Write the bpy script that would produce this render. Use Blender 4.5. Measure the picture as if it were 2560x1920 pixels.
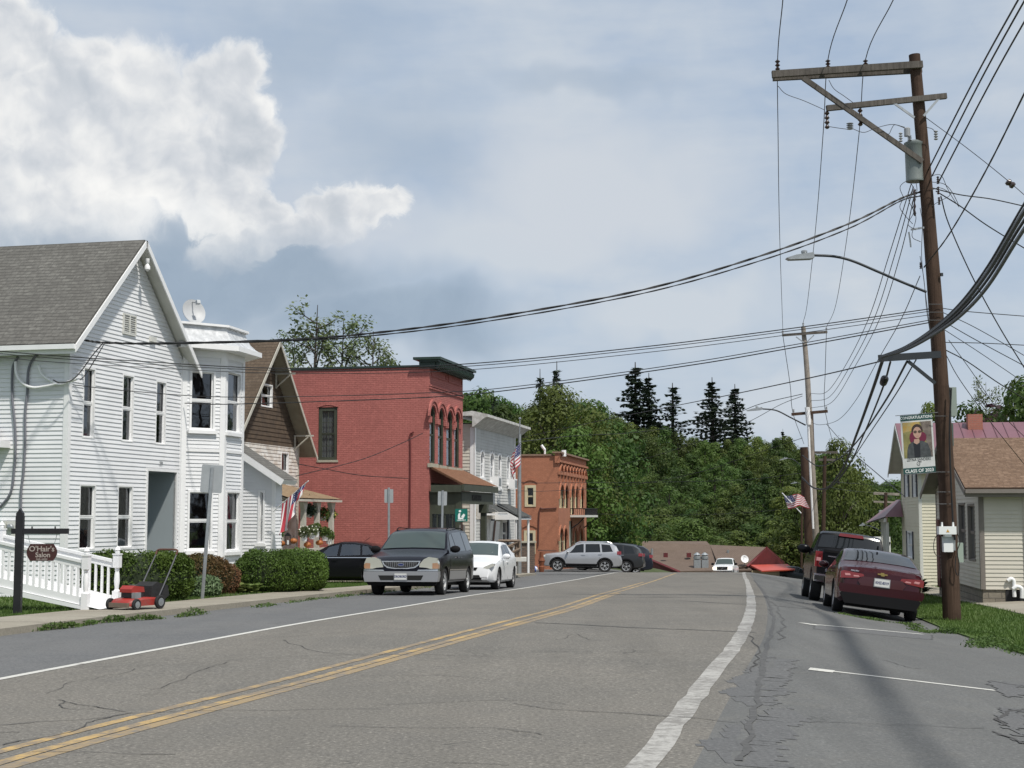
import bpy, bmesh, math, random
from mathutils import Vector, Matrix, noise
random.seed(7)
R = math.radians
sc = bpy.context.scene
col = sc.collection
for o in list(bpy.data.objects): bpy.data.objects.remove(o, do_unlink=True)

# ---------------------------------------------------------------- camera
FP = 3700.0; HC = 1.6; PITCH = math.atan(330/FP); SP, CP = math.sin(PITCH), math.cos(PITCH)
cd = bpy.data.cameras.new("camera"); cam = bpy.data.objects.new("camera", cd); col.objects.link(cam)
cam.location = (0, 0, HC); cam.rotation_euler = (R(90)+PITCH, 0, 0)
cd.sensor_width = 36; cd.lens = 36*FP/2560; cd.clip_start = .1; cd.clip_end = 3000
sc.camera = cam
sc.render.resolution_x, sc.render.resolution_y = 1024, 768

def ray(u, v):
    cx, cy = (u-1280)/FP, (960-v)/FP
    y = CP-cy*SP
    return cx/y, (SP+cy*CP)/y
def at(u, v, d):
    a, b = ray(u, v); return Vector((a*d, d, HC+b*d))

# ---------------------------------------------------------------- world, sun, exposure
SUN_EL, SUN_AZ = R(58), math.atan2(.56, -.80)          # azimuth of the direction towards the sun, from +Y towards +X
sd = Vector((math.cos(SUN_EL)*math.sin(SUN_AZ), math.cos(SUN_EL)*math.cos(SUN_AZ), math.sin(SUN_EL)))
sl = bpy.data.lights.new("sun", 'SUN'); so = bpy.data.objects.new("sun", sl); col.objects.link(so)
sl.energy = 4.2; sl.angle = R(2.5); sl.color = (1, .955, .88)
so.rotation_euler = sd.to_track_quat('Z', 'Y').to_euler()
sc.view_settings.view_transform = 'Standard'; sc.view_settings.look = 'None'
sc.view_settings.exposure = 0.0; sc.view_settings.gamma = 1
sc.view_settings.use_curve_mapping = False

w = bpy.data.worlds.new("World"); sc.world = w; w.use_nodes = True
nt = w.node_tree; N = nt.nodes; LK = nt.links; N.clear()
class NB:
    """tiny node helper"""
    def __init__(s, t): s.t = t
    def n(s, ty, **k):
        x = s.t.nodes.new(ty)
        for a, b in k.items(): setattr(x, a, b)
        return x
    def l(s, a, b): s.t.links.new(a, b)
    def inp(s, sock, v):
        if isinstance(v, bpy.types.NodeSocket): s.l(v, sock)
        else: sock.default_value = v
    def m(s, op, a, b=None, c=None, clamp=False):
        x = s.n('ShaderNodeMath', operation=op, use_clamp=clamp)
        s.inp(x.inputs[0], a)
        if b is not None: s.inp(x.inputs[1], b)
        if c is not None: s.inp(x.inputs[2], c)
        return x.outputs[0]
    def vm(s, op, a, b=None):
        x = s.n('ShaderNodeVectorMath', operation=op)
        s.inp(x.inputs[0], a)
        if b is not None: s.inp(x.inputs[1], b)
        return x
    def mix(s, f, a, b, blend='MIX'):
        x = s.n('ShaderNodeMix', data_type='RGBA', blend_type=blend)
        s.inp(x.inputs[0], f); s.inp(x.inputs[6], a); s.inp(x.inputs[7], b)
        return x.outputs[2]
    def noise(s, vec, scale, detail=4, rough=.55, dist=0):
        x = s.n('ShaderNodeTexNoise'); s.l(vec, x.inputs['Vector'])
        x.inputs['Scale'].default_value = scale; x.inputs['Detail'].default_value = detail
        x.inputs['Roughness'].default_value = rough; x.inputs['Distortion'].default_value = dist
        return x.outputs['Fac']
    def ramp(s, f, stops, interp='LINEAR'):
        x = s.n('ShaderNodeValToRGB'); s.l(f, x.inputs[0]); x.color_ramp.interpolation = interp
        e = x.color_ramp.elements
        while len(e) > 1: e.remove(e[-1])
        for i, (p, c) in enumerate(stops):
            k = e[0] if i == 0 else e.new(p)
            k.position = p; k.color = c if len(c) == 4 else (*c, 1)
        return x.outputs[0]
    def mapr(s, f, a, b, c=0, d=1, smooth=False):
        x = s.n('ShaderNodeMapRange'); x.interpolation_type = 'SMOOTHSTEP' if smooth else 'LINEAR'
        s.l(f, x.inputs[0])
        for i, q in enumerate((a, b, c, d)): x.inputs[i+1].default_value = q
        return x.outputs[0]
b = NB(nt)
sky = b.n('ShaderNodeTexSky', sky_type='NISHITA'); sky.sun_disc = False
sky.sun_elevation = SUN_EL; sky.sun_rotation = SUN_AZ; sky.air_density = 1.0; sky.dust_density = 1.5; sky.ozone_density = 1.5
tc = b.n('ShaderNodeTexCoord')
sx = b.n('ShaderNodeSeparateXYZ'); b.l(tc.outputs['Generated'], sx.inputs[0])
az = b.m('ARCTAN2', sx.outputs[0], sx.outputs[1]); el = b.m('ARCSINE', sx.outputs[2])
cv = b.n('ShaderNodeCombineXYZ'); b.l(az, cv.inputs[0]); b.l(el, cv.inputs[1]); P0 = cv.outputs[0]
def azel(u, v):
    x, z = ray(u, v); return math.atan2(x, 1), math.asin(z/math.sqrt(1+x*x+z*z))
def warp(vec, scale, amp, detail=6, rough=.6):
    t = b.n('ShaderNodeTexNoise'); b.l(vec, t.inputs['Vector']); t.inputs['Scale'].default_value = scale
    t.inputs['Detail'].default_value = detail; t.inputs['Roughness'].default_value = rough
    s_ = b.vm('SUBTRACT', t.outputs['Color'], (.5, .5, .5)).outputs[0]
    s_ = b.vm('MULTIPLY', s_, (amp, amp, 0)).outputs[0]
    return b.vm('ADD', vec, s_).outputs[0]
P1 = warp(warp(P0, 14, .055, 3), 60, .022, 7, .65)
P2 = warp(P0, 7, .12, 4)
def blobs(vec, lst):
    out = None
    for (u, v, ru, rv) in lst:
        a, e = azel(u, v)
        q = b.vm('SUBTRACT', vec, (a, e, 0)).outputs[0]
        q = b.vm('MULTIPLY', q, (FP/ru, FP/rv, 0)).outputs[0]
        q = b.vm('LENGTH', q).outputs[1]
        q = b.m('SUBTRACT', 1, q)
        out = q if out is None else b.m('MAXIMUM', out, q)
    return out
# backdrop of thin high cloud over blue
n1 = b.noise(P2, 5, 5, .55); n2 = b.noise(P1, 16, 7, .6)
strv = b.vm('MULTIPLY', P0, (4, 16, 0)).outputs[0]
n3 = b.noise(strv, 2.2, 5, .55)
blue = (.44, .57, .76, 1); pale = (.62, .67, .725, 1); slate = (.29, .375, .48, 1)
nis = b.vm('MULTIPLY', sky.outputs[0], (.085, .085, .085)).outputs[0]
base = b.mix(.35, blue, nis)
veil = b.mapr(b.m('ADD', n1, b.m('MULTIPLY', n3, .5)), .52, .95, .15, .95)
right = b.mapr(blobs(P2, [(1500, 480, 520, 330), (1300, 620, 600, 240), (1900, 1010, 420, 110), (1700, 800, 500, 160)]), 0, .7, 0, .9)
veil = b.m('MAXIMUM', veil, right)
c0 = b.mix(veil, base, pale)
dk = b.mapr(blobs(P2, [(300, 690, 620, 170), (600, 730, 620, 160), (940, 820, 500, 120), (-300, 600, 700, 160)]), 0, .75, 0, .92, True)
dk2 = b.mapr(blobs(P2, [(1000, 360, 380, 200), (760, 80, 360, 200), (1450, 200, 380, 60)]), 0, .9, 0, .5, True)
c0 = b.mix(dk2, c0, (.36, .45, .57, 1))
c1 = b.mix(dk, c0, b.mix(b.mapr(n2, .3, .7), slate, (.36, .45, .555, 1)))
haz = b.mapr(el, 0, .12, .55, 0)
c1 = b.mix(haz, c1, (.56, .63, .72, 1))
# cumulus
cu = blobs(P1, [(60, 430, 260, 150), (250, 380, 240, 170), (420, 420, 200, 150), (560, 200, 120, 130), (600, 330, 115, 120), (520, 480, 160, 110), (640, 500, 90, 60),
                (150, 540, 260, 130), (-200, 480, 360, 260), (30, 90, 130, 110), (860, 500, 150, 75), (780, 560, 190, 70), (960, 510, 80, 60), (560, 620, 110, 60), (600, 590, 100, 60), (240, 240, 330, 170)])
sepP = b.n('ShaderNodeSeparateXYZ'); b.l(P1, sepP.inputs[0])
def elv(v): return azel(600, v)[1]
fade = b.mapr(sepP.outputs[1], elv(690), elv(500), 0, 1, True)
fade2 = b.mapr(blobs(P1, [(820, 500, 300, 130)]), 0, .5, 0, 1, True)
fade = b.m('MAXIMUM', fade, b.m('MULTIPLY', fade2, b.mapr(sepP.outputs[1], elv(650), elv(520), 0, .85, True)))
cm = b.m('MULTIPLY', b.mapr(cu, .0, .30, 0, 1, True), fade)
soft = blobs(P2, [(1450, 470, 480, 260), (350, 330, 560, 330), (820, 560, 380, 140)])
c1 = b.mix(b.mapr(soft, 0, .7, 0, .55, True), c1, (.62, .66, .72, 1))
nb2 = b.noise(P0, 9, 4, .5); PW = warp(P0, 16, .035, 3)
emb = None
for sc_, off, am in ((10, .014, .85), (24, .006, .5)):
    e_ = b.m('MULTIPLY', b.m('SUBTRACT', b.noise(PW, sc_, 5, .5), b.noise(b.vm('ADD', PW, (off*.7, off, 0)).outputs[0], sc_, 5, .5)), am)
    emb = e_ if emb is None else b.m('ADD', emb, e_)
shade = b.m('ADD', b.m('ADD', b.m('MULTIPLY', emb, 1.5), b.m('MULTIPLY', nb2, .7)), b.m('ADD', .25, b.m('MULTIPLY', b.mapr(cu, 0, .5, .35, 0), .6)))
lit = b.ramp(shade, [(.36, (.50, .55, .61)), (.56, (.66, .69, .73)), (.72, (.83, .84, .845)), (.90, (.97, .965, .945))])
c2 = b.mix(cm, c1, lit)
bg = b.n('ShaderNodeBackground'); b.l(c2, bg.inputs[0]); bg.inputs[1].default_value = 1.0
wo = b.n('ShaderNodeOutputWorld'); b.l(bg.outputs[0], wo.inputs[0])
w.cycles.sampling_method = 'MANUAL'; w.cycles.sample_map_resolution = 512
sc.render.engine = 'CYCLES'

# ---------------------------------------------------------------- helpers
def tag(o, label=None, cat=None, group=None, kind=None):
    if label: o['label'] = label
    if cat: o['category'] = cat
    if group: o['group'] = group
    if kind: o['kind'] = kind
    return o
def empty(name, loc, label, cat, group=None):
    o = bpy.data.objects.new(name, None); col.objects.link(o); o.location = loc; o.empty_display_size = .2
    return tag(o, label, cat, group)
def rootloc(p):
    v = Vector((0, 0, 0))
    while p is not None: v += Vector(p.location); p = p.parent
    return v
class Fr:
    """frame: origin + three axes"""
    def __init__(s, o, x, y, z=Vector((0, 0, 1))): s.o, s.x, s.y, s.z = Vector(o), Vector(x), Vector(y), Vector(z)
    def p(s, a, b, c): return s.o+s.x*a+s.y*b+s.z*c
    def at(s, a, b, c): return Fr(s.p(a, b, c), s.x, s.y, s.z)
    def rotz(s, r):
        c, q = math.cos(r), math.sin(r); return Fr(s.o, s.x*c+s.y*q, s.y*c-s.x*q, s.z)
    def roty(s, r):
        c, q = math.cos(r), math.sin(r); return Fr(s.o, s.x*c-s.z*q, s.y, s.z*c+s.x*q)
    def rotx(s, r):
        c, q = math.cos(r), math.sin(r); return Fr(s.o, s.x, s.y*c+s.z*q, s.z*c-s.y*q)
WF = Fr((0, 0, 0), (1, 0, 0), (0, 1, 0))
class MB:
    def __init__(s): s.v = []; s.f = []; s.uv = {}; s.mi = {}
    def face(s, pts, uv=None, m=0):
        k = len(s.v); s.v += [Vector(p) for p in pts]; s.f.append(tuple(range(k, k+len(pts))))
        if uv: s.uv[len(s.f)-1] = uv
        if m: s.mi[len(s.f)-1] = m
    def box(s, F, x0, x1, y0, y1, z0, z1, m=0, uvs=True):
        c = [F.p(a, b_, c_) for a in (x0, x1) for b_ in (y0, y1) for c_ in (z0, z1)]
        X, Y, Z = (x0, x1), (y0, y1), (z0, z1)
        for q, ax in (((0, 1, 3, 2), 0), ((4, 6, 7, 5), 0), ((0, 4, 5, 1), 1), ((2, 3, 7, 6), 1), ((0, 2, 6, 4), 2), ((1, 5, 7, 3), 2)):
            uv = []
            for i in q:
                a, b_, c_ = X[i >> 2], Y[(i >> 1) & 1], Z[i & 1]
                uv.append(((b_, c_), (a, c_), (a, b_))[ax])
            s.face([c[i] for i in q], uv, m)
        return s
    def prism(s, F, poly, y0, y1, m=0):
        """poly in (x,z), extruded along y"""
        n = len(poly)
        s.face([F.p(a, y0, c) for a, c in poly], [(a, c) for a, c in poly], m)
        s.face([F.p(a, y1, c) for a, c in reversed(poly)], [(a, c) for a, c in reversed(poly)], m)
        for i in range(n):
            (a, c), (a2, c2) = poly[i], poly[(i+1) % n]
            L = math.hypot(a2-a, c2-c)
            s.face([F.p(a, y0, c), F.p(a, y1, c), F.p(a2, y1, c2), F.p(a2, y0, c2)], [(0, y0), (0, y1), (L, y1), (L, y0)], m)
        return s
    def tube(s, pts, r, n=8, cap=True, m=0):
        pts = [Vector(p) for p in pts]; rings = []
        rr = r if isinstance(r, (list, tuple)) else [r]*len(pts)
        up = None
        for i, p in enumerate(pts):
            d = (pts[min(i+1, len(pts)-1)]-pts[max(i-1, 0)])
            if d.length < 1e-9: d = Vector((0, 0, 1))
            d.normalize()
            if up is None: up = Vector((0, 0, 1)) if abs(d.z) < .9 else Vector((1, 0, 0))
            a = d.cross(up).normalized(); up = a.cross(d).normalized()
            k = len(s.v)
            for j in range(n):
                t = 2*math.pi*j/n; s.v.append(p+(a*math.cos(t)+up*math.sin(t))*rr[i])
            rings.append(k)
        for i in range(len(rings)-1):
            for j in range(n):
                q = (rings[i]+j, rings[i]+(j+1) % n, rings[i+1]+(j+1) % n, rings[i+1]+j)
                s.f.append(q)
                if m: s.mi[len(s.f)-1] = m
        if cap:
            s.f.append(tuple(rings[0]+j for j in reversed(range(n)))); s.f.append(tuple(rings[-1]+j for j in range(n)))
            if m: s.mi[len(s.f)-1] = m; s.mi[len(s.f)-2] = m
        return s
    def lathe(s, F, prof, n=20, m=0, cap=True):
        """prof (r, z) round F.z"""
        rings = []
        for r, z in prof:
            k = len(s.v)
            for j in range(n):
                t = 2*math.pi*j/n; s.v.append(F.p(r*math.cos(t), r*math.sin(t), z))
            rings.append(k)
        for i in range(len(rings)-1):
            for j in range(n):
                s.f.append((rings[i]+j, rings[i]+(j+1) % n, rings[i+1]+(j+1) % n, rings[i+1]+j))
                if m: s.mi[len(s.f)-1] = m
        for e, q in ((rings[0], 1), (rings[-1], 0)) if cap else ():
            id_ = [e+j for j in range(n)]
            s.f.append(tuple(reversed(id_) if q else id_))
            if m: s.mi[len(s.f)-1] = m
        return s
    def grid(s, P, uv=None, m=0, skip=None):
        """P[i][j] points"""
        k = len(s.v); ni, nj = len(P), len(P[0])
        for row in P: s.v += [Vector(p) for p in row]
        for i in range(ni-1):
            for j in range(nj-1):
                if skip and skip(i, j): continue
                q = (k+i*nj+j, k+(i+1)*nj+j, k+(i+1)*nj+j+1, k+i*nj+j+1); s.f.append(q)
                if uv: s.uv[len(s.f)-1] = [uv[i][j], uv[i+1][j], uv[i+1][j+1], uv[i][j+1]]
                if m: s.mi[len(s.f)-1] = m
        return s
    def text(s, F, txt, size, depth=.004, align='CENTER', bold=0, sx=1, m=0, ls=1):
        cu_ = bpy.data.curves.new('t', 'FONT'); cu_.body = txt; cu_.size = size; cu_.align_x = align; cu_.align_y = 'CENTER'
        cu_.extrude = depth/2; cu_.offset = bold; cu_.resolution_u = 3; cu_.space_line = ls
        o = bpy.data.objects.new('t', cu_); col.objects.link(o)
        dg = bpy.context.evaluated_depsgraph_get(); me = bpy.data.meshes.new_from_object(o.evaluated_get(dg))
        k = len(s.v)
        for v in me.vertices: s.v.append(F.p(v.co.x*sx, -v.co.z, v.co.y))
        for p in me.polygons:
            s.f.append(tuple(k+i for i in p.vertices))
            if m: s.mi[len(s.f)-1] = m
        bpy.data.objects.remove(o); bpy.data.curves.remove(cu_); bpy.data.meshes.remove(me)
        return s
    def build(s, name, mats, parent=None, smooth=None, bevel=0, local=None):
        me = bpy.data.meshes.new(name)
        o0 = local if local is not None else (rootloc(parent) if parent else Vector((0, 0, 0)))
        me.from_pydata([tuple(v-o0) for v in s.v], [], s.f)
        if s.uv:
            ul = me.uv_layers.new(name='UVMap').data
            for fi, uv in s.uv.items():
                for k, li in enumerate(me.polygons[fi].loop_indices): ul[li].uv = uv[k]
        mats = mats if isinstance(mats, (list, tuple)) else [mats]
        for m in mats: me.materials.append(m)
        for fi, m in s.mi.items(): me.polygons[fi].material_index = m
        me.validate()
        if smooth is not None:
            bm = bmesh.new(); bm.from_mesh(me); bmesh.ops.remove_doubles(bm, verts=bm.verts, dist=.0005)
            bmesh.ops.recalc_face_normals(bm, faces=bm.faces)
            for f in bm.faces: f.smooth = True
            for e in bm.edges:
                if len(e.link_faces) == 2:
                    e.smooth = e.calc_face_angle(0) < R(smooth)
            bm.to_mesh(me); bm.free()
        o = bpy.data.objects.new(name, me); col.objects.link(o)
        if parent: o.parent = parent
        if bevel:
            md = o.modifiers.new('bevel', 'BEVEL'); md.width = bevel; md.segments = 2; md.limit_method = 'ANGLE'; md.angle_limit = R(50)
        return o
def spline(pts, k=8):
    pts = [Vector(p) for p in pts]
    if len(pts) < 3: return [pts[0].lerp(pts[-1], i/k) for i in range(k+1)]
    out = []
    for i in range(len(pts)-1):
        p0 = pts[max(i-1, 0)] if i else pts[0]*2-pts[1]; p1, p2 = pts[i], pts[i+1]; p3 = pts[i+2] if i+2 < len(pts) else pts[-1]*2-pts[-2]
        for j in range(k):
            t = j/k
            out.append(.5*((2*p1)+(p2-p0)*t+(2*p0-5*p1+4*p2-p3)*t*t+(3*p1-p0-3*p2+p3)*t**3))
    out.append(pts[-1]); return out

# ---------------------------------------------------------------- materials
MATS = {}
def mat(name, c, rough=.6, metal=0, var=.0, vs=3.0, bump=0, bs=30, c2=None, spec=.5, coat=0, coord='Object', tr=0, rnd=0, dirt=0):
    if name in MATS: return MATS[name]
    m = bpy.data.materials.new(name); m.use_nodes = True; t = m.node_tree; t.nodes.clear(); q = NB(t)
    p = q.n('ShaderNodeBsdfPrincipled'); out = q.n('ShaderNodeOutputMaterial'); q.l(p.outputs[0], out.inputs[0])
    p.inputs['Roughness'].default_value = rough; p.inputs['Metallic'].default_value = metal
    p.inputs['Specular IOR Level'].default_value = spec; p.inputs['Coat Weight'].default_value = coat; p.inputs['Coat Roughness'].default_value = .04
    if tr: p.inputs['Transmission Weight'].default_value = tr
    tcx = q.n('ShaderNodeTexCoord'); vec = tcx.outputs[coord]
    cc = (*c, 1)
    if var or c2:
        f = q.noise(vec, vs, 6, .6)
        d = (*(c2 if c2 else tuple(x*(1-var) for x in c)), 1)
        cc = q.mix(q.mapr(f, .35, .65), cc, d)
    if dirt:
        f = q.noise(vec, vs*.35, 8, .7); cc = q.mix(q.mapr(f, .5, .75, 0, dirt), cc, (.12, .10, .08, 1))
    if rnd:
        oi = q.n('ShaderNodeObjectInfo'); h = q.n('ShaderNodeHueSaturation')
        q.l(q.mapr(oi.outputs['Random'], 0, 1, .5-.05*rnd, .5+.03*rnd), h.inputs[0]); q.l(q.mapr(oi.outputs['Random'], 0, 1, 1-.3*rnd, 1+.25*rnd), h.inputs[2])
        if isinstance(cc, tuple): h.inputs[4].default_value = cc
        else: q.l(cc, h.inputs[4])
        cc = h.outputs[0]
    q.inp(p.inputs['Base Color'], cc)
    if bump:
        bp = q.n('ShaderNodeBump'); bp.inputs['Strength'].default_value = bump; bp.inputs['Distance'].default_value = .02
        q.l(q.noise(vec, bs, 5, .6), bp.inputs['Height']); q.l(bp.outputs[0], p.inputs['Normal'])
    MATS[name] = m; return m
def brick(name, c, c2, mortar, bw=.22, bh=.075, ms=.008, bumpd=.01, rough=.85, patch=.0):
    if name in MATS: return MATS[name]
    m = bpy.data.materials.new(name); m.use_nodes = True; t = m.node_tree; t.nodes.clear(); q = NB(t)
    p = q.n('ShaderNodeBsdfPrincipled'); out = q.n('ShaderNodeOutputMaterial'); q.l(p.outputs[0], out.inputs[0]); p.inputs['Roughness'].default_value = rough
    uv = q.n('ShaderNodeTexCoord').outputs['UV']
    nz = q.n('ShaderNodeTexNoise'); q.l(uv, nz.inputs['Vector']); nz.inputs['Scale'].default_value = 2.5; nz.inputs['Detail'].default_value = 3
    wv = q.vm('ADD', uv, q.vm('MULTIPLY', q.vm('SUBTRACT', nz.outputs['Color'], (.5, .5, .5)).outputs[0], (.03, .03, 0)).outputs[0]).outputs[0]
    bt = q.n('ShaderNodeTexBrick'); q.l(wv, bt.inputs['Vector']); bt.inputs['Scale'].default_value = 1
    bt.inputs['Brick Width'].default_value = bw; bt.inputs['Row Height'].default_value = bh; bt.inputs['Mortar Size'].default_value = ms; bt.inputs['Mortar Smooth'].default_value = .3
    bt.inputs['Color1'].default_value = (*c, 1); bt.inputs['Color2'].default_value = (*c2, 1); bt.inputs['Mortar'].default_value = (*mortar, 1)
    f = q.noise(uv, .6, 7, .65); cc = q.mix(q.mapr(f, .35, .7, 0, .6), bt.outputs[0], (*tuple(x*.72 for x in c), 1))
    g = q.noise(uv, 5, 5, .7); cc = q.mix(q.mapr(g, .5, .78, 0, .55), cc, (*tuple(min(1, x*1.35) for x in c2), 1))
    q.l(cc, p.inputs['Base Color'])
    bp = q.n('ShaderNodeBump'); bp.inputs['Strength'].default_value = .6; bp.inputs['Distance'].default_value = bumpd
    hgt = q.m('ADD', q.m('SUBTRACT', 1, bt.outputs['Fac']), q.m('MULTIPLY', q.noise(uv, 12, 5, .7), .8))
    q.l(hgt, bp.inputs['Height']); q.l(bp.outputs[0], p.inputs['Normal'])
    MATS[name] = m; return m
def shingle(name, c, c2, c3, rh=.14, bw=.28, line=(.02, .02, .02)):
    if name in MATS: return MATS[name]
    m = bpy.data.materials.new(name); m.use_nodes = True; t = m.node_tree; t.nodes.clear(); q = NB(t)
    p = q.n('ShaderNodeBsdfPrincipled'); out = q.n('ShaderNodeOutputMaterial'); q.l(p.outputs[0], out.inputs[0]); p.inputs['Roughness'].default_value = .95
    p.inputs['Specular IOR Level'].default_value = .2
    uv = q.n('ShaderNodeTexCoord').outputs['UV']
    nz = q.n('ShaderNodeTexNoise'); q.l(uv, nz.inputs['Vector']); nz.inputs['Scale'].default_value = 3; nz.inputs['Detail'].default_value = 4
    wv = q.vm('ADD', uv, q.vm('MULTIPLY', q.vm('SUBTRACT', nz.outputs['Color'], (.5, .5, .5)).outputs[0], (.05, .04, 0)).outputs[0]).outputs[0]
    bt = q.n('ShaderNodeTexBrick'); q.l(wv, bt.inputs['Vector']); bt.inputs['Scale'].default_value = 1; bt.offset = .37; bt.offset_frequency = 3; bt.squash = .6; bt.squash_frequency = 2
    bt.inputs['Brick Width'].default_value = bw; bt.inputs['Row Height'].default_value = rh; bt.inputs['Mortar Size'].default_value = .006; bt.inputs['Mortar Smooth'].default_value = .2
    bt.inputs['Color1'].default_value = (*c, 1); bt.inputs['Color2'].default_value = (*c2, 1); bt.inputs['Mortar'].default_value = (*tuple(x*.6 for x in c), 1)
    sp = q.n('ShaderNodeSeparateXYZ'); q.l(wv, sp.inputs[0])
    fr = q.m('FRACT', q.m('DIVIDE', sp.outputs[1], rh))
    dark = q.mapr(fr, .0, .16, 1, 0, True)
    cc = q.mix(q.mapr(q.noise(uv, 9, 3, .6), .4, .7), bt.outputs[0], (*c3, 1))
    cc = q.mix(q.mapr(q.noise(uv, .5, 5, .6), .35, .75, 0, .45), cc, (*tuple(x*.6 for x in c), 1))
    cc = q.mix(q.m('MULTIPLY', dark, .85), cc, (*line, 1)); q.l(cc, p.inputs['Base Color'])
    bp = q.n('ShaderNodeBump'); bp.inputs['Strength'].default_value = 1; bp.inputs['Distance'].default_value = .012
    q.l(q.m('SUBTRACT', q.m('MULTIPLY', q.noise(uv, 40, 3, .6), .5), fr), bp.inputs['Height']); q.l(bp.outputs[0], p.inputs['Normal'])
    MATS[name] = m; return m
def glassmat(name, tint=(.02, .025, .03), refl=.06, vis=.5):
    if name in MATS: return MATS[name]
    m = bpy.data.materials.new(name); m.use_nodes = True; t = m.node_tree; t.nodes.clear(); q = NB(t)
    out = q.n('ShaderNodeOutputMaterial'); g = q.n('ShaderNodeBsdfGlossy'); g.inputs['Roughness'].default_value = .03; g.inputs[0].default_value = (.9, .93, .97, 1)
    tr = q.n('ShaderNodeBsdfTransparent'); tr.inputs[0].default_value = (vis, vis*1.02, vis*1.03, 1)
    fz = q.n('ShaderNodeFresnel'); fz.inputs[0].default_value = 1.5
    mx = q.n('ShaderNodeMixShader'); q.l(q.m('ADD', q.m('MULTIPLY', fz.outputs[0], 1.3), refl, clamp=True), mx.inputs[0]); q.l(tr.outputs[0], mx.inputs[1]); q.l(g.outputs[0], mx.inputs[2])
    nz = q.n('ShaderNodeBump'); nz.inputs['Strength'].default_value = .15; nz.inputs['Distance'].default_value = .05
    q.l(q.noise(q.n('ShaderNodeTexCoord').outputs['Object'], 1.2, 2), nz.inputs['Height']); q.l(nz.outputs[0], g.inputs['Normal'])
    q.l(mx.outputs[0], out.inputs[0]); MATS[name] = m; return m
M_white = mat('white_vinyl', (.77, .775, .785), .45, var=.10, vs=.8, dirt=.16, bump=.25, bs=3)
M_trim = mat('white_trim', (.80, .80, .80), .4, var=.05)
M_soffit = mat('soffit', (.62, .62, .58), .6, var=.1)
M_glass = glassmat('window_glass')
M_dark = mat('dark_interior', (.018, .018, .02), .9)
M_curt = mat('curtain', (.34, .35, .36), .9, var=.25, vs=12)
M_shade = mat('blind', (.5, .5, .48), .9, var=.1)
M_black = mat('black_metal', (.012, .012, .014), .45)
M_wire = mat('cable_black', (.012, .012, .013), .6)
M_galv = mat('galvanised_steel', (.42, .44, .45), .45, .7, var=.2, vs=8)
M_conc = mat('concrete', (.36, .34, .30), .9, var=.18, vs=1.2, bump=.3, bs=60, dirt=.25)
M_alu = mat('aluminium', (.62, .63, .64), .35, .6)
# ---------------------------------------------------------------- ground shape
def interp(tab, y):
    if y <= tab[0][0]:
        (a, p), (b_, q) = tab[0], tab[1]; return p+(q-p)*(y-a)/(b_-a)
    if y >= tab[-1][0]:
        (a, p), (b_, q) = tab[-2], tab[-1]; return q+(q-p)*(y-b_)/(b_-a)
    n = len(tab)
    for i in range(n-1):
        if tab[i][0] <= y <= tab[i+1][0]:
            x0, y0 = tab[i]; x1, y1 = tab[i+1]; h = x1-x0; t = (y-x0)/h
            m0 = (y1-tab[i-1][1])/(x1-tab[i-1][0]) if i else (y1-y0)/h
            m1 = (tab[i+2][1]-y0)/(tab[i+2][0]-x0) if i+2 < n else (y1-y0)/h
            return (2*t**3-3*t*t+1)*y0+(t**3-2*t*t+t)*h*m0+(-2*t**3+3*t*t)*y1+(t**3-t*t)*h*m1
def lin(tab, y):
    if y <= tab[0][0]: return tab[0][1]
    for (a, p), (c, q) in zip(tab, tab[1:]):
        if y <= c: return p+(q-p)*(y-a)/(c-a)
    return tab[-1][1]
PT = [(-30, 0), (0, 0), (12, 0), (22, -.06), (31, -.24), (38, -.4), (45, -.6), (55, -.85), (65, -1.1), (75, -1.33), (85, -1.6), (95, -2.1), (110, -2.85), (130, -3.8), (155, -5.4), (175, -6.6), (205, -6.2), (250, -1.5), (300, 3), (360, 6.5), (450, 7.5)]
PLT = [(-30, 0), (75, 0), (85, .04), (100, .5), (120, .9), (150, .5), (175, 0), (450, 0)]
RT = [(-20, -5.6), (0, -1.3), (9.6, .85), (11.8, 1.31), (15.6, 2.12), (20.8, 3.21), (29.7, 4.77), (41.8, 6.68), (58, 9.16), (70.6, 11.02), (85, 13.3), (100, 16.2), (130, 22.9), (165, 31), (200, 39), (450, 99)]
def Rx(y): return interp(RT, y) if y < 180 else lin(RT, y)
def gz(x, y):
    z = interp(PT, y); t = x-Rx(min(y, 180))
    if t > .3:
        kf = max(0, min(1, (y-16)/9)); z -= (1-kf)*.09*min(max(0, t-.6), 3.8)+kf*.135*min(t-.3, 3.0)
    if t > 5: z += .05*min(t-5, 6)
    if t < -7:
        k = min(1, (-7-t)/3); z += lin(PLT, y)*k
    if y > 180: z += 2*noise.noise(Vector((x*.012, y*.012, 0)))*min(1, (y-180)/50)
    return z
def gp(x, y, dz=0): return Vector((x, y, gz(x, y)+dz))
def onground(u, v, extra=0):
    a, c = ray(u, v); y = 3.0
    while y < 200:
        if HC+c*y <= gz(a*y, y)+extra: return Vector((a*y, y, gz(a*y, y)+extra))
        y += .02
    return None
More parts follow.
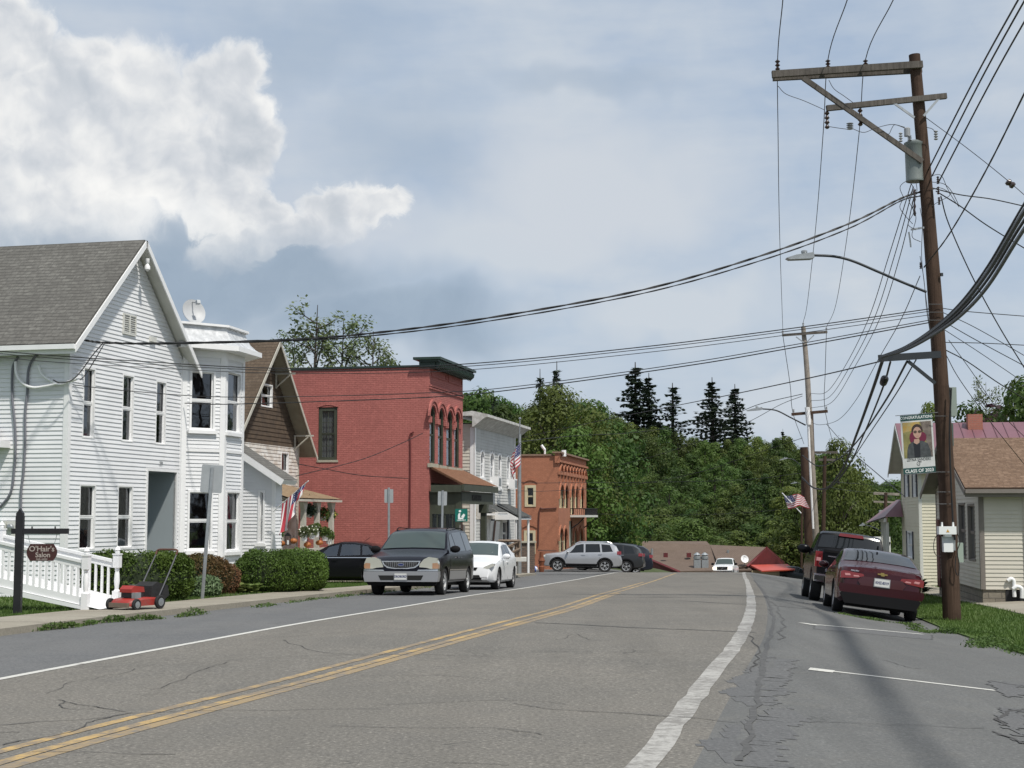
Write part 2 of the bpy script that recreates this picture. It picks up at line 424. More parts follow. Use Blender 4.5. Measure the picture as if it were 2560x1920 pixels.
def groundmat(name, c, c2, c3=None, fine=.35, agg=90, rough=.9, bumpd=.006, streak=0, crack=0, big=.35):
    m = bpy.data.materials.new(name); m.use_nodes = True; t = m.node_tree; t.nodes.clear(); q = NB(t)
    p = q.n('ShaderNodeBsdfPrincipled'); out = q.n('ShaderNodeOutputMaterial'); q.l(p.outputs[0], out.inputs[0]); p.inputs['Roughness'].default_value = rough; p.inputs['Specular IOR Level'].default_value = .25
    vec = q.n('ShaderNodeTexCoord').outputs['Object']
    cc = q.mix(q.mapr(q.noise(vec, big, 6, .6), .35, .65), (*c, 1), (*c2, 1))
    if c3: cc = q.mix(q.mapr(q.noise(vec, 1.7, 8, .7), .5, .75, 0, .6), cc, (*c3, 1))
    fn = q.noise(vec, agg, 3, .8)
    cc = q.mix(q.mapr(fn, .3, .5, fine, 0), cc, (*tuple(x*.35 for x in c), 1))
    cc = q.mix(q.mapr(fn, .55, .72, 0, fine), cc, (*tuple(min(1, x*2.1) for x in c), 1))
    if streak:
        sv = q.vm('MULTIPLY', vec, (1.0, .06, 1)).outputs[0]
        mp = q.n('ShaderNodeMapping'); q.l(vec, mp.inputs[0]); mp.inputs['Rotation'].default_value = (0, 0, R(11)); mp.inputs['Scale'].default_value = (.9, .035, 1)
        cc = q.mix(q.mapr(q.noise(mp.outputs[0], 1.6, 4, .6), .45, .7, 0, streak), cc, (*tuple(x*.62 for x in c), 1))
    if crack:
        vt = q.n('ShaderNodeTexVoronoi', feature='DISTANCE_TO_EDGE'); vt.inputs['Scale'].default_value = crack
        wq = q.n('ShaderNodeTexNoise'); q.l(vec, wq.inputs['Vector']); wq.inputs['Scale'].default_value = 1.5; wq.inputs['Detail'].default_value = 6
        q.l(q.vm('ADD', vec, q.vm('MULTIPLY', wq.outputs['Color'], (1.6, 1.6, 0)).outputs[0]).outputs[0], vt.inputs['Vector'])
        ck = q.m('MULTIPLY', q.mapr(vt.outputs['Distance'], 0, .011*crack, 1, 0), q.mapr(q.noise(vec, .35, 3, .6), .50, .6))
        cc = q.mix(q.m('MULTIPLY', ck, .7), cc, (.05, .05, .048, 1))
    q.l(cc, p.inputs['Base Color'])
    bp = q.n('ShaderNodeBump'); bp.inputs['Strength'].default_value = .6; bp.inputs['Distance'].default_value = bumpd
    q.l(fn, bp.inputs['Height']); q.l(bp.outputs[0], p.inputs['Normal'])
    MATS[name] = m; return m
M_road = groundmat('asphalt_carriageway', (.172, .160, .140), (.142, .135, .121), (.118, .113, .106), fine=.75, agg=28, streak=.28, crack=.45)
M_shl = groundmat('asphalt_shoulder', (.122, .124, .126), (.142, .142, .140), (.095, .097, .10), fine=.55, agg=32, streak=.2, crack=.5)
M_shr = groundmat('asphalt_parking', (.130, .131, .127), (.110, .111, .109), (.15, .145, .132), fine=.5, agg=32, streak=.35, crack=.28)
M_walk = groundmat('sidewalk_concrete', (.30, .275, .225), (.25, .225, .18), (.19, .17, .14), fine=.25, agg=25)
M_lawn = groundmat('lawn', (.060, .105, .022), (.085, .125, .03), (.13, .12, .05), fine=.6, agg=14, bumpd=.03)
M_earth = groundmat('earth', (.07, .085, .035), (.05, .07, .025), fine=.4, agg=6)
def yrange(a, c, st):
    n = max(1, int(round((c-a)/st))); return [a+(c-a)*i/n for i in range(n+1)]
def rowsf(a, c):
    out = []; y = a
    while y < c-1e-6: out.append(y); y += .5 if y < 60 else (1 if y < 110 else (2.5 if y < 180 else 8))
    out.append(c); return out
def band(name, y0, y1, t0, t1, m, dz=0, kerb=None, nx=None, jag=0):
    g = MB(); ys = rowsf(y0, y1)
    f0 = t0 if callable(t0) else (lambda y: t0); f1 = t1 if callable(t1) else (lambda y: t1)
    P = []
    n = nx or max(1, int(abs(f1(y0)-f0(y0))/1.0))
    for y in ys:
        a, c = f0(y), f1(y)
        if jag: a += jag*noise.noise(Vector((y*1.3, 5, 0)))+jag*.5*noise.noise(Vector((y*5, 9, 0)))
        P.append([gp(Rx(min(y, 180))+a+(c-a)*i/n, y, dz) for i in range(n+1)])
    g.grid(P)
    if kerb:
        for row in ((0,) if kerb == 'l' else (n,) if kerb == 'r' else (0, n)):
            g.grid([[p[row], p[row]-Vector((0, 0, abs(dz)+.15))] for p in P])
    o = g.build(name, m); tag(o, kind='structure'); return o
LO = -7.05
band('road', -12, 165, LO, .30, M_road, nx=8)
band('left_shoulder', -12, 80, -10.2, LO, M_shl, nx=4)
band('left_sidewalk', -12, 73, -11.75, -10.2, M_walk, .10, 'r', nx=2)
band('left_lawn', -12, 73, -60, -11.75, M_lawn, .07, nx=30)
band('parking_lot', 73, 100, -60, -7.05, M_shl, nx=34)
def RG(y): return lin([(-12, 7.4), (15, 7.2), (17.5, 6.2), (20, 5.1), (22, 4.1), (25, 3.9), (29, 3.75), (40, 3.7), (72, 3.9), (165, 4)], y)
band('parking_lane', -12, 165, .30, RG, M_shr, nx=26)
band('right_verge', -12, 165, RG, lambda y: 6.1 if y > 22 else RG(y)+1.0, M_lawn, .03, 'l', nx=8)
band('right_sidewalk', -12, 60, lambda y: 6.1 if y > 22 else RG(y)+1.0, lambda y: 7.4 if y > 22 else RG(y)+2.4, M_walk, .05, 'b', nx=4)
band('right_lawn', -12, 60, lambda y: 7.4 if y > 22 else RG(y)+2.4, 60, M_lawn, .03, nx=20)
band('right_yard', 60, 165, 6.1, 60, M_earth, 0, nx=20)
band('left_field', 100, 165, -60, LO, M_earth, nx=20)
# one sheet to the horizon beyond
g = MB(); xs = [-900, -500, -300, -200]+yrange(-150, 260, 10)+[350, 500, 900]
ys_ = yrange(165, 480, 9)+[650, 900, 1600]
g.grid([[Vector((x, y, (gz(x, min(y, 480))) - (.6 if y < 166 else 0))) for x in xs] for y in ys_])
tag(g.build('hillside', M_earth), kind='structure')
g = MB()
for x0, x1 in ((-900, -48), (38, 900)):
    P = []
    for y in yrange(-60, 176, 6):
        a, c = (x0, Rx(min(y, 165))-59) if x0 < 0 else (Rx(min(y, 165))+59, x1)
        P.append([Vector((a+(c-a)*i/6, y, gz(a+(c-a)*i/6, y)-.25)) for i in range(7)])
    g.grid(P)
tag(g.build('outer_ground', M_earth), kind='structure')

# ---------------------------------------------------------------- road paint, cracks, joints
def paintmat(name, c, under, wear=.5, scale=6):
    m = bpy.data.materials.new(name); m.use_nodes = True; t = m.node_tree; t.nodes.clear(); q = NB(t)
    p = q.n('ShaderNodeBsdfPrincipled'); out = q.n('ShaderNodeOutputMaterial'); q.l(p.outputs[0], out.inputs[0]); p.inputs['Roughness'].default_value = .8
    vec = q.n('ShaderNodeTexCoord').outputs['Object']
    f = q.m('ADD', q.m('MULTIPLY', q.noise(vec, scale, 6, .75), .6), q.m('MULTIPLY', q.noise(vec, .7, 3, .6), .4))
    cc = q.mix(q.mapr(f, wear-.04, wear+.06), (*c, 1), (*under, 1))
    q.l(q.mix(q.mapr(q.noise(vec, 25, 3, .7), .4, .7, 0, .35), cc, (*tuple(x*.6 for x in c), 1)), p.inputs['Base Color']); MATS[name] = m; return m
M_pw = paintmat('white_line_paint', (.55, .54, .50), (.2, .19, .175), .58)
M_pw2 = paintmat('worn_white_line_paint', (.38, .37, .345), (.20, .19, .175), .49, 9)
M_py = paintmat('yellow_line_paint', (.44, .30, .12), (.20, .165, .125), .48)
def strip(g, tab, wd, y0, y1, dz=.004, st=.5, n=1, jit=0):
    P = []
    for y in yrange(y0, y1, st):
        x = tab(y); ww = wd(y) if callable(wd) else wd
        j = jit*noise.noise(Vector((y*3, x, 1)))
        P.append([gp(x-ww/2+j, y, dz), gp(x+ww/2+j, y, dz)])
    g.grid(P)
g = MB(); strip(g, lambda y: Rx(y)+LO+.02, .11, -12, 120); tag(g.build('left_edge_line', M_pw), kind='structure')
g = MB(); strip(g, lambda y: Rx(y)-.02, lambda y: .20 if y < 45 else .17, -12, 140, jit=.03); tag(g.build('right_edge_line', M_pw2), kind='structure')
YT = [(-12, -4.05-5.0+1.0), (0, -5.5), (10, -3.4), (12.6, -2.72), (15.3, -2.0), (22.6, -.3), (29.2, .97), (43.9, 3.19), (56.4, 5.12), (69.5, 7.1), (85, 9.6), (140, 21)]
Yx = lambda y: interp(YT, y)
g = MB(); strip(g, lambda y: Yx(y)-.13, .11, -8, 56, jit=.012); strip(g, lambda y: Yx(y)+.13, .11, -8, 80, jit=.012)
tag(g.build('yellow_centre_line', M_py), kind='structure')
M_ghost = paintmat('faded_yellow_paint', (.30, .22, .12), (.17, .155, .138), .52)
g = MB(); strip(g, lambda y: Yx(y)+.27, .13, 4, 40, dz=.003, jit=.012); tag(g.build('faded_yellow_line', M_ghost), kind='structure')
g = MB()
def quadline(g, a, c, wd, dz=.004, n=14):
    a, c = Vector(a), Vector(c); d = (c-a); nn = Vector((-d.y, d.x)).normalized()*wd/2
    P = [[gp(*(a+d*i/n+nn), dz), gp(*(a+d*i/n-nn), dz)] for i in range(n+1)]
    g.grid(P)
for (pa, pb_, wd) in (((2049, 1675), (2490, 1727), .10), ((2019, 1560), (2307, 1586), .10)):
    A_, B_ = onground(*pa), onground(*pb_); quadline(g, A_.xy, B_.xy, wd)
    dirn = (B_-A_).xy.normalized(); quadline(g, A_.xy-dirn*.12+Vector((.0, -.05)), A_.xy+dirn*.14+Vector((0, -.05)), .28, dz=.006, n=1)
tag(g.build('parking_bay_lines', M_pw), kind='structure')
# cracks and tar seams: pixel polylines dropped onto the ground
M_crack = mat('crack_tar', (.055, .053, .051), .9)
M_tar = mat('tar_seam', (.09, .089, .087), .85, var=.3, vs=9)
M_patch = groundmat('dark_patch_asphalt', (.108, .109, .110), (.122, .122, .121), fine=.5, agg=30)
def crackline(g, pts, wd, jit=.05, dz=.0055):
    P = [onground(u, v) for u, v in pts]; P = [p for p in P if p]
    q = spline(P, 7); out = []
    for i, p in enumerate(q):
        j = Vector((noise.noise(Vector((p.x*2.3, p.y*2.3, 3))), noise.noise(Vector((p.x*2.3, p.y*2.3, 8))), 0))*jit*2
        j += Vector((noise.noise(Vector((p.x*9, p.y*9, 3))), noise.noise(Vector((p.x*9, p.y*9, 8))), 0))*jit*.6
        out.append((p+j))
    for i in range(len(out)-1):
        a, c = out[i].xy, out[i+1].xy; d = c-a
        if d.length < 1e-4: continue
        nn = Vector((-d.y, d.x)).normalized(); w0 = wd*(.45+.7*abs(noise.noise(Vector((a.x*4, a.y*4, 0))))); 
        g.face([gp(*(a-nn*w0/2), dz), gp(*(c-nn*w0/2), dz), gp(*(c+nn*w0/2), dz), gp(*(a+nn*w0/2), dz)])
g = MB()
CR = [([(0, 1865), (150, 1835), (240, 1800), (320, 1783)], .035), ([(0, 1815), (90, 1808), (240, 1795), (330, 1784), (480, 1780)], .03), ([(145, 1750), (220, 1762), (300, 1782)], .035),
      ([(175, 1756), (170, 1770), (240, 1775)], .025), ([(480, 1780), (700, 1776), (950, 1772)], .025), ([(130, 1735), (190, 1705), (300, 1685), (340, 1672)], .02), ([(230, 1668), (420, 1662), (720, 1642), (900, 1638), (1060, 1632)], .02),
      ([(700, 1600), (760, 1618), (850, 1636), (1060, 1637), (1300, 1645)], .025), ([(380, 1725), (470, 1690), (560, 1655)], .02), ([(0, 1830), (60, 1830)], .03), ([(620, 1600), (760, 1590), (980, 1570)], .02),
      ([(960, 1762), (1280, 1752), (1420, 1760)], .022), ([(1280, 1761), (1385, 1775), (1560, 1785), (1700, 1795), (1850, 1808)], .035), ([(1280, 1826), (1345, 1838)], .03), ([(830, 1815), (1000, 1820), (1240, 1822), (1280, 1830)], .022),
      ([(100, 1880), (440, 1888)], .025), ([(1290, 1628), (1460, 1630), (1700, 1634), (1840, 1638)], .022), ([(1400, 1600), (1440, 1585), (1480, 1600), (1530, 1602)], .02), ([(1560, 1637), (1580, 1624)], .018), ([(1420, 1498), (1620, 1505), (1890, 1512)], .03),
      ([(1540, 1460), (1700, 1465), (1860, 1472)], .03), ([(1110, 1905), (1280, 1916)], .02), ([(350, 1740), (600, 1725), (760, 1715)], .018), ([(1880, 1590), (1900, 1640), (1870, 1680)], .05), ([(2030, 1806), (2200, 1812), (2330, 1818), (2460, 1822)], .022),
      ([(2490, 1830), (2530, 1845), (2560, 1860)], .05), ([(2420, 1595), (2450, 1612), (2440, 1590)], .03), ([(2210, 1650), (2260, 1668), (2300, 1672)], .03), ([(1150, 1520), (1350, 1525), (1500, 1528)], .02), ([(900, 1690), (1100, 1690), (1250, 1700)], .018)]
for p, wd in CR: crackline(g, p, wd*.62)
tag(g.build('road_cracks', M_crack), kind='structure')
g = MB()
for p, wd, ji in [([(1340, 1557), (1440, 1562), (1600, 1570), (1760, 1576), (1890, 1582)], .10, .03), ([(1850, 1905), (1872, 1850), (1890, 1760), (1905, 1680), (1922, 1600), (1932, 1545), (1922, 1510), (1905, 1475), (1885, 1450)], .085, .03),
                  ([(1950, 1600), (1955, 1560), (1940, 1520), (1915, 1490), (1900, 1462)], .05, .05), ([(1700, 1502), (1900, 1512), (2050, 1525)], .10, .02), ([(1955, 1440), (1985, 1455), (2005, 1470)], .2, .05)]:
    crackline(g, p, wd, ji, .0045)
tag(g.build('tar_seams', M_tar), kind='structure')
def blotch(g, pts, dz, jag=.12, c=.05):
    P = [onground(u, v) for u, v in pts]; P = [(p.x, p.y) for p in P if p]
    x0, x1 = min(p[0] for p in P), max(p[0] for p in P); y0, y1 = min(p[1] for p in P), max(p[1] for p in P)
    def inside(x, y):
        x += noise.noise(Vector((x*2.5, y*2.5, 4)))*jag+noise.noise(Vector((x*9, y*9, 4)))*jag*.5; y += noise.noise(Vector((x*2.5, y*2.5, 9)))*jag*1.5+noise.noise(Vector((x*11, y*11, 9)))*jag*.6
        r = False
        for i in range(len(P)):
            (ax, ay), (bx_, by_) = P[i], P[i-1]
            if (ay > y) != (by_ > y) and x < (bx_-ax)*(y-ay)/(by_-ay)+ax: r = not r
        return r
    cy = c*2; ny = int((y1-y0)/cy)+6; nx = int((x1-x0)/c)+10
    for j in range(-4, ny):
        run = None; y = y0+j*cy
        for i in range(-6, nx):
            x = x0+i*c; q = inside(x+c/2, y+cy/2)
            if q and run is None: run = x
            if run is not None and (not q or x-run > .3):
                g.face([gp(run, y, dz), gp(x, y, dz), gp(x, y+cy, dz), gp(run, y+cy, dz)]); run = x if q else None
g = MB()
blotch(g, [(1765, 1850), (1800, 1830), (1850, 1800), (1900, 1790), (1990, 1770), (2020, 1800), (1960, 1850), (1960, 1915), (1800, 1915)], .003)
blotch(g, [(1808, 1740), (1850, 1690), (1920, 1640), (1985, 1650), (1975, 1700), (1930, 1760), (1880, 1770)], .003)
blotch(g, [(2035, 1573), (2330, 1600), (2330, 1588), (2036, 1563)], .003, .02)
tag(g.build('asphalt_patches', M_patch), kind='structure')
g = MB()
blotch(g, [(2455, 1700), (2500, 1706), (2560, 1712), (2560, 1735), (2510, 1740)], .006, .15)
blotch(g, [(2495, 1790), (2530, 1778), (2560, 1770), (2560, 1860), (2520, 1830)], .006, .2)
tag(g.build('broken_kerb_patches', M_patch), kind='structure')
g = MB()
for p in ([(2495, 1812), (2500, 1798), (2530, 1782), (2556, 1772)], [(2480, 1704), (2520, 1712), (2560, 1716)], [(2500, 1838), (2530, 1846), (2550, 1860)]): crackline(g, p, .06, .04, .008)
tag(g.build('pothole_edges', M_crack), kind='structure')
g = MB()   # sidewalk joints
for k in range(24):
    y = 14+k*1.6
    a = Rx(y); g.face([gp(a-11.75, y+.35, .104), gp(a-10.2, y, .104), gp(a-10.2, y+.02, .104), gp(a-11.75, y+.37, .104)])
tag(g.build('sidewalk_joints', M_crack), kind='structure')
# concrete walk, driveway on the left lawn
def slab(name, pts, m, dz):
    g = MB(); P = [onground(u, v, .07) for u, v in pts]; g.face([gp(p.x, p.y, dz) for p in P]); return tag(g.build(name, m), kind='structure')

slab('garden_walk', [(468, 1482), (560, 1490), (700, 1482), (620, 1470), (480, 1470)], M_walk, .085)
slab('driveway', [(800, 1458), (985, 1453), (985, 1447), (810, 1450)], M_walk, .085)
# ---------------------------------------------------------------- building tools
def proj(p):
    x, y, z = p[0], p[1], p[2]-HC; d = y*CP+z*SP; return 1280+FP*x/d, 960-FP*(-y*SP+z*CP)/d
def solve_s(F, n, u, z=0):
    lo, hi = -5, 30
    for _ in range(40):
        m = (lo+hi)/2
        if proj(F.p(m, n, z))[0] < u: lo = m
        else: hi = m
    return lo
class Wall:
    """vertical wall: origin, unit heading h (x,y), outward normal n"""
    def __init__(s, o, hd, side):
        s.o = Vector((o[0], o[1], 0)); s.h = Vector((math.sin(R(hd)), math.cos(R(hd)), 0)) if not isinstance(hd, Vector) else hd
        s.n = Vector((s.h.y, -s.h.x, 0))*side
        s.F = Fr(s.o, s.h, s.n)
    def s_of(s, u, v=1290):
        a, c = ray(u, v); # (a d, d) = o + k h
        d = (s.o.x*s.h.y-s.o.y*s.h.x)/(a*s.h.y-s.h.x)
        k = (Vector((a*d, d, 0))-s.o).dot(s.h); return k, HC+c*d, d
    def rect(s, u0, v0, u1, v1):
        vm_, um = (v0+v1)/2, (u0+u1)/2
        a, b_ = s.s_of(u0, vm_)[0], s.s_of(u1, vm_)[0]
        return (min(a, b_), max(a, b_), s.s_of(um, v1)[1], s.s_of(um, v0)[1])
def siding(g, F, z0, z1, lo, hi, holes=(), ex=.105, th=.018, uvo=0):
    """sawtooth clapboards. lo(z), hi(z) give the wall's ends; holes (s0,s1,z0,z1)"""
    z = z0
    while z < z1-1e-4:
        zt = min(z+ex, z1); cuts = sorted({z, zt}|{q for h in holes for q in h[2:4] if z < q < zt})
        for a, c in zip(cuts, cuts[1:]):
            mid = (a+c)/2
            segs = [(None, None)]
            hs = sorted([(h[0], h[1]) for h in holes if h[2] < mid < h[3]])
            pts = []; cur = 'lo'
            L = [('lo', 0)]
            for h0, h1 in hs: L += [(h0, 1), (h1, 2)]
            L += [('hi', 3)]
            fx = lambda q, zz: lo(zz) if q == 'lo' else hi(zz) if q == 'hi' else q
            for i in range(0, len(L), 2):
                qa, qb = L[i][0], L[i+1][0]
                x0a, x1a, x0c, x1c = fx(qa, a), fx(qb, a), fx(qa, c), fx(qb, c)
                if x1a-x0a < .005: continue
                x1c = max(x1c, x0c)
                ya, yc = th*(1-(a-z)/ex)+.002, th*(1-(c-z)/ex)+.002
                g.face([F.p(x0a, ya, a), F.p(x1a, ya, a), F.p(x1c, yc, c), F.p(x0c, yc, c)], [(x0a, a), (x1a, a), (x1c, c), (x0c, c)])
                if abs(a-z) < 1e-6: g.face([F.p(x0a, 0, a), F.p(x1a, 0, a), F.p(x1a, ya, a), F.p(x0a, ya, a)], [(x0a, a), (x1a, a), (x1a, a), (x0a, a)])
        z = zt
def flatwall(g, F, s0, s1, z0, z1, holes=(), lo=None, hi=None):
    xs = sorted({s0, s1}|{q for h in holes for q in h[:2] if s0 < q < s1}); zs = sorted({z0, z1}|{q for h in holes for q in h[2:4] if z0 < q < z1})
    for a, c in zip(xs, xs[1:]):
        for e, f in zip(zs, zs[1:]):
            mx, mz = (a+c)/2, (e+f)/2
            if any(h[0] < mx < h[1] and h[2] < mz < h[3] for h in holes): continue
            g.face([F.p(a, 0, e), F.p(c, 0, e), F.p(c, 0, f), F.p(a, 0, f)], [(a, e), (c, e), (c, f), (a, f)])
def window(parent, F, r, fm, name='window', trim=.08, out=.03, curtain=0, rows=1, muntin=None, arch=False, sill=None, gm=None, meet=.5, proud=.0, lowsash=True, cm=None, seg=8):
    """double hung sash window: casing frame > pane, sash, curtain, sill"""
    s0, s1, z0, z1 = r; gm = gm or M_glass; W = s1-s0
    g = MB(); t = trim
    g.box(F, s0, s0+t, -.10, out, z0, z1); g.box(F, s1-t, s1, -.10, out, z0, z1); g.box(F, s0+t, s1-t, -.10, out, z0, z0+t*.7)
    if not arch: g.box(F, s0+t, s1-t, -.10, out, z1-t, z1)
    else:
        rr = W/2; cz = z1-rr; cx = (s0+s1)/2
        n = 10
        for i in range(n):
            a0, a1 = math.pi*i/n, math.pi*(i+1)/n
            q = [(cx+rr*math.cos(a0), cz+rr*math.sin(a0)), (cx+rr*math.cos(a1), cz+rr*math.sin(a1)), (cx+(rr-t)*math.cos(a1), cz+(rr-t)*math.sin(a1)), (cx+(rr-t)*math.cos(a0), cz+(rr-t)*math.sin(a0))]
            g.prism(F, q, -.10, out)
    fo = g.build(name, fm, parent)
    si = .028
    a, c, e, f = s0+t, s1-t, z0+t*.7, z1-t
    mz = e+(f-e)*meet
    g = MB(); g.box(F, a, c, -.07, -.035, mz-si*.7, mz+si*.7)
    for (p, q, y) in ((e, mz-si*.7, -.065), (mz+si*.7, f, -.05)):
        if not lowsash and p == e: continue
        g.box(F, a, a+si, y, y+.02, p, q); g.box(F, c-si, c, y, y+.02, p, q)
        g.box(F, a+si, c-si, y, y+.02, p, p+si); g.box(F, a+si, c-si, y, y+.02, q-si, q)
    if muntin:
        nx, nz = muntin
        for i in range(1, nx): x = a+(c-a)*i/nx; g.box(F, x-.01, x+.01, -.058, -.046, e, f)
        for i in range(1, nz): z = e+(f-e)*i/nz; g.box(F, a, c, -.0585, -.0465, z-.01, z+.01)
    g.build('sash', fm if name != 'window_dark' else M_black, fo)
    g = MB(); g.face([F.p(a, -.068, e), F.p(c, -.068, e), F.p(c, -.068, f), F.p(a, -.068, f)]); g.build('pane', gm, fo)
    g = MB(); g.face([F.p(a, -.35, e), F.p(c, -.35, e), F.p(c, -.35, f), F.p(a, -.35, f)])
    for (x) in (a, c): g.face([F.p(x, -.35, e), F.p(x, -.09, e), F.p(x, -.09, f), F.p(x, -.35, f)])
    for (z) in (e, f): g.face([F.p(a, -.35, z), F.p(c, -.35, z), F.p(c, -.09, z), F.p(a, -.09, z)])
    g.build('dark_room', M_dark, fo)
    if curtain:
        g = MB(); cw = c-a
        def drape(x0, x1, zz0, zz1, y=-.2):
            n = max(6, int((x1-x0)/.02)); P = [[F.p(x0+(x1-x0)*i/n, y+.015*math.sin(i*1.9), z) for z in (zz0, zz1)] for i in range(n+1)]; g.grid(P)
        if curtain == 1: drape(a+cw*.55, c-.02, e+.02, f)
        if curtain == 2: drape(a, a+cw*.3, e, f); drape(c-cw*.3, c, e, f)
        if curtain == 3: drape(a, c, e+(f-e)*.5, f)
        if curtain == 4: drape(a, c, e, f, -.14)
        g.build('curtain', cm or M_curt, fo)
    if sill is not None:
        g = MB(); g.box(F, s0-.05, s1+.05, -.02, out+.06, z0-.09, z0-.001); g.build('sill', sill, fo)
    return fo
def boxes(name, m, parent, lst):
    for F, *q in lst:
        g = MB(); g.box(F, *q); g.build(name, m, parent)
def roofslab(g, a, c, d, e, th, uv0=(0, 0)):
    """a->c along eave, d above c ... corners a,c (eave) d,e (ridge: d over c, e over a)"""
    a, c, d, e = map(Vector, (a, c, d, e)); n = (c-a).cross(e-a).normalized()
    if n.z < 0: n = -n
    L = (c-a).length; Hh = (e-a).length; x = (c-a).normalized()
    f = lambda p: ((p-a).dot(x), math.sqrt(max(0, (p-a).length_squared-((p-a).dot(x))**2)))
    g.face([a+n*th, c+n*th, d+n*th, e+n*th], [f(a), f(c), f(d), f(e)])
    return n
def slabpart(name, mat_top, parent, a, c, d, e, th=.06):
    g = MB(); n = roofslab(g, a, c, d, e, th)
    a, c, d, e = map(Vector, (a, c, d, e))
    return g.build(name, mat_top, parent), n
def gable_house(root, A, hd, side, width, depth, zb, ze, zr, mats, og=.45, oe=.35, holes=(), sholes=(), ex=.105, far_o=None, ridge_s=None, gable_mat=None, zg=None, wallname='wall'):
    """gable wall runs from A along heading; house extends the other way than the gable's normal.
    side=+1: normal to the right of the heading (left-hand houses)."""
    G = Wall(A, hd, side); S = Wall(A, -G.n, 1); S.n = -G.h; S.F = Fr(S.o, S.h, S.n)
    ms = ridge_s if ridge_s is not None else width/2
    slo = lambda z: 0 if z <= ze else ms*(z-ze)/(zr-ze)
    shi = lambda z: width if z <= ze else width-(width-ms)*(z-ze)/(zr-ze)
    gz0 = zg if zg else zr
    g = MB(); siding(g, G.F, zb, gz0, slo, shi, holes, ex); g.build(wallname, mats['wall'], root)
    if zg: g = MB(); siding(g, G.F, zg, zr, slo, shi, holes, .16, .02); g.build('gable_shingles', gable_mat, root)
    g = MB(); siding(g, S.F, zb, ze, lambda z: 0, lambda z: depth, sholes, ex); g.build(wallname, mats['wall'], root)
    g = MB()   # closing walls (far side, back)
    p = lambda s, d, z: G.o+G.h*s-G.n*d+Vector((0, 0, z))
    g.face([p(width, 0, zb), p(width, depth, zb), p(width, depth, ze), p(width, 0, ze)])
    g.face([p(0, depth, zb), p(width, depth, zb), p(width, depth, ze), p(ms, depth, zr), p(0, depth, ze)])
    g.build('back_wall', mats['wall'], root)
    # roof
    k1 = (zr-ze)/ms; k2 = (zr-ze)/(width-ms)
    def slope(sgn):
        if sgn < 0: s_e, z_e = -oe, ze-oe*k1
        else: s_e, z_e = width+oe, ze-oe*k2
        return s_e, z_e
    for sgn in (-1, 1):
        s_e, z_e = slope(sgn)
        g = MB()
        c4 = [p(s_e, -og, z_e), p(s_e, depth+.2, z_e), p(ms, depth+.2, zr), p(ms, -og, zr)]
        roofslab(g, *c4, .10); n = (c4[1]-c4[0]).cross(c4[3]-c4[0]).normalized(); n = n if n.z > 0 else -n
        g.face([c4[0]+n*.055, c4[3]+n*.055, c4[3]+n*.10, c4[0]+n*.10]); g.face([c4[0]+n*.055, c4[1]+n*.055, c4[1]+n*.10, c4[0]+n*.10])
        ro = g.build('roof', mats['roof'], root)
        g = MB()
        g.face([q+n*.052 for q in c4], [(0, 0), (depth, 0), (depth, 4), (0, 4)]); g.build('soffit', mats['soffit'], ro)
        g = MB()   # bargeboard on the gable side + gutter along the eave
        a, e = c4[0], c4[3]; up = Vector((0, 0, 1)); f0 = (e-a)
        nn = G.n*.03
        g.face([a+n*.056+nn, e+n*.056+nn, e-up*.17+n*.056+nn, a-up*.17+n*.056+nn]); g.face([a+n*.056, e+n*.056, e-up*.17+n*.056, a-up*.17+n*.056])
        g.face([a+n*.056, a+n*.056+nn, e+n*.056+nn, e+n*.056]); g.face([a-up*.17+n*.056, a-up*.17+n*.056+nn, e-up*.17+n*.056+nn, e-up*.17+n*.056])
        g.face([a+n*.056, a+n*.056+nn, a-up*.17+n*.056+nn, a-up*.17+n*.056])
        g.build('bargeboard', mats['trim'], ro)
        if sgn < 0 or far_o:
            g = MB(); sv = -G.h if sgn < 0 else G.h
            F = Fr(c4[0], -G.n, sv)
            g.box(F, 0, depth+.2, .002, .11, -.06, .05); g.box(F, 0, depth+.2, -.02, .003, -.16, -.05); g.build('gutter', mats['trim'], ro)
    # corner boards
    g = MB(); g.box(G.F, -.025, .10, -.001, .028, zb, ze-.02); g.box(S.F, .003, .10, -.001, .0285, zb, ze-.02); g.build('corner_board', mats['trim'], root)
    boxes('corner_board', mats['trim'], root, [(G.F, width-.10, width+.025, -.001, .028, zb, ze-.02)])
    return G, S, ms

# ---------------------------------------------------------------- white house with the salon
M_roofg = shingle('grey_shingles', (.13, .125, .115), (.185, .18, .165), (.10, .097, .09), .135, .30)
MW = dict(wall=M_white, roof=M_roofg, soffit=M_soffit, trim=M_trim)
A1 = at(163, 1290, 33.5)
h1 = empty('white_house', (A1.x, A1.y, gz(A1.x, A1.y)), 'white clapboard house with grey shingle roof and metal topped bay, behind the mower', 'house')
GW = Wall(A1, 13.5, 1)
k_b = GW.s_of(449)[0]
zg1 = gz(A1.x, A1.y)+.07
ze1 = 5.72; zr1 = 8.33
def wr(W, q): return W.rect(*q)
gwin = [wr(GW, q) for q in [(206, 918, 236, 1096), (304, 936, 333, 1105), (388, 952, 414, 1112), (196, 1210, 237, 1375), (292, 1213, 330, 1371)]]
door = wr(GW, (365, 1179, 437, 1420)); door = (door[0], door[1], zg1+.2, door[3])
vent = wr(GW, (305, 786, 337, 838))
G1, S1, ms1 = gable_house(h1, A1, 13.5, 1, k_b, 12, zg1, ze1, zr1, MW, og=.36, oe=.35, holes=gwin+[door], ex=.1016)
for i, q in enumerate(gwin): window(h1, G1.F, q, M_trim, curtain=[3, 4, 1, 4, 4][i], trim=.04, out=.02, cm=mat('grey_curtain', (.20, .205, .20), .9, var=.35, vs=14))
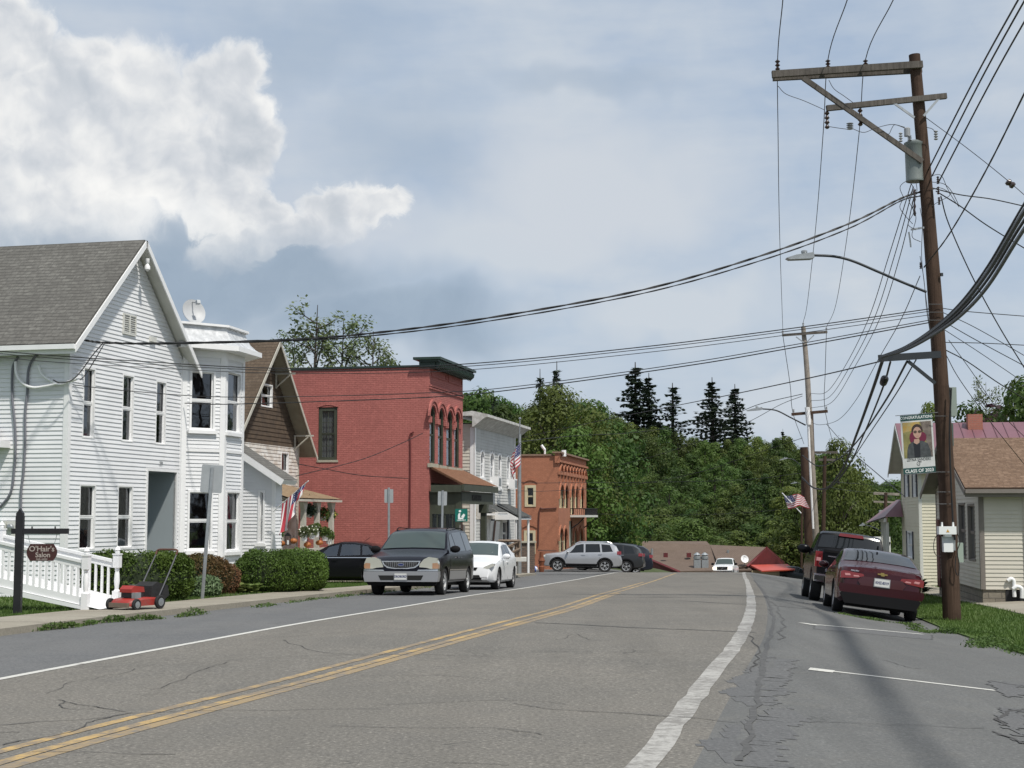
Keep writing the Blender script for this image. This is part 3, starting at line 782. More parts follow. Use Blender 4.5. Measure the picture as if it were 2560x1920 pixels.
# recessed doorway
g = MB(); F = G1.F; a, c, e, f = door; dm = mat('porch_grey', (.30, .34, .36), .6)
g.face([F.p(a, -1.1, e), F.p(c, -1.1, e), F.p(c, -1.1, f), F.p(a, -1.1, f)]); g.face([F.p(c, -1.1, e), F.p(c, -.0, e), F.p(c, -.0, f), F.p(c, -1.1, f)])
g.face([F.p(a, -1.1, e), F.p(a, -.0, e), F.p(a, -.0, f), F.p(a, -1.1, f)]); g.face([F.p(a, -1.1, f), F.p(c, -1.1, f), F.p(c, 0, f), F.p(a, 0, f)]); g.face([F.p(a, -1.1, e), F.p(c, -1.1, e), F.p(c, 0, e), F.p(a, 0, e)])
dr = g.build('door_recess', dm, h1)
g = MB(); g.box(F, a-.07, a, -.05, .04, e, f+.07); g.box(F, c, c+.07, -.05, .04, e, f+.07); g.box(F, a, c, -.05, .04, f, f+.07); g.build('door_frame', M_trim, dr)
g = MB(); g.box(F, a+.1, c-.1, -1.09, -1.06, e, f-.1); dd = g.build('door', mat('door_grey', (.36, .40, .42), .5), dr)
g = MB(); g.lathe(F.at(c-.18, -1.06, e+1), [(0, 0), (.03, 0), (.03, .03), (0, .05)], 10); g.build('handle', M_alu, dd)
# vent
g = MB(); a, c, e, f = vent; g.box(F, a, c, 0, .05, e, e+.04); g.box(F, a, c, 0, .05, f-.04, f); m_ = (a+c)/2
for x in (a, m_-.02, c-.04): g.box(F, x, x+.04, 0, .052, e+.04, f-.04)
for i in range(8):
    z = e+.05+(f-e-.1)*i/8; g.box(F, a+.04, c-.04, .01, .04, z, z+.02)
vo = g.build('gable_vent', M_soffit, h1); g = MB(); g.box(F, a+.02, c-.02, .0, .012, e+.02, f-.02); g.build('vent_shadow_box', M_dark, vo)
nb = MB(); nb.text(G1.F.at(*(lambda q: ((q[0]+q[1])/2, .03, (q[2]+q[3])/2))(wr(GW, (395, 1154, 407, 1163)))), '201', .13, .01); nb.build('house_number', M_galv, h1)
g = MB(); q = wr(GW, (371, 842, 384, 855)); g.box(G1.F, q[0], q[1], 0, .09, q[2], q[3]); g.build('junction_box', M_soffit, h1)
# lamp under the ridge
F = G1.F.at(ms1+.1, .35, zr1-.62); g = MB(); g.lathe(F, [(0, .25), (.05, .25), (.05, .15), (.03, .12), (.07, .05), (.07, -.02), (0, -.08)], 12); g.build('floodlight', M_trim, h1, smooth=40)
# bay
B_ = G1.F.p(k_b, 0, 0)
w1 = Wall(B_, 50, 1); k1_ = w1.s_of(556)[0]; C_ = w1.F.p(k1_, 0, 0); w2 = Wall(C_, 11, 1); k2_ = w2.s_of(604)[0]; D_ = w2.F.p(k2_, 0, 0)
bz = w1.s_of(500, 866)[1]; zgb = gz(C_.x, C_.y)+.05
bay = MB(); bw1 = [wr(w1, (473, 925, 537, 1076)), wr(w1, (467, 1225, 530, 1377))]; bw2 = [wr(w2, (564, 928, 600, 1083)), wr(w2, (562, 1226, 597, 1379))]
siding(bay, w1.F, zgb+.25, bz, lambda z: 0, lambda z: k1_, bw1, .1016); siding(bay, w2.F, zgb+.1, bz, lambda z: 0, lambda z: k2_, bw2, .1016)
w3 = Wall(D_, -30, 1); siding(bay, w3.F, zgb+.1, bz, lambda z: 0, lambda z: 1.6, [], .1016)
bo = bay.build('bay_wall', M_white, h1)
for q in bw1: window(bo, w1.F, q, M_trim, curtain=0, trim=.06, out=.04, sill=M_trim)
for i, q in enumerate(bw2): window(bo, w2.F, q, M_trim, curtain=2-i, trim=.06, out=.04, sill=M_trim)
zz = w2.s_of(580, 1130)[1]
for W_, kk in ((w1, k1_), (w2, k2_)):
    boxes('corner_board', M_trim, bo, [(W_.F, -.01, .14, .0, .03, zgb+.1, bz-.02), (W_.F, kk-.14, kk+.01, .0, .031, zgb+.1, bz-.02)])
    boxes('frieze_board', M_trim, bo, [(W_.F, .14, kk-.14, .0, .035, bz-.28, bz-.02)]); boxes('belt_board', M_trim, bo, [(W_.F, .14, kk-.14, .0, .04, zz-.04, zz+.04)])
# bay mansard: concave silvered metal
zt = w1.s_of(480, 806)[1]
def ringpts(off):
    """outline of the bay offset outward"""
    E3 = w3.F.p(1.6, 0, 0)
    n0 = w1.n; n1 = w2.n; n2 = w3.n
    def mit(p, a, c): m = (a+c); return p+m*(off/(1+a.dot(c)))
    return [B_+n0*off-w1.h*.3, mit(C_, n0, n1), mit(D_, n1, n2), E3+n2*off]
M_silver = mat('silvered_roof_metal', (.66, .67, .68), .5, .25, var=.0, c2=(.42, .43, .44), vs=5, bump=.2, bs=8)
g = MB(); prof = [(.42, bz+.03), (.30, bz+.10), (.16, bz+.24), (.06, bz+.42), (.02, zt-.06)]
P = [[p+Vector((0, 0, z)) for p in ringpts(o_)] for o_, z in prof]; g.grid(P)
mo = g.build('bay_roof', M_silver, bo)
g = MB()
for o_, z0_, z1_, back in ((.46, bz-.1, bz+.03, .0), (.12, zt-.06, zt+.0, -.1)):
    P = [[p+Vector((0, 0, z)) for p in ringpts(q)] for q, z in ((back, z0_), (o_, z0_), (o_, z1_), (back, z1_))]; g.grid(P)
g.build('cornice', M_trim, mo)
g = MB(); rp = ringpts(.0); g.face([p+Vector((0, 0, zt-.03)) for p in rp]+[B_-G1.n*1.5+Vector((0, 0, zt-.03))]); g.build('bay_roof_deck', M_galv, mo)
# satellite dish (own thing, sits on the bay)
dc = at(482, 782, 40.2)
ds = empty('satellite_dish', (dc.x, dc.y, zt), 'grey satellite dish standing on the silver roof of the white bay', 'satellite dish')
nrm = Vector((.55, -.75, .35)).normalized(); xx = nrm.cross(Vector((0, 0, 1))).normalized(); Fd = Fr(dc, xx, nrm.cross(xx), nrm)
g = MB()
for k, off in ((0, 0), (1, -.012)):
    P = [[Fd.p(r_*.33*math.cos(t), r_*.37*math.sin(t), .09*r_*r_+off) for t in [2*math.pi*j/28 for j in range(29)]] for r_ in (0.001, .25, .5, .75, 1)]; g.grid(P)
M_dish = mat('dish_grey', (.42, .43, .44), .5, var=.1)
g.build('reflector', M_dish, ds, smooth=60)
g = MB(); g.tube([Fd.p(0, -.3, .05), Fd.p(0, -.12, .38)], .015); g.box(Fd, -.05, .05, -.17, -.07, .34, .45); g.build('feed_arm', M_galv, ds)
g = MB(); g.tube([Vector((dc.x, dc.y, zt)), Vector((dc.x, dc.y, zt+.25)), Fd.p(0, 0, -.02)], .03); g.build('mast', M_galv, ds)
# side wing with a lean-to roof
E_ = at(607, 1290, 43.5); wv_ = Wall(E_, 13.5-90, -1); wv_.h = Vector((math.cos(R(13.5)), -math.sin(R(13.5)), 0)); wv_.n = Vector((-math.sin(R(13.5)), -math.cos(R(13.5)), 0)); wv_.F = Fr(wv_.o, wv_.h, wv_.n)
kE = wv_.s_of(687)[0]; zl = wv_.s_of(610, 1135)[1]; zrr = wv_.s_of(687, 1188)[1]; zgw = gz(E_.x, E_.y)+.1
ww = wr(wv_, (645, 1225, 663, 1358)); g = MB()
siding(g, wv_.F, zgw, zl, lambda z: -.6, lambda z: kE if z < zrr else kE*(zl-z)/(zl-zrr), [ww], .1016); wo_ = g.build('side_wing_wall', M_white, h1)
window(wo_, wv_.F, ww, M_trim, trim=.07, out=.035, sill=M_trim)
g = MB(); W4 = Wall(wv_.F.p(kE, 0, 0), 13.5, 1); siding(g, W4.F, zgw, zrr, lambda z: 0, lambda z: .5, [], .1016); g.build('side_wing_wall', M_white, h1)
boxes('corner_board', M_trim, wo_, [(wv_.F, kE-.09, kE+.02, .0, .03, zgw, zrr-.05), (wv_.F, -.35, -.25, .0, .03, zgw, zl)])
kk = (zl-zrr)/kE
c4 = [wv_.F.p(kE+.35, .3, zrr-.35*kk), wv_.F.p(kE+.35, -.75, zrr-.35*kk), wv_.F.p(-.8, -.75, zl+.8*kk), wv_.F.p(-.8, .3, zl+.8*kk)]
g = MB(); nn = roofslab(g, *c4, .10); ro = g.build('lean_to_roof', M_roofg, h1)
g = MB(); g.face([q+nn*.04 for q in c4])
g.face([c4[0]+nn*.09, c4[3]+nn*.09, c4[3]-nn*.1, c4[0]-nn*.1]); g.face([c4[0]+nn*.09, c4[1]+nn*.09, c4[1]-nn*.06, c4[0]-nn*.06]); g.build('fascia', M_trim, ro)
# service conduits, meters, cable drop on the side wall
SW = S1
def sp_(u, v, off=.05): k, z, d = SW.s_of(u, v); return SW.F.p(k, off, z)
M_cond = mat('conduit_grey', (.16, .165, .19), .6)
for nm, pts in (('conduit', [(48, 892), (36, 915), (33, 950), (34, 1000), (40, 1060), (42, 1120), (38, 1180), (33, 1220), (22, 1245), (0, 1270)]), ('conduit', [(108, 880), (88, 895), (74, 925), (71, 980), (66, 1040), (66, 1100), (62, 1180), (56, 1230), (55, 1310)])):
    g = MB(); g.tube(spline([sp_(*p) for p in pts], 5), .028, 8); g.build(nm, M_cond, h1, smooth=60)
for pts, r_, m_ in (([(46, 905), (48, 935), (62, 958), (90, 970), (125, 966), (150, 960)], .035, M_trim), ([(103, 915), (110, 935), (128, 950), (155, 962), (180, 955), (200, 948)], .03, M_trim)):
    g = MB(); g.tube(spline([sp_(*p, .12) for p in pts], 5), r_, 8); g.build('flex_conduit', m_, h1, smooth=60)
for k_, (u, v) in enumerate(((10, 1318), (33, 1318))):
    g = MB(); k, z, d = SW.s_of(u, v); Fm = SW.F; g.box(Fm, k-.1, k+.1, 0, .1, z-.22, z+.14); mo_ = g.build('electric_meter', M_soffit, h1)
    g = MB(); Fx = Fr(Fm.p(k, .1, z), Fm.x, Vector((0, 0, 1)), Fm.y); g.lathe(Fx, [(0, 0), (.085, 0), (.08, .05), (.06, .08), (0, .09)], 16); g.build('meter_glass', M_galv, mo_)
# small entry roof at the left edge of the view
k, z, d = SW.s_of(27, 1120); k0 = SW.s_of(-60, 1120)[0]; zt_ = SW.s_of(0, 1076)[1]
g = MB(); Fe = Fr(SW.F.p(k, 0, z), SW.F.x, SW.F.y)
g.prism(Fe, [(0, 0), (k0-k, 0), (k0-k, .16), (-0.0, .16)], .0, .5); eo = g.build('entry_roof', M_trim, h1)
g = MB(); g.face([Fe.p(-.05, .55, .17), Fe.p(k0-k, .55, .17), Fe.p(k0-k, .02, .62), Fe.p(.45, .02, .55)], [(0, 0), (2, 0), (2, 1), (0, 1)]); g.build('entry_shingles', M_roofg, eo)
# ridge cap torn strip
# ---------------------------------------------------------------- brown gabled house
M_roofb = shingle('brown_shingles', (.105, .078, .056), (.15, .115, .085), (.085, .062, .045), .16, .34)
M_wsh = mat('dark_wood_shingles', (.055, .040, .030), .9, var=.5, vs=5, c2=(.10, .07, .045))
M_peel = mat('peeling_white_paint', (.70, .69, .66), .8, c2=(.50, .44, .38), vs=3.5, dirt=.5)
M_tan = mat('tan_trim', (.50, .48, .42), .6, var=.15)
M_soft = mat('tan_soffit', (.30, .28, .23), .8, var=.15)
A2 = at(560, 1290, 51); hd2 = 13.5
h2 = empty('brown_gabled_house', (A2.x, A2.y, gz(A2.x, A2.y)), 'old house with brown shingle roof, dark shingled gable and peeling white siding', 'house')
W2 = Wall(A2, hd2, 1); wd2 = W2.s_of(744)[0]; zg2 = gz(A2.x, A2.y)
ze2 = W2.s_of(744, 1130)[1]+.30; zr2 = W2.s_of(700, 870)[1]+.03; r2s = wd2*.5
q2 = [wr(W2, (652, 960, 680, 1018)), wr(W2, (701, 1130, 720, 1225))]
G2, S2, _ = gable_house(h2, A2, hd2, 1, wd2, 9, zg2, ze2, zr2, dict(wall=M_peel, roof=M_roofb, soffit=M_soft, trim=M_tan), og=.58, oe=.5, holes=q2, zg=W2.s_of(700, 1115)[1], gable_mat=M_wsh, ex=.13)
for q in q2: window(h2, G2.F, q, M_trim, trim=.05)
for u, v in ((688, 935), (735, 1090)):
    g = MB(); k, z, d = W2.s_of(u, v); g.box(G2.F, k-.03, k+.03, .0, .8, z-.03, z+.03); g.box(G2.F, k-.028, k+.028, .02, .07, z-.55, z-.03); g.tube([G2.F.p(k, .05, z-.5), G2.F.p(k, .6, z-.04)], .03, 6); g.build('gable_bracket', M_tan, h2)
k, z, d = W2.s_of(708, 1238); g = MB(); g.box(G2.F, k-.3, k+.3, .0, .35, z-.2, z+.18); ac = g.build('air_conditioner', M_trim, h2)
g = MB(); g.box(G2.F, k-.25, k+.25, .35, .36, z-.15, z+.1); g.build('grille', M_galv, ac)
# porch with its posts
po2 = 1.7; ks1 = solve_s(G2.F, po2+.25, 853); z_p = at(853, 1252, G2.F.p(ks1, po2, 0).y).z; kp1 = ks1-.5
pr = [G2.F.p(1.0, po2+.25, z_p), G2.F.p(ks1, po2+.25, z_p), G2.F.p(ks1-1.8, .02, z_p+.62), G2.F.p(1.0, .02, z_p+.62)]
M_proof = shingle('tan_porch_shingles', (.27, .19, .115), (.34, .25, .16), (.22, .155, .10), .14, .3)
g = MB(); nn = roofslab(g, *pr, .06); g.face([pr[1]+nn*.06, G2.F.p(ks1, .02, z_p+.06), pr[2]+nn*.06], [(0, 0), (2, 0), (1, 2)]); ro = g.build('porch_roof', M_proof, h2)
g = MB(); g.face([q for q in pr]); g.box(Fr(pr[0], G2.h, G2.n), 0, ks1-1.0, -.05, .02, -.06, .02); g.build('fascia', M_tan, ro)
for u in (700, 757, 791, 827):
    k = solve_s(G2.F, po2, u); base = G2.F.p(k, po2, 0); zb_ = gz(base.x, base.y)+.25
    g = MB(); Fp = Fr((base.x, base.y, zb_), G2.h, G2.n); hh = z_p-.07-zb_
    g.box(Fp, -.10, .10, -.10, .10, 0, .9); g.box(Fp, -.085, .085, -.085, .085, .9, hh-.2); g.prism(Fp, [(-.24, hh), (.24, hh), (.1, hh-.28), (-.1, hh-.28)], -.086, .086); g.build('porch_post', M_tan, h2)
g = MB(); b0 = G2.F.p(0, 0, 0); Fp = Fr((b0.x, b0.y, zg2), G2.h, G2.n); g.box(Fp, 1, ks1-.2, .0, po2+.15, -.4, .28); g.box(Fp, 1, ks1-.2, po2+.1, po2+.16, .28, .55); zsh = at(760, 1368, G2.F.p(5, po2+.3, 0).y).z-zg2; g.box(Fp, 1.4, ks1-.3, po2+.17, po2+.46, .3, zsh); g.build('porch_floor', M_tan, h2)

# ---------------------------------------------------------------- red brick shop
M_redb = brick('painted_red_brick', (.385, .125, .108), (.42, .142, .122), (.31, .092, .080), ms=.012)
M_green = mat('dark_green_paint', (.018, .040, .030), .5, var=.3)
M_greenl = mat('olive_green_paint', (.055, .062, .042), .6, var=.3)
M_sillst = mat('sandstone_sill', (.42, .39, .31), .8, var=.2)
A3 = at(1072, 1290, 58)
h3 = empty('red_brick_shop', (A3.x, A3.y, gz(A3.x, A3.y)), 'two storey red painted brick shop with dark green cornice and corner porch', 'shop')
F3 = Wall(A3, 12.5, 1); S3 = Wall(A3, -F3.n, 1); S3.n = -F3.h; S3.F = Fr(S3.o, S3.h, S3.n)
zg3 = gz(A3.x, A3.y)-.2; zt3 = S3.s_of(1065, 918)[1]; wd3 = F3.s_of(1156)[0]; dp3 = 14
sw = wr(S3, (796, 1018, 843, 1150)); sh = (sw[0], sw[1], sw[2], sw[3])
zback = S3.s_of(735, 915)[1]
g = MB(); flatwall(g, S3.F, 0, dp3, zg3, zt3, [sh]); g.build('brick_wall', M_redb, h3)
window(h3, S3.F.at(0, .0, 0), sh, M_greenl, curtain=4, muntin=(2, 4), trim=.12, out=-.03, sill=M_sillst, cm=mat('pale_blind', (.42, .45, .46), .9, var=.2))
# segmental arch over side window
g = MB(); a, c, e, f = sh
for i in range(7):
    x0, x1 = a-.06+(c-a+.12)*i/7, a-.06+(c-a+.12)*(i+1)/7
    zz = lambda x: f-.02+.10*(1-((x-(a+c)/2)/((c-a)/2+.06))**2)
    g.prism(S3.F, [(x0, zz(x0)), (x1, zz(x1)), (x1, zz(x1)+.2), (x0, zz(x0)+.2)], -.05, .02)
g.build('brick_arch', M_redb, h3)
# front
zbot = F3.s_of(1110, 1165)[1]
fw = [wr(F3, q) for q in [(1074, 1016, 1088, 1158), (1095, 1022, 1109, 1163), (1116, 1028, 1131, 1167), (1136, 1032, 1148, 1169)]]
shopz = F3.s_of(1110, 1185)[1]
pd = .35
g = MB(); fholes = [(q[0], q[1], q[2], q[3]) for q in fw]+[(.3, wd3-.3, zg3, shopz-.4)]
flatwall(g, F3.F, 0, wd3, zg3, zt3, fholes)
for a, c, e, f in fw:      # arch spandrels and reveals
    r_ = (c-a)/2; cx, cz = (a+c)/2, f-r_
    for sgn in (-1, 1):
        pts = [(cx+sgn*r_, cz), (cx+sgn*r_, f), (cx, f)]+[(cx+sgn*r_*math.sin(t), cz+r_*math.cos(t)) for t in [math.pi/2*i/6 for i in range(7)]]
        g.face([F3.F.p(x, .0, z) for x, z in pts], pts)
    for x in (a, c): g.face([F3.F.p(x, 0, e), F3.F.p(x, -.12, e), F3.F.p(x, -.25, cz), F3.F.p(x, 0, cz)], [(0, e), (.25, e), (.25, cz), (0, cz)])
fo = g.build('front_wall', M_redb, h3)
g = MB()
for a, c, e, f in fw:
    r_ = (c-a)/2; cx, cz = (a+c)/2, f-r_
    for rr, dd_, pr_ in ((r_+.05, .14, .05), (r_+.2, .08, .09)):
        for i in range(10):
            t0, t1 = math.pi*i/10, math.pi*(i+1)/10
            g.prism(F3.F, [(cx+rr*math.cos(t0), cz+rr*math.sin(t0)), (cx+rr*math.cos(t1), cz+rr*math.sin(t1)), (cx+(rr+dd_)*math.cos(t1), cz+(rr+dd_)*math.sin(t1)), (cx+(rr+dd_)*math.cos(t0), cz+(rr+dd_)*math.sin(t0))], 0, pr_)
    for x in (a-.14, c+.02): g.box(F3.F, x-.04, x+.16, .0, .1, cz-.25, cz-.02)
za, zb_ = F3.s_of(1080, 960)[1], F3.s_of(1080, 952)[1]
for i, zz in enumerate((F3.s_of(1076, 966)[1], F3.s_of(1076, 972)[1])): g.box(F3.F, -.02, wd3, .0, .07-.02*i, zz, zz+.07)
pz0, pz1 = F3.s_of(1090, 945)[1], F3.s_of(1090, 930)[1]
for x0, x1 in ((.25, wd3*.47), (wd3*.53, wd3-.2)):
    g.box(F3.F, x0, x1, 0, .04, pz0, pz0+.05); g.box(F3.F, x0, x1, 0, .04, pz1, pz1+.05); g.box(F3.F, x0, x0+.05, 0, .041, pz0+.05, pz1); g.box(F3.F, x1-.05, x1, 0, .041, pz0+.05, pz1)
g.build('brick_trim', M_redb, h3)
for q in fw:
    window(h3, F3.F.at(0, -.02, 0), q, M_greenl, arch=True, trim=.06, out=.0, curtain=4, cm=M_greenl)
    g = MB(); g.box(F3.F, q[0]-.1, q[1]+.1, -.05, .12, q[2]-.17, q[2]-.02); g.build('sill', M_sillst, h3)
# cornice
zc = zt3; ci = MB(); Fc = F3.F
ci.box(Fc, -.28, wd3+.30, -.6, .52, zc+.28, zc+.38); ci.box(Fc, -.10, wd3+.1, -.4, .26, zc-.02, zc+.28); ci.box(Fc, -.2, wd3+.2, -.35, .42, zc+.2, zc+.279)
for i in range(24):
    x = -.05+(wd3+.1)*i/23; ci.prism(Fr(Fc.p(x, .3, zc), Fc.y, Fc.x), [(0, -.1), (0, .2), (.2, .2), (.17, .05), (.08, -.02)], -.04, .04)
ci.box(S3.F, .32, dp3, -.3, .05, zt3, zt3+.09)
ci.build('cornice', M_green, h3)
g = MB(); g.face([S3.F.p(0, 0, zt3), S3.F.p(dp3, 0, zt3), S3.F.p(dp3, -wd3, zt3), S3.F.p(0, -wd3, zt3)]); g.face([S3.F.p(0, -wd3, zg3), S3.F.p(dp3, -wd3, zg3), S3.F.p(dp3, -wd3, zt3), S3.F.p(0, -wd3, zt3)]); g.build('back_wall', M_redb, h3)
# downpipe cable on the side wall + sooty patches
g = MB(); k, z, d = S3.s_of(1027, 1095); k2, z2, d2 = S3.s_of(1025, 1320); g.tube(spline([S3.F.p(S3.s_of(1035, 1080)[0], .05, S3.s_of(1035, 1080)[1]), S3.F.p(k+.03, .04, z+.1), S3.F.p(k, .04, z-.4), S3.F.p(k2, .04, z2)], 5), .03, 6); g.build('wall_conduit', mat('dark_red_pipe', (.12, .02, .02), .6), h3)
# porch roof on green posts across the shopfront
zp = F3.s_of(1072, 1170)[1]; ze_ = F3.s_of(1072, 1192)[1]-.1
M_pbr = shingle('brown_porch_shingles', (.20, .10, .058), (.235, .125, .075), (.17, .085, .05), .14, .3)
po = 1.4; g = MB(); c4 = [F3.F.p(-.1, po, ze_-.25), F3.F.p(wd3+.5, po, ze_-.25), F3.F.p(wd3-.1, .02, zp), F3.F.p(.05, .02, zp)]; nn = roofslab(g, *c4, .08)
g.face([c4[0]+nn*.08, c4[3]+nn*.08, c4[3], c4[0]])
pro = g.build('porch_roof', M_pbr, h3)
g = MB(); g.face(c4); g.box(F3.F, -.1, wd3+.5, po-.05, po+.05, ze_-.45, ze_-.2); g.box(F3.F, -.1, 0, 0.1, po-.06, ze_-.5, ze_-.22); g.build('fascia', M_greenl, pro)
g = MB(); g.box(F3.F, .1, wd3+.3, po-.28, po-.13, ze_-.95, ze_-.46)
beam = g.build('porch_beam', M_greenl, h3)
g = MB(); g.text(Fr(F3.F.p(wd3*.5, po-.12, ze_-.71), F3.h*-1, -F3.n), 'POWHERS', .34, .02, sx=-1); g.build('shop_lettering', mat('weathered_letters', (.03, .03, .028), .7), beam)
Fn = Fr(F3.F.p(.16, 0, 0), F3.n, -F3.h); b0 = F3.F.p(.2, .6, 0); zb0 = gz(b0.x, b0.y); nw = po-.15
g = MB(); g.box(Fn, .0, nw, -.05, .05, ze_-1.35, ze_-.46); g.box(Fn, 0, nw, -.04, .04, zb0, zb0+.5); g.box(Fn, nw-.2, nw+.02, -.08, .08, zb0, ze_-.46); g.box(Fn, 0, .1, -.05, .05, zb0+.5, ze_-1.35)
for i in range(1, 4): g.box(Fn, nw*i/4-.03, nw*i/4+.01, -.03, .03, zb0+.5, ze_-1.35)
g.box(Fn, .1, nw-.2, -.02, .02, zb0+1.9, zb0+1.96)
scn = g.build('glazed_screen', M_greenl, h3)
g = MB(); g.face([Fn.p(.0, .0, zb0+.5), Fn.p(nw, .0, zb0+.5), Fn.p(nw, .0, ze_-1.35), Fn.p(0, .0, ze_-1.35)]); g.build('pane', M_glass, scn)
g = MB()
for i in range(4): k = i*.32+.05; g.grid([[Fn.p(k+.03*j, -.3+.02*math.sin(j*2.), z) for z in (zb0+.6, ze_-1.5)] for j in range(6)])
g.build('curtain', M_curt, scn)
for u_ in (1209,):
    k = solve_s(F3.F, po-.2, u_); b0 = F3.F.p(k, po-.2, 0); zb0 = gz(b0.x, b0.y); g = MB(); Fp = Fr((b0.x, b0.y, zb0), F3.h, F3.n); hh = ze_-.95-zb0
    g.box(Fp, -.11, .11, -.11, .11, 0, hh); g.box(Fp, -.17, .17, -.17, .17, hh-.35, hh-.001); g.build('porch_post', M_greenl, h3)
# shopfront glazing
g = MB(); F = F3.F; sf0, sf1, sz0, sz1 = .3, wd3-.3, zg3+.5, shopz-.4
g.box(F, sf0, sf1, -.25, -.2, zg3, zg3+.9); g.box(F, sf0, sf1, -.25, -.1, sz1-.35, sz1)
for i in range(7): x = sf0+(sf1-sf0)*i/6; g.box(F, x-.07, x+.07, -.26, -.06, zg3, sz1)
sfp = g.build('shopfront', M_greenl, h3)
g = MB(); g.face([F.p(sf0, -.22, zg3), F.p(sf1, -.22, zg3), F.p(sf1, -.22, sz1), F.p(sf0, -.22, sz1)]); g.build('pane', M_glass, sfp)
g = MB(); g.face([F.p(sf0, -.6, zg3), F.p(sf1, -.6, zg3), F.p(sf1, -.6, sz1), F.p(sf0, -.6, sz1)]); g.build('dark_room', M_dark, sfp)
g = MB()
for i in range(6): 
    k = i*.42+.2; g.grid([[F.p(k+.03*j, -.4+.02*math.sin(j*2.), z) for z in (zg3+1, sz1-.5)] for j in range(6)])
g.build('curtain', M_curt, sfp)

# ---------------------------------------------------------------- grey-white false front building
M_cream = mat('cream_siding', (.60, .565, .49), .6, var=.12, vs=2, dirt=.12)
M_paleg = mat('pale_grey_siding', (.55, .55, .53), .6, var=.12, vs=2, dirt=.2)
A4 = at(1186, 1290, 67)
h4 = empty('false_front_building', (A4.x, A4.y, gz(A4.x, A4.y)), 'narrow pale clapboard building with four arched windows under a sloping white cornice', 'building')
F4 = Wall(A4, 11.5, 1); S4 = Wall(A4, -F4.n, 1); S4.n = -F4.h; S4.F = Fr(S4.o, S4.h, S4.n)
wd4 = F4.s_of(1287)[0]; zg4 = gz(A4.x, A4.y)-.3; zt4 = F4.s_of(1187, 1052)[1]
aw = [wr(F4, q) for q in [(1200, 1124, 1210, 1195), (1224, 1128, 1235, 1205), (1244, 1132, 1253, 1222), (1266, 1137, 1275, 1210)]]
lowin = [wr(F4, (1204, 1288, 1219, 1370)), wr(F4, (1255, 1300, 1268, 1365))]
g = MB(); siding(g, F4.F, zg4, zt4, lambda z: 0, lambda z: wd4, aw+lowin, .14, .018); g.build('front_wall', M_paleg, h4)
g = MB(); siding(g, S4.F, zg4, zt4-.15, lambda z: 0, lambda z: 10, [], .155, .02); g.build('side_wall', M_cream, h4)
for i, q in enumerate(aw): window(h4, F4.F, q, M_trim, arch=True, trim=.09, curtain=4 if i in (1, 3) else 0, sill=M_trim)
for q in lowin: window(h4, F4.F, q, M_trim, trim=.1)
for i in (1, 3):
    k = (aw[i][0]+aw[i][1])/2; g = MB(); g.box(F4.F, k-.3, k+.3, .0, .4, aw[i][2]-.25, aw[i][2]+.25); a_ = g.build('air_conditioner', M_trim, h4); g = MB(); g.box(F4.F, k-.25, k+.25, .4, .41, aw[i][2]-.18, aw[i][2]+.18); g.build('grille', M_galv, a_)
g = MB(); g.box(F4.F, -.05, .16, .0, .035, zg4, zt4-.3); g.box(S4.F, 0.03, .2, .0, .036, zg4, zt4-.3); g.build('corner_board', M_trim, h4)
boxes('corner_board', M_trim, h4, [(F4.F, wd4-.14, wd4+.02, .0, .035, zg4, zt4-.3)])
g = MB(); Fx = F4.F
g.prism(Fr(Fx.p(0, 0, zt4), Fx.y, Fx.x), [(0, -.3), (.05, -.3), (.6, .12), (.72, .14), (.72, .26), (0, .42), (-.9, .32), (-.9, .2), (0, .2)], -.5, wd4+.6); g.build('cornice', mat('weathered_white', (.60, .60, .58), .8, c2=(.38, .37, .35), vs=4), h4)
g = MB(); g.box(F4.F, .3, wd4-.1, .0, .05, zg4+2.9, zg4+3.55); g.build('sign_fascia', mat('weathered_board', (.42, .38, .32), .9, c2=(.55, .53, .5), vs=6), h4)
g = MB(); g.face([S4.F.p(0, 0, zt4-.1), S4.F.p(10, 0, zt4-.1), S4.F.p(10, -wd4, zt4-.1), S4.F.p(0, -wd4, zt4-.1)]); g.face([S4.F.p(0, -wd4, zg4), S4.F.p(10, -wd4, zg4), S4.F.p(10, -wd4, zt4-.1), S4.F.p(0, -wd4, zt4-.1)]); g.build('back_wall', M_paleg, h4)
M_dsh = shingle('charcoal_shingles', (.075, .08, .08), (.11, .115, .115), (.06, .062, .06), .14, .3)
# two entry hoods
for (k0, k1, zz, out, hh_) in ((1.2, 3.4, F4.s_of(1205, 1283)[1], .85, .42), (4.2, 7.6, F4.s_of(1262, 1294)[1], 1.2, .62)):
    g = MB(); n_ = roofslab(g, F4.F.p(k0, out, zz), F4.F.p(k1, out, zz), F4.F.p(k1, .02, zz+hh_), F4.F.p(k0+(.6 if k0 < 2 else 0), .02, zz+hh_), .05)
    if k0 < 2: g.face([F4.F.p(k0, out, zz+.05), F4.F.p(k0+.6, .02, zz+hh_+.05), F4.F.p(k0, .02, zz+.05)], [(0, 0), (1, 1), (1, 0)])
    ho = g.build('entry_hood', M_dsh, h4)
    g = MB()
    if k0 > 2: g.prism(Fr(F4.F.p(k0+.03, 0, zz), F4.n, F4.h), [(0.02, -.1), (out-.03, -.1), (out-.03, -.01), (.02, hh_-.03)], 0, k1-k0-.06)
    else: g.box(F4.F, k0, k1, .02, out-.02, zz-.1, zz-.01)
    g.build('hood_soffit', M_trim, ho)
for k in (4.35, 7.4):
    b0 = F4.F.p(k, 1.05, 0); g = MB(); z_ = gz(b0.x, b0.y); g.tube([(b0.x, b0.y, z_), (b0.x, b0.y, F4.s_of(1262, 1294)[1]-.1)], .06, 8); g.build('hood_post', M_trim, h4)
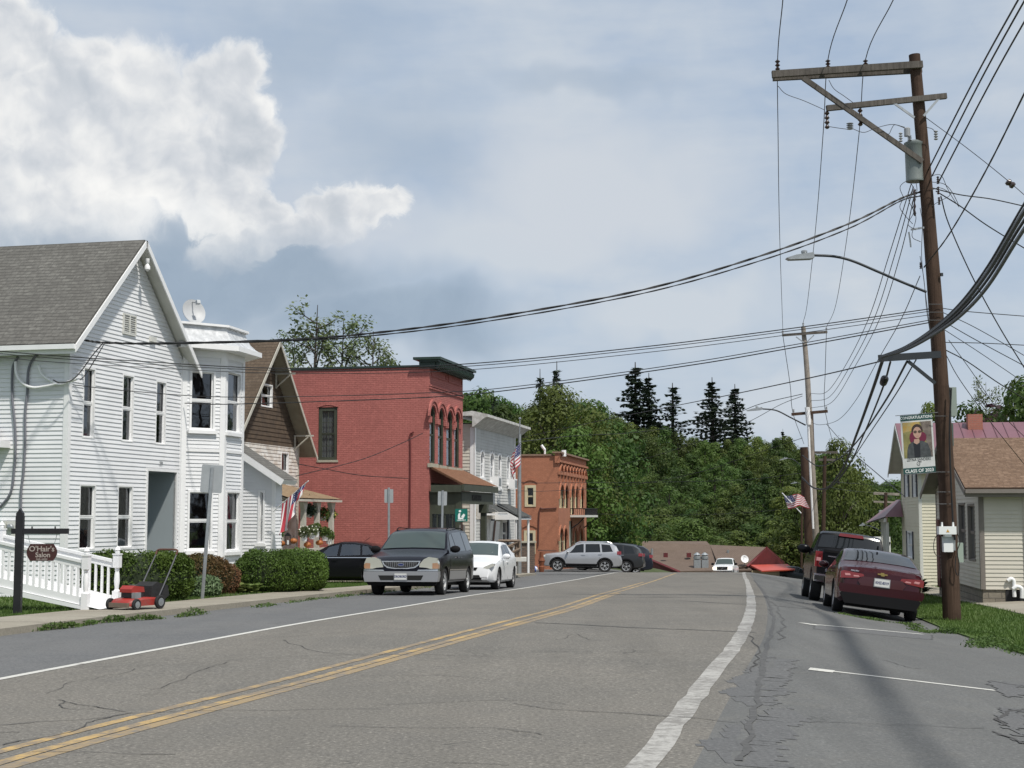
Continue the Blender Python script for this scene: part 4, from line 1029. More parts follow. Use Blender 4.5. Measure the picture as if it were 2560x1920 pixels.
boxes('shutter', mat('navy_shutter', (.03, .035, .055), .6), h4, [(F4.F, k-.22, k+.02, .02, .07, zg4+1.2, zg4+2.9) for k in (1.3, 3.7, 4.0, 7.4)])

# ---------------------------------------------------------------- orange brick building
M_orb = brick('orange_brick', (.39, .155, .085), (.43, .175, .10), (.30, .125, .075), ms=.012)
M_ylw = mat('pale_yellow_paint', (.58, .50, .33), .6, var=.12)
A5 = at(1396, 1290, 92)
h5 = empty('orange_brick_building', (A5.x, A5.y, gz(A5.x, A5.y)), 'orange brick two storey building with small iron balcony above parked silver car', 'building')
F5 = Wall(A5, 10.5, 1); S5 = Wall(A5, -F5.n, 1); S5.n = -F5.h; S5.F = Fr(S5.o, S5.h, S5.n)
wd5 = F5.s_of(1466)[0]; zg5 = gz(A5.x, A5.y)-1.2; zt5 = F5.s_of(1399, 1134)[1]
sw5 = [wr(S5, (1312, 1213, 1340, 1267)), wr(S5, (1310, 1326, 1339, 1385))]
g = MB(); flatwall(g, S5.F, 0, 9, zg5, zt5-.15, sw5); g.build('brick_wall', M_orb, h5)
for q in sw5: window(h5, S5.F, q, M_ylw, trim=.16, out=.04, curtain=3)
g = MB()
for a, c, e, f in sw5:
    for i in range(8):
        x0, x1 = a-.1+(c-a+.2)*i/8, a-.1+(c-a+.2)*(i+1)/8; zz = lambda x: f+.12+.18*(1-((x-(a+c)/2)/((c-a)/2+.1))**2)
        g.prism(S5.F, [(x0, zz(x0)), (x1, zz(x1)), (x1, zz(x1)+.16), (x0, zz(x0)+.16)], 0, .05)
for i in range(9):
    x0 = .25+(wd5-.5)*i/9; x1 = .25+(wd5-.5)*(i+1)/9; zt_ = F5.s_of(1400, 1163)[1]; xm = (x0+x1)/2; r_ = (x1-x0)/2*.8
    for j in range(6):
        t0, t1 = math.pi*j/6, math.pi*(j+1)/6
        g.prism(F5.F, [(xm+r_*math.cos(t0), zt_+r_*math.sin(t0)-r_), (xm+r_*math.cos(t1), zt_+r_*math.sin(t1)-r_), (xm+(r_+.1)*math.cos(t1), zt_+(r_+.1)*math.sin(t1)-r_), (xm+(r_+.1)*math.cos(t0), zt_+(r_+.1)*math.sin(t0)-r_)], 0, .12)
    g.box(F5.F, x0-.05, x0+.05, 0, .11, zt_-1.0, zt_-.35)
zs = F5.s_of(1400, 1183)[1]; g.box(F5.F, -.05, wd5+.05, 0, .10, zs-.1, zs+.12); g.box(F5.F, -.1, wd5+.1, -.2, .14, zt5-.55, zt5-.42); g.box(F5.F, -.12, .02, -.2, .1, zt5-.6, zt5)
g.build('brick_trim', M_orb, h5)
up5 = [wr(F5, q) for q in [(1398, 1214, 1408, 1270), (1410, 1215, 1419, 1270), (1426, 1216, 1434, 1286), (1437, 1217, 1444, 1270), (1450, 1219, 1458, 1270)]]
lo5 = [wr(F5, q) for q in [(1397, 1322, 1406, 1385), (1408, 1322, 1416, 1385), (1433, 1322, 1442, 1385), (1446, 1322, 1456, 1385)]]
dr5 = wr(F5, (1423, 1302, 1431, 1400))
g = MB(); flatwall(g, F5.F, 0, wd5, zg5, zt5, up5+lo5+[dr5])
for a, c, e, f in up5+lo5:
    r_ = (c-a)/2; cx, cz = (a+c)/2, f-r_
    for sgn in (-1, 1):
        pts = [(cx+sgn*r_, cz), (cx+sgn*r_, f), (cx, f)]+[(cx+sgn*r_*math.sin(t), cz+r_*math.cos(t)) for t in [math.pi/2*i/6 for i in range(7)]]
        g.face([F5.F.p(x, .0, z) for x, z in pts], pts)
g.build('front_wall', M_orb, h5)
for a, c, e, f in up5+lo5:
    g = MB(); r_ = (c-a)/2; cx, cz = (a+c)/2, f-r_; rr = r_+.06
    for i in range(8):
        t0, t1 = math.pi*i/8, math.pi*(i+1)/8; g.prism(F5.F, [(cx+rr*math.cos(t0), cz+rr*math.sin(t0)), (cx+rr*math.cos(t1), cz+rr*math.sin(t1)), (cx+(rr+.16)*math.cos(t1), cz+(rr+.16)*math.sin(t1)), (cx+(rr+.16)*math.cos(t0), cz+(rr+.16)*math.sin(t0))], 0, .09)
    g.build('window_arch', M_orb, h5)
for q in up5+lo5: window(h5, F5.F.at(0, -.1, 0), q, M_ylw, arch=True, trim=.08, out=0, sill=M_ylw)
g = MB(); g.box(F5.F, dr5[0], dr5[1], -.2, -.1, dr5[2], dr5[3]); g.build('door', mat('pale_green_door', (.42, .44, .36), .6), h5)
# parapet coping, balcony, back
g = MB(); g.box(F5.F, -.2, wd5+.15, -.35, .2, zt5, zt5+.1); g.box(S5.F, .35, 3.2, -.3, .06, zt5-.15, zt5-.05); g.box(S5.F, 3.2, 9, -.3, .06, zt5-.35, zt5-.25); g.build('coping', mat('brown_coping', (.27, .17, .12), .8, var=.3), h5)
zb5 = F5.s_of(1440, 1290)[1]; ks, ke = F5.s_of(1425)[0]+.1, F5.s_of(1459)[0]
g = MB(); g.box(F5.F, ks, ke, 0, 1.0, zb5-.08, zb5+.06); bl = g.build('balcony', M_soffit, h5)
g = MB(); zr_ = F5.s_of(1440, 1271)[1]
g.box(F5.F, ks, ke, .95, 1.0, zr_-.05, zr_); g.box(F5.F, ks, ks+.04, 0, .95, zr_-.05, zr_); g.box(F5.F, ke-.04, ke, 0, .95, zr_-.05, zr_)
n_ = 26
for i in range(n_): k = ks+(ke-ks)*i/n_; g.box(F5.F, k, k+.03, .96, .99, zb5+.06, zr_-.05)
for i in range(8): y_ = .95*i/8; g.box(F5.F, ks+.01, ks+.03, y_, y_+.03, zb5+.06, zr_-.05)
for k in (ks+.2, ke-.2): g.tube([F5.F.p(k, .05, zb5-.8), F5.F.p(k, .5, zb5-.5), F5.F.p(k, .9, zb5-.1)], .04, 6)
g.build('railing', M_black, bl)
g = MB(); g.face([S5.F.p(0, 0, zt5-.16), S5.F.p(9, 0, zt5-.16), S5.F.p(9, -wd5, zt5-.16), S5.F.p(0, -wd5, zt5-.16)]); g.face([S5.F.p(0, -wd5, zg5), S5.F.p(9, -wd5, zg5), S5.F.p(9, -wd5, zt5-.16), S5.F.p(0, -wd5, zt5-.16)]); g.build('back_wall', M_orb, h5)
g = MB(); k, z, d = S5.s_of(1345, 1275); g.tube(spline([S5.F.p(S5.s_of(1392, 1270)[0], .06, S5.s_of(1392, 1270)[1]), S5.F.p(S5.s_of(1360, 1272)[0], .06, S5.s_of(1360, 1272)[1]), S5.F.p(S5.s_of(1349, 1278)[0], .06, S5.s_of(1349, 1278)[1]), S5.F.p(S5.s_of(1346, 1365)[0], .06, S5.s_of(1346, 1365)[1])], 6), .04, 6); g.build('wall_conduit', mat('brown_pipe', (.10, .03, .02), .6), h5)
g = MB(); c_ = S5.F.p(S5.s_of(1357, 1130)[0], -.8, zt5-.15); g.tube([c_, c_+Vector((0, 0, .45))], .06, 8); g.tube([c_+Vector((0, 0, .4)), c_+Vector((-.22, 0, .7))], .085, 8); g.tube([c_+Vector((1.2, .3, 0)), c_+Vector((1.2, .3, .4))], .15, 8); g.build('roof_vent', M_trim, h5)
# ---------------------------------------------------------------- right-hand houses
M_ivory = mat('ivory_siding', (.60, .56, .48), .5, var=.08, vs=1)
M_yel = mat('pale_yellow_siding', (.66, .62, .49), .5, var=.06, vs=1)
M_brt = mat('taupe_trim', (.20, .175, .155), .6, var=.15)
M_roofc = shingle('tan_brown_shingles', (.165, .105, .068), (.26, .175, .12), (.12, .075, .05), .13, .26)
M_maroon = mat('maroon_metal', (.20, .095, .115), .45, .1, var=.15, vs=1)
A6 = at(2450, 1290, 41)
h6 = empty('cream_bungalow', (A6.x, A6.y, gz(A6.x, A6.y)), 'low cream sided house with tan brown shingle roof behind the tall utility pole', 'house')
W6 = Wall(A6, 8, -1); wd6 = W6.s_of(2342)[0]
zb6 = W6.s_of(2450, 1472)[1]; ze6 = W6.s_of(2450, 1238)[1]+.25; zr6 = ze6+1.45
dw6 = [wr(W6, (2399, 1257, 2415, 1395)), wr(W6, (2422, 1259, 2439, 1402))]
G6, S6, _ = gable_house(h6, A6, 8, -1, wd6, 13, zb6, ze6, zr6, dict(wall=M_ivory, roof=M_roofc, soffit=M_brt, trim=M_brt), og=.45, oe=.4, holes=dw6, ex=.114)
for q in dw6: window(h6, G6.F, q, M_brt, trim=.06, curtain=0)
g = MB(); z0 = gz(A6.x, A6.y)-.6; g.box(S6.F, .02, 13, -.15, -.02, z0, zb6+.01); g.box(G6.F, .03, wd6, -.15, -.02, z0, zb6+.01); g.build('foundation', brick('stone_foundation', (.20, .175, .14), (.26, .23, .18), (.12, .11, .09), .35, .16, .015, .03), h6)
g = MB()
for du in (0, 1):
    pts = [S6.F.p(S6.s_of(u, v)[0], .06+.05*du, S6.s_of(u, v)[1]) for u, v in (((2518, 1452), (2526, 1447), (2533, 1452), (2534, 1470), (2535, 1492)) if not du else ((2530, 1472), (2540, 1466), (2551, 1470), (2553, 1480), (2553, 1495)))]
    g.tube(spline(pts, 5), .055, 10)
g.build('vent_pipe', M_trim, h6, smooth=60)
g = MB(); k, z, d = S6.s_of(2548, 1492); g.box(S6.F, k-.35, k+.3, -.16, .0, z-.2, z+.25); g.build('foundation_window', M_dark, h6)
g = MB(); k = S6.s_of(2558)[0]; g.box(S6.F, k, k+.12, 0, .06, zb6, ze6-.1); g.build('trim_board', M_ivory, h6)
# red door at the far end, steps
g = MB(); q = wr(W6, (2342, 1300, 2352, 1475)); g.box(G6.F, wd6-.7, wd6-.1, .02, .05, zb6-.3, zb6+1.9); g.build('door', mat('dark_red_door', (.10, .02, .022), .5), h6)
# pale yellow two-storey house with maroon metal roof
A7 = at(2299, 1290, 60)
h7 = empty('yellow_two_storey_house', (A7.x, A7.y, gz(A7.x, A7.y)), 'pale yellow two storey house with maroon metal roof and navy shutters', 'house')
W7 = Wall(A7, 10, -1); wd7 = W7.s_of(2256)[0]; zg7 = gz(A7.x, A7.y)-.4; ze7 = W7.s_of(2299, 1158)[1]; zr7 = ze7+1.8
w7 = [wr(W7, q) for q in [(2264, 1150, 2272, 1243), (2284, 1150, 2292, 1243), (2270, 1328, 2283, 1396)]]
w7[0] = (w7[0][0], w7[0][1], w7[0][2], ze7-.15); w7[1] = (w7[1][0], w7[1][1], w7[1][2], ze7-.15)
G7, S7, _ = gable_house(h7, A7, 10, -1, wd7, 16, zg7, ze7, zr7, dict(wall=M_yel, roof=M_maroon, soffit=M_soffit, trim=M_soffit), og=.55, oe=.5, holes=w7, ex=.13)
for q in w7: window(h7, G7.F, q, M_trim, trim=.06, curtain=2)
M_navy = mat('navy_shutter', (.03, .035, .055), .6)
for q in w7:
    for a, c in ((q[0]-.36, q[0]-.02), (q[1]+.02, q[1]+.36)):
        g = MB(); g.box(G7.F, a, c, .02, .05, q[2], q[3]); g.build('shutter', M_navy, h7)
# standing seams on the roof
g = MB(); k1 = (zr7-ze7)/(wd7/2); 
for i in range(34):
    dd_ = .3+i*.45; a = S7.o+(-G7.n)*dd_; p0 = S7.F.p(dd_, .5, ze7-.5*k1+.125); p1 = S7.F.p(dd_, -wd7/2+.1, zr7+.09); g.tube([p0, p1], .018, 4)
g.build('roof_seams', M_maroon, h7)
g = MB(); c_ = at(2436, 1057, 63); g.box(Fr(c_, G7.h, G7.n), -.3, .3, -.3, .3, -.9, .35); g.build('chimney', brick('red_chimney', (.36, .13, .09), (.4, .15, .1), (.25, .2, .17)), h7)
# its side porch
q0 = W7.F.p(wd7+.02, 0, 0); F7 = W7.F
zp7 = W7.s_of(2256, 1270)[1]; g = MB()
c4 = [F7.p(wd7-1.2, .85, zp7-.45), F7.p(wd7+2.5, 1.5, zp7-.75), F7.p(wd7+2.5, .02, zp7+.35), F7.p(wd7+.2, .02, zp7+.35)]; nn = roofslab(g, *c4, .06)
g.face([c4[0]+nn*.06, c4[3]+nn*.06, F7.p(wd7-1.2, .02, zp7-.45)+nn*.06]); pr7 = g.build('porch_roof', M_maroon, h7)
g = MB(); g.face(c4); g.box(F7, wd7-1.2, wd7+2.5, 1.0-.2, .88, zp7-.65, zp7-.46); g.build('fascia', M_soffit, pr7)
for k in (-1.0, .1, 1.2, 2.3):
    b0 = F7.p(wd7+k, .75, 0); z_ = gz(b0.x, b0.y); g = MB(); g.box(Fr((b0.x, b0.y, z_), F7.x, F7.y), -.06, .06, -.06, .06, 0, zp7-.65-z_); g.build('porch_post', M_soffit, h7)
g = MB(); g.box(F7, wd7-1.2, wd7+2.5, 0, .85, zg7, zg7+.5)
for i in range(12): g.box(F7, wd7-1.1+i*.3, wd7-1.06+i*.3, 0.73, .77, zg7+.5, zg7+1.3)
g.box(F7, wd7-1.2, wd7+2.5, 0.71, .79, zg7+1.3, zg7+1.38); g.build('porch_deck', M_soffit, h7)

# ---------------------------------------------------------------- restaurant in the valley
M_rr = shingle('brown_grey_shingles', (.155, .115, .09), (.18, .135, .108), (.135, .10, .08), .2, .5)
M_barn = mat('barn_red', (.13, .018, .020), .7, var=.3, vs=2)
M_redm = mat('bright_red_metal', (.50, .075, .045), .4, .1, var=.1)
M_beige = mat('beige_board', (.40, .34, .25), .8, var=.2)
c8 = at(1750, 1290, 146)
h8 = empty('low_restaurant', (c8.x, c8.y, gz(c8.x, c8.y)), 'low red building with wide brown shingle roof and bright red awning beyond the crest', 'building')
def P8(u, v, d): return at(u, v, d)
def rslab(name, pts, ds, m, par, th=.15, flip=False):
    P = [at(u, v, d) for (u, v), d in zip(pts, ds)]; a = P[0]; g = MB(); x = (P[1]-P[0]).normalized(); n = (P[1]-P[0]).cross(P[-1]-P[0]).normalized(); n = n if n.z > 0 else -n; y = n.cross(x)
    uv = [((p-a).dot(x), (p-a).dot(y)) for p in P]; g.face(P, uv); g.face([p-n*th for p in P])
    k = len(P)
    for i in range(k): g.face([P[i], P[(i+1) % k], P[(i+1) % k]-n*th, P[i]-n*th])
    return g.build(name, m, par)
r8 = rslab('roof', [(1700, 1428), (1880, 1424), (1775, 1362), (1766, 1353), (1560, 1353), (1618, 1394)], [141, 141, 149, 151, 151, 148], M_rr, h8)
r8b = rslab('roof', [(1868, 1414), (1918, 1368), (1775, 1362), (1800, 1420)], [141.5, 148, 149, 141.3], M_rr, h8)
rslab('roof_edge', [(1617, 1392), (1700, 1427), (1702, 1434), (1622, 1400)], [147.8, 140.9, 140.9, 147.8], M_barn, h8, .2)
rslab('roof_edge', [(1866, 1413), (1917, 1366), (1918, 1371), (1871, 1416)], [141.2, 147.8, 147.8, 141.2], M_barn, h8, .1)
rslab('roof_edge', [(1917, 1366), (1962, 1405), (1961, 1409), (1918, 1372)], [147.6, 153.5, 153.5, 147.6], M_barn, h8, .1)
def prismwall(name, pts, d0, d1, m, par):
    """vertical polygon in picture order with depth d0..d1 across u"""
    us = [p[0] for p in pts]; u0, u1 = min(us), max(us); g = MB(); P = [at(u, v, d0+(d1-d0)*(u-u0)/(u1-u0)) for u, v in pts]; g.face(P, [(p.x, p.z) for p in P]); g.face([p+Vector((0, .25, 0)) for p in P]); return g.build(name, m, par)
prismwall('gable_wall', [(1872, 1414), (1918, 1372), (1958, 1408), (1958, 1480), (1872, 1480)], 142, 150, M_barn, h8)
prismwall('wall', [(1622, 1398), (1700, 1428), (1700, 1480), (1622, 1480)], 147, 141.5, M_barn, h8)
prismwall('wall', [(1700, 1428), (1872, 1418), (1872, 1480), (1700, 1480)], 142.6, 142.8, M_beige, h8)
g = MB(); k = MB()
prismwall('end_wall', [(1560, 1353), (1640, 1353), (1640, 1480), (1560, 1480)], 151.3, 151.2, M_barn, h8)
rslab('awning', [(1875, 1412), (1968, 1410), (1988, 1423), (1905, 1427)], [142, 149, 145, 139], M_redm, h8, .12)
prismwall('wall', [(1880, 1426), (1985, 1424), (1985, 1480), (1880, 1480)], 141, 148, M_ylw, h8)
for u in (1743, 1762):
    c_ = at(u, 1415, 142.6); g = MB(); g.box(Fr(c_, (1, 0, 0), (0, 1, 0)), -.32, .32, -.32, .32, -.3, .6); g.lathe(Fr(c_, (1, 0, 0), (0, 1, 0)), [(.22, .6), (.36, .68), (.36, .88), (.25, .95), (.25, 1.02), (.36, 1.06), (.1, 1.28)], 14); g.build('kitchen_exhaust_fan', M_galv, h8)
for u, v, d in ((1630, 1384, 148.4), (1820, 1388, 146)):
    c_ = at(u, v, d); g = MB(); g.tube([c_-Vector((0, 0, .3)), c_+Vector((0, 0, .5))], .12, 8); g.build('roof_pipe', M_galv, h8)
for u, v, d in ((1664, 1388, 146), (1722, 1388, 146)):
    c_ = at(u, v, d); g = MB(); g.box(Fr(c_, (1, 0, 0), (0, 1, 0)), -.2, .2, -.2, .2, -.2, .22); g.build('roof_vent', M_barn, h8)
c_ = at(1861, 1398, 141.5); ds2 = empty('roof_satellite_dish', tuple(c_-Vector((0, 0, .6))), 'small white satellite dish on the brown restaurant roof beside its red gable', 'satellite dish')
nrm = Vector((.2, -.9, .35)).normalized(); xx = nrm.cross(Vector((0, 0, 1))).normalized(); Fd = Fr(c_, xx, nrm.cross(xx), nrm)
g = MB(); g.grid([[Fd.p(r_*.38*math.cos(t), r_*.38*math.sin(t), .1*r_*r_) for t in [2*math.pi*j/20 for j in range(21)]] for r_ in (0.001, .5, 1)]); g.build('reflector', M_trim, ds2)
g = MB(); g.tube([c_, c_-Vector((0, -.1, .7))], .04, 6); g.tube([Fd.p(0, -.3, .05), Fd.p(0, -.05, .4)], .025, 5); g.build('mast', M_galv, ds2)

# ---------------------------------------------------------------- white ramp with railings
n0 = onground(213, 1524, .1); rd = Vector((-math.cos(R(12.5)), math.sin(R(12.5)), 0)); al = Vector((math.sin(R(12.5)), math.cos(R(12.5)), 0))
rp = empty('access_ramp', (n0.x, n0.y, n0.z), 'white wooden ramp with turned newel posts and baluster railings beside the salon sign', 'ramp')
SL = .20; Lr = 3.6; Fq = Fr((n0.x, n0.y, n0.z), rd, al)
zr_ = lambda s: SL*s
g = MB(); g.face([Fq.p(-.3, -.05, .012), Fq.p(-.3, 1.0, .012), Fq.p(Lr, 1.0, zr_(Lr)+.04), Fq.p(Lr, -.05, zr_(Lr)+.04)]); g.face([Fq.p(-.1, -.05, -.02), Fq.p(Lr, -.05, zr_(Lr)-.1), Fq.p(Lr, -.05, zr_(Lr)+.04), Fq.p(-.1, -.05, .04)])
g.build('deck', M_trim, rp)
def railing(y, s0, s1, newel_s, parent):
    g = MB()
    def beam(z0, z1, w_):
        g.face([Fq.p(s0, y-w_, zr_(s0)+z0), Fq.p(s1, y-w_, zr_(s1)+z0), Fq.p(s1, y-w_, zr_(s1)+z1), Fq.p(s0, y-w_, zr_(s0)+z1)])
        g.face([Fq.p(s0, y+w_, zr_(s0)+z0), Fq.p(s1, y+w_, zr_(s1)+z0), Fq.p(s1, y+w_, zr_(s1)+z1), Fq.p(s0, y+w_, zr_(s0)+z1)])
        for z in (z0, z1): g.face([Fq.p(s0, y-w_, zr_(s0)+z), Fq.p(s1, y-w_, zr_(s1)+z), Fq.p(s1, y+w_, zr_(s1)+z), Fq.p(s0, y+w_, zr_(s0)+z)])
    beam(.80, .85, .045); beam(.70, .80, .022); 
    ro = g.build('handrail', M_trim, parent)
    g = MB(); 
    def b2(z0, z1, w_):
        pass
    g2 = g; s = s0
    beam2 = [(.03, .20, .02)]
    for z0, z1, w_ in beam2:
        for yy in (y-w_, y+w_): g.face([Fq.p(s0, yy, zr_(s0)+z0), Fq.p(s1, yy, zr_(s1)+z0), Fq.p(s1, yy, zr_(s1)+z1), Fq.p(s0, yy, zr_(s0)+z1)])
        g.face([Fq.p(s0, y-w_, zr_(s0)+z1), Fq.p(s1, y-w_, zr_(s1)+z1), Fq.p(s1, y+w_, zr_(s1)+z1), Fq.p(s0, y+w_, zr_(s0)+z1)])
    g.build('bottom_rail', M_trim, parent)
    n = int((s1-s0)/.125)
    for i in range(n):
        s = s0+.09+i*(s1-s0-.1)/n; g = MB(); Fb = Fq.at(s, y, zr_(s))
        g.box(Fb, -.019, .019, -.019, .019, .2, .7); g.build('baluster', M_trim, parent)
railing(0, .06, Lr, 0, rp); railing(.95, -.02, Lr, 0, rp)
NP = [(.062, 0), (.062, .30), (.035, .34), (.04, .38), (.052, .50), (.045, .62), (.034, .70), (.045, .72), (.034, .74), (.062, .79), (.062, .97), (.07, .98), (.07, 1.0), (.03, 1.02), (.05, 1.06), (.03, 1.09), (.012, 1.13), (0, 1.15)]
def newel(s, y):
    g = MB(); Fb = Fq.at(s, y, zr_(max(0, s)))
    g.box(Fb, -.06, .06, -.06, .06, -.05, .28); g.box(Fb, -.06, .06, -.06, .06, .70, .93); g.lathe(Fb, [(.058, .28), (.036, .31), (.04, .35), (.052, .46), (.044, .58), (.034, .64), (.046, .655), (.034, .67), (.055, .70)], 14)
    g.box(Fb, -.07, .07, -.07, .07, .93, .955); g.lathe(Fb, [(.035, .955), (.05, .98), (.03, 1.0), (.055, 1.02), (.04, 1.05), (.012, 1.08), (.0, 1.1)], 14); g.build('newel_post', M_trim, rp, smooth=35)
newel(0, 0); newel(-.1, .95); newel(2.25, 0); newel(2.25, .95)
# ---------------------------------------------------------------- salon sign
b0 = at(44, 1517, 24.8); M_post = mat('black_post', (.012, .011, .014), .5, var=.4, vs=6); M_plaq = mat('dark_red_wood', (.050, .014, .012), .5, var=.3, vs=6)
ss = empty('salon_sign', tuple(b0), 'black wooden post with a hanging dark red oval salon sign', 'sign')
Fs = Fr(b0, Vector((1, .05, 0)).normalized(), Vector((-.05, 1, 0)).normalized()); kx = (FP/b0.y)
g = MB(); g.box(Fs, -.06, .06, -.06, .06, -.1, 1.50); g.box(Fs, -.055, .055, -.055, .055, 1.5, 1.55); g.prism(Fs, [(-.05, 1.55), (.05, 1.55), (0, 1.63)], -.05, .05); g.build('post', M_post, ss, bevel=.006)
zarm = at(44, 1328, b0.y).z-b0.z; g = MB(); g.box(Fs, -.13, .80, -.045, .045, zarm-.045, zarm+.045)
for x in (.2, .58): g.box(Fs, x-.01, x+.01, -.01, .01, zarm+.045, zarm+.08)
g.build('arm', M_post, ss, bevel=.008)
cx = at(104, 1381, b0.y); xs_ = (cx.x-b0.x); zs_ = cx.z-b0.z; hw, hh = 37/kx, 21/kx
oc = [(-hw+.06, -hh), (hw-.06, -hh), (hw-.015, -hh+.07), (hw, -.03), (hw, .03), (hw-.015, hh-.07), (hw-.06, hh), (-hw+.06, hh), (-hw+.015, hh-.07), (-hw, .03), (-hw, -.03), (-hw+.015, -hh+.07)]
Fo = Fs.at(xs_, 0, zs_); g = MB(); g.prism(Fo, oc, -.012, .012); pq = g.build('plaque', M_plaq, ss)
g = MB(); g.text(Fo.at(0, -.014, .055), "O'Hair's", .125, .004, bold=.002); g.text(Fo.at(0.02, -.014, -.045), "Salon", .115, .004, bold=.002); g.text(Fo.at(0.0, -.014, -.115), "368-4484", .05, .003); g.build('lettering', mat('silver_letters', (.34, .30, .27), .5), pq)
g = MB()
for sx_ in (-1, 1): g.tube([Fo.p(sx_*.2, 0, hh), Fo.p(sx_*.24, 0, zarm-.05-zs_)], .005, 5)
g.build('chain', M_galv, pq)

# ---------------------------------------------------------------- traffic sign posts
def signpost(name, label, base, top, cx_, w_, h_, d, m_face=M_galv, text=None, yaw=0, board_side=-1, zc=None, post_m=M_galv, cat='road sign', pr=.025):
    """base/top pixels, panel centre pixel (cx_) with size in metres"""
    b_ = at(*base, d); gzb = gz(b_.x, b_.y)+.05; b_.z = min(b_.z, gzb) if base[1] > 1450 else gzb
    t_ = at(*top, d); r = empty(name, tuple(b_), label, cat)
    g = MB(); ax = (t_-b_).normalized(); xx = Vector((math.cos(R(yaw)), math.sin(R(yaw)), 0)); yy = ax.cross(xx).normalized(); xx = yy.cross(ax); F = Fr(b_, xx, yy, ax)
    L = (t_-b_).length; g.box(F, -pr, pr, -.02, .02, -.15, L); g.box(F, -pr-.012, -pr, .0, .02, -.15, L); g.box(F, pr, pr+.012, .0, .02, -.15, L); g.build('post', post_m, r)
    c_ = at(*cx_, d); loc = Vector(((c_-b_).dot(xx), (c_-b_).dot(yy), (c_-b_).dot(ax)))
    rr = .03; a, h2_ = w_/2, h_/2; poly = []
    for qx, qz, s0 in ((a-rr, -h2_+rr, -90), (a-rr, h2_-rr, 0), (-a+rr, h2_-rr, 90), (-a+rr, -h2_+rr, 180)):
        for i in range(4): t = R(s0+30*i); poly.append((qx+rr*math.cos(t), qz+rr*math.sin(t)))
    yb = .024 if board_side > 0 else -.028
    Fp = F.at(loc.x, yb, loc.z); g = MB(); g.prism(Fp, poly, 0, .004); pn = g.build('panel', m_face, r)
    return r, Fp, pn
M_back = mat('sign_back_aluminium', (.40, .42, .43), .45, .3, var=.12, vs=3)
signpost('road_sign', 'back of a grey road sign on a leaning steel post on the lawn', (505, 1500), (531, 1168), (529, 1197), .46, .60, 32, M_back, board_side=1, yaw=4)
signpost('parking_sign', 'small grey sign back on a post left of the van against the red brick wall', (972, 1460), (972, 1219), (972, 1240), .30, .46, 50, M_back, board_side=1)
signpost('parking_sign', 'small grey sign back in front of the green shopfront right of the van post', (1102, 1455), (1107, 1226), (1106, 1246), .30, .46, 49, M_back, board_side=1)
r_, Fp, pn = signpost('library_sign', 'green library sign with a white reading figure above the white car', (1155, 1450), (1154, 1272), (1153.5, 1288), .46, .47, 55, mat('library_green', (.0, .13, .10), .45), cat='sign', post_m=mat('brown_post', (.05, .03, .025), .7))
Mw = mat('sign_white', (.75, .78, .77), .5); s_ = .46/31
g = MB(); Fp2 = Fp.at(0, -.004, 0)
F_ = lambda px, py: ((px-1153.5)*s_, -(py-1288)*s_)
cxx, czz = F_(1150, 1278); g.prism(Fp2, [(cxx+.045*math.cos(t), czz+.045*math.sin(t)) for t in [2*math.pi*i/14 for i in range(14)]], 0, .003)
g.prism(Fp2, [F_(*p) for p in ((1147, 1283), (1151, 1283), (1150, 1294), (1156, 1294), (1159, 1296), (1157, 1298), (1145, 1298), (1145, 1288))], 0, .003)
g.prism(Fp2, [F_(*p) for p in ((1153, 1291), (1159, 1284), (1163, 1287), (1160, 1294), (1156, 1295))], 0, .0028)
g.text(Fp.at(0, -.003, F_(0, 1300.5)[1]), 'LIBRARY', .075, .003, bold=.0012, sx=1.15); g.build('symbol', Mw, pn)
signpost('small_grey_sign', 'small dark grey sign on a brown post under the green library sign', (1156, 1440), (1156, 1311), (1155.5, 1325), .22, .40, 57, mat('dark_sign_back', (.16, .155, .145), .6), board_side=1, post_m=mat('brown_post', (.05, .03, .025), .7))
signpost('leaning_sign', 'grey sign on a brown post leaning strongly to the right behind the white car', (1224, 1400), (1238, 1302), (1236, 1327), .40, .78, 60, M_back, board_side=1, yaw=-20, post_m=mat('brown_post', (.05, .03, .025), .7))
# A-frame board
b0 = at(1246, 1425, 60); b0.z = gz(b0.x, b0.y)+.1; ab = empty('message_board', tuple(b0), 'white message board with black lettering beside the wooden ramp railing', 'sign')
Fa = Fr(b0, Vector((1, .1, 0)).normalized(), Vector((-.1, 1, 0)).normalized()); g = MB(); zb0 = .12; tp_ = at(1246, 1376, 60).z-b0.z; g.box(Fa, -.24, .24, -.02, .02, zb0, tp_); bd = g.build('board', M_trim, ab)
g = MB(); 
for i, (t, zz) in enumerate((('LIFE IN A', .92), ('LIGHTHOUSE', .80), ('FAITH', .68), ('ON SOLID', .56), ('GROUND', .44))): g.text(Fa.at(0, -.023, zz*tp_+.02), t, .085, .003, bold=.002)
g.build('lettering', M_black, bd)
g = MB(); g.tube([Fa.p(.27, 0, 0), Fa.p(.27, 0, .45)], .04, 8); g.tube([Fa.p(.27, 0, 0), Fa.p(.27, 0, .12)], [.09, .05], 8); g.build('stand', M_black, ab)
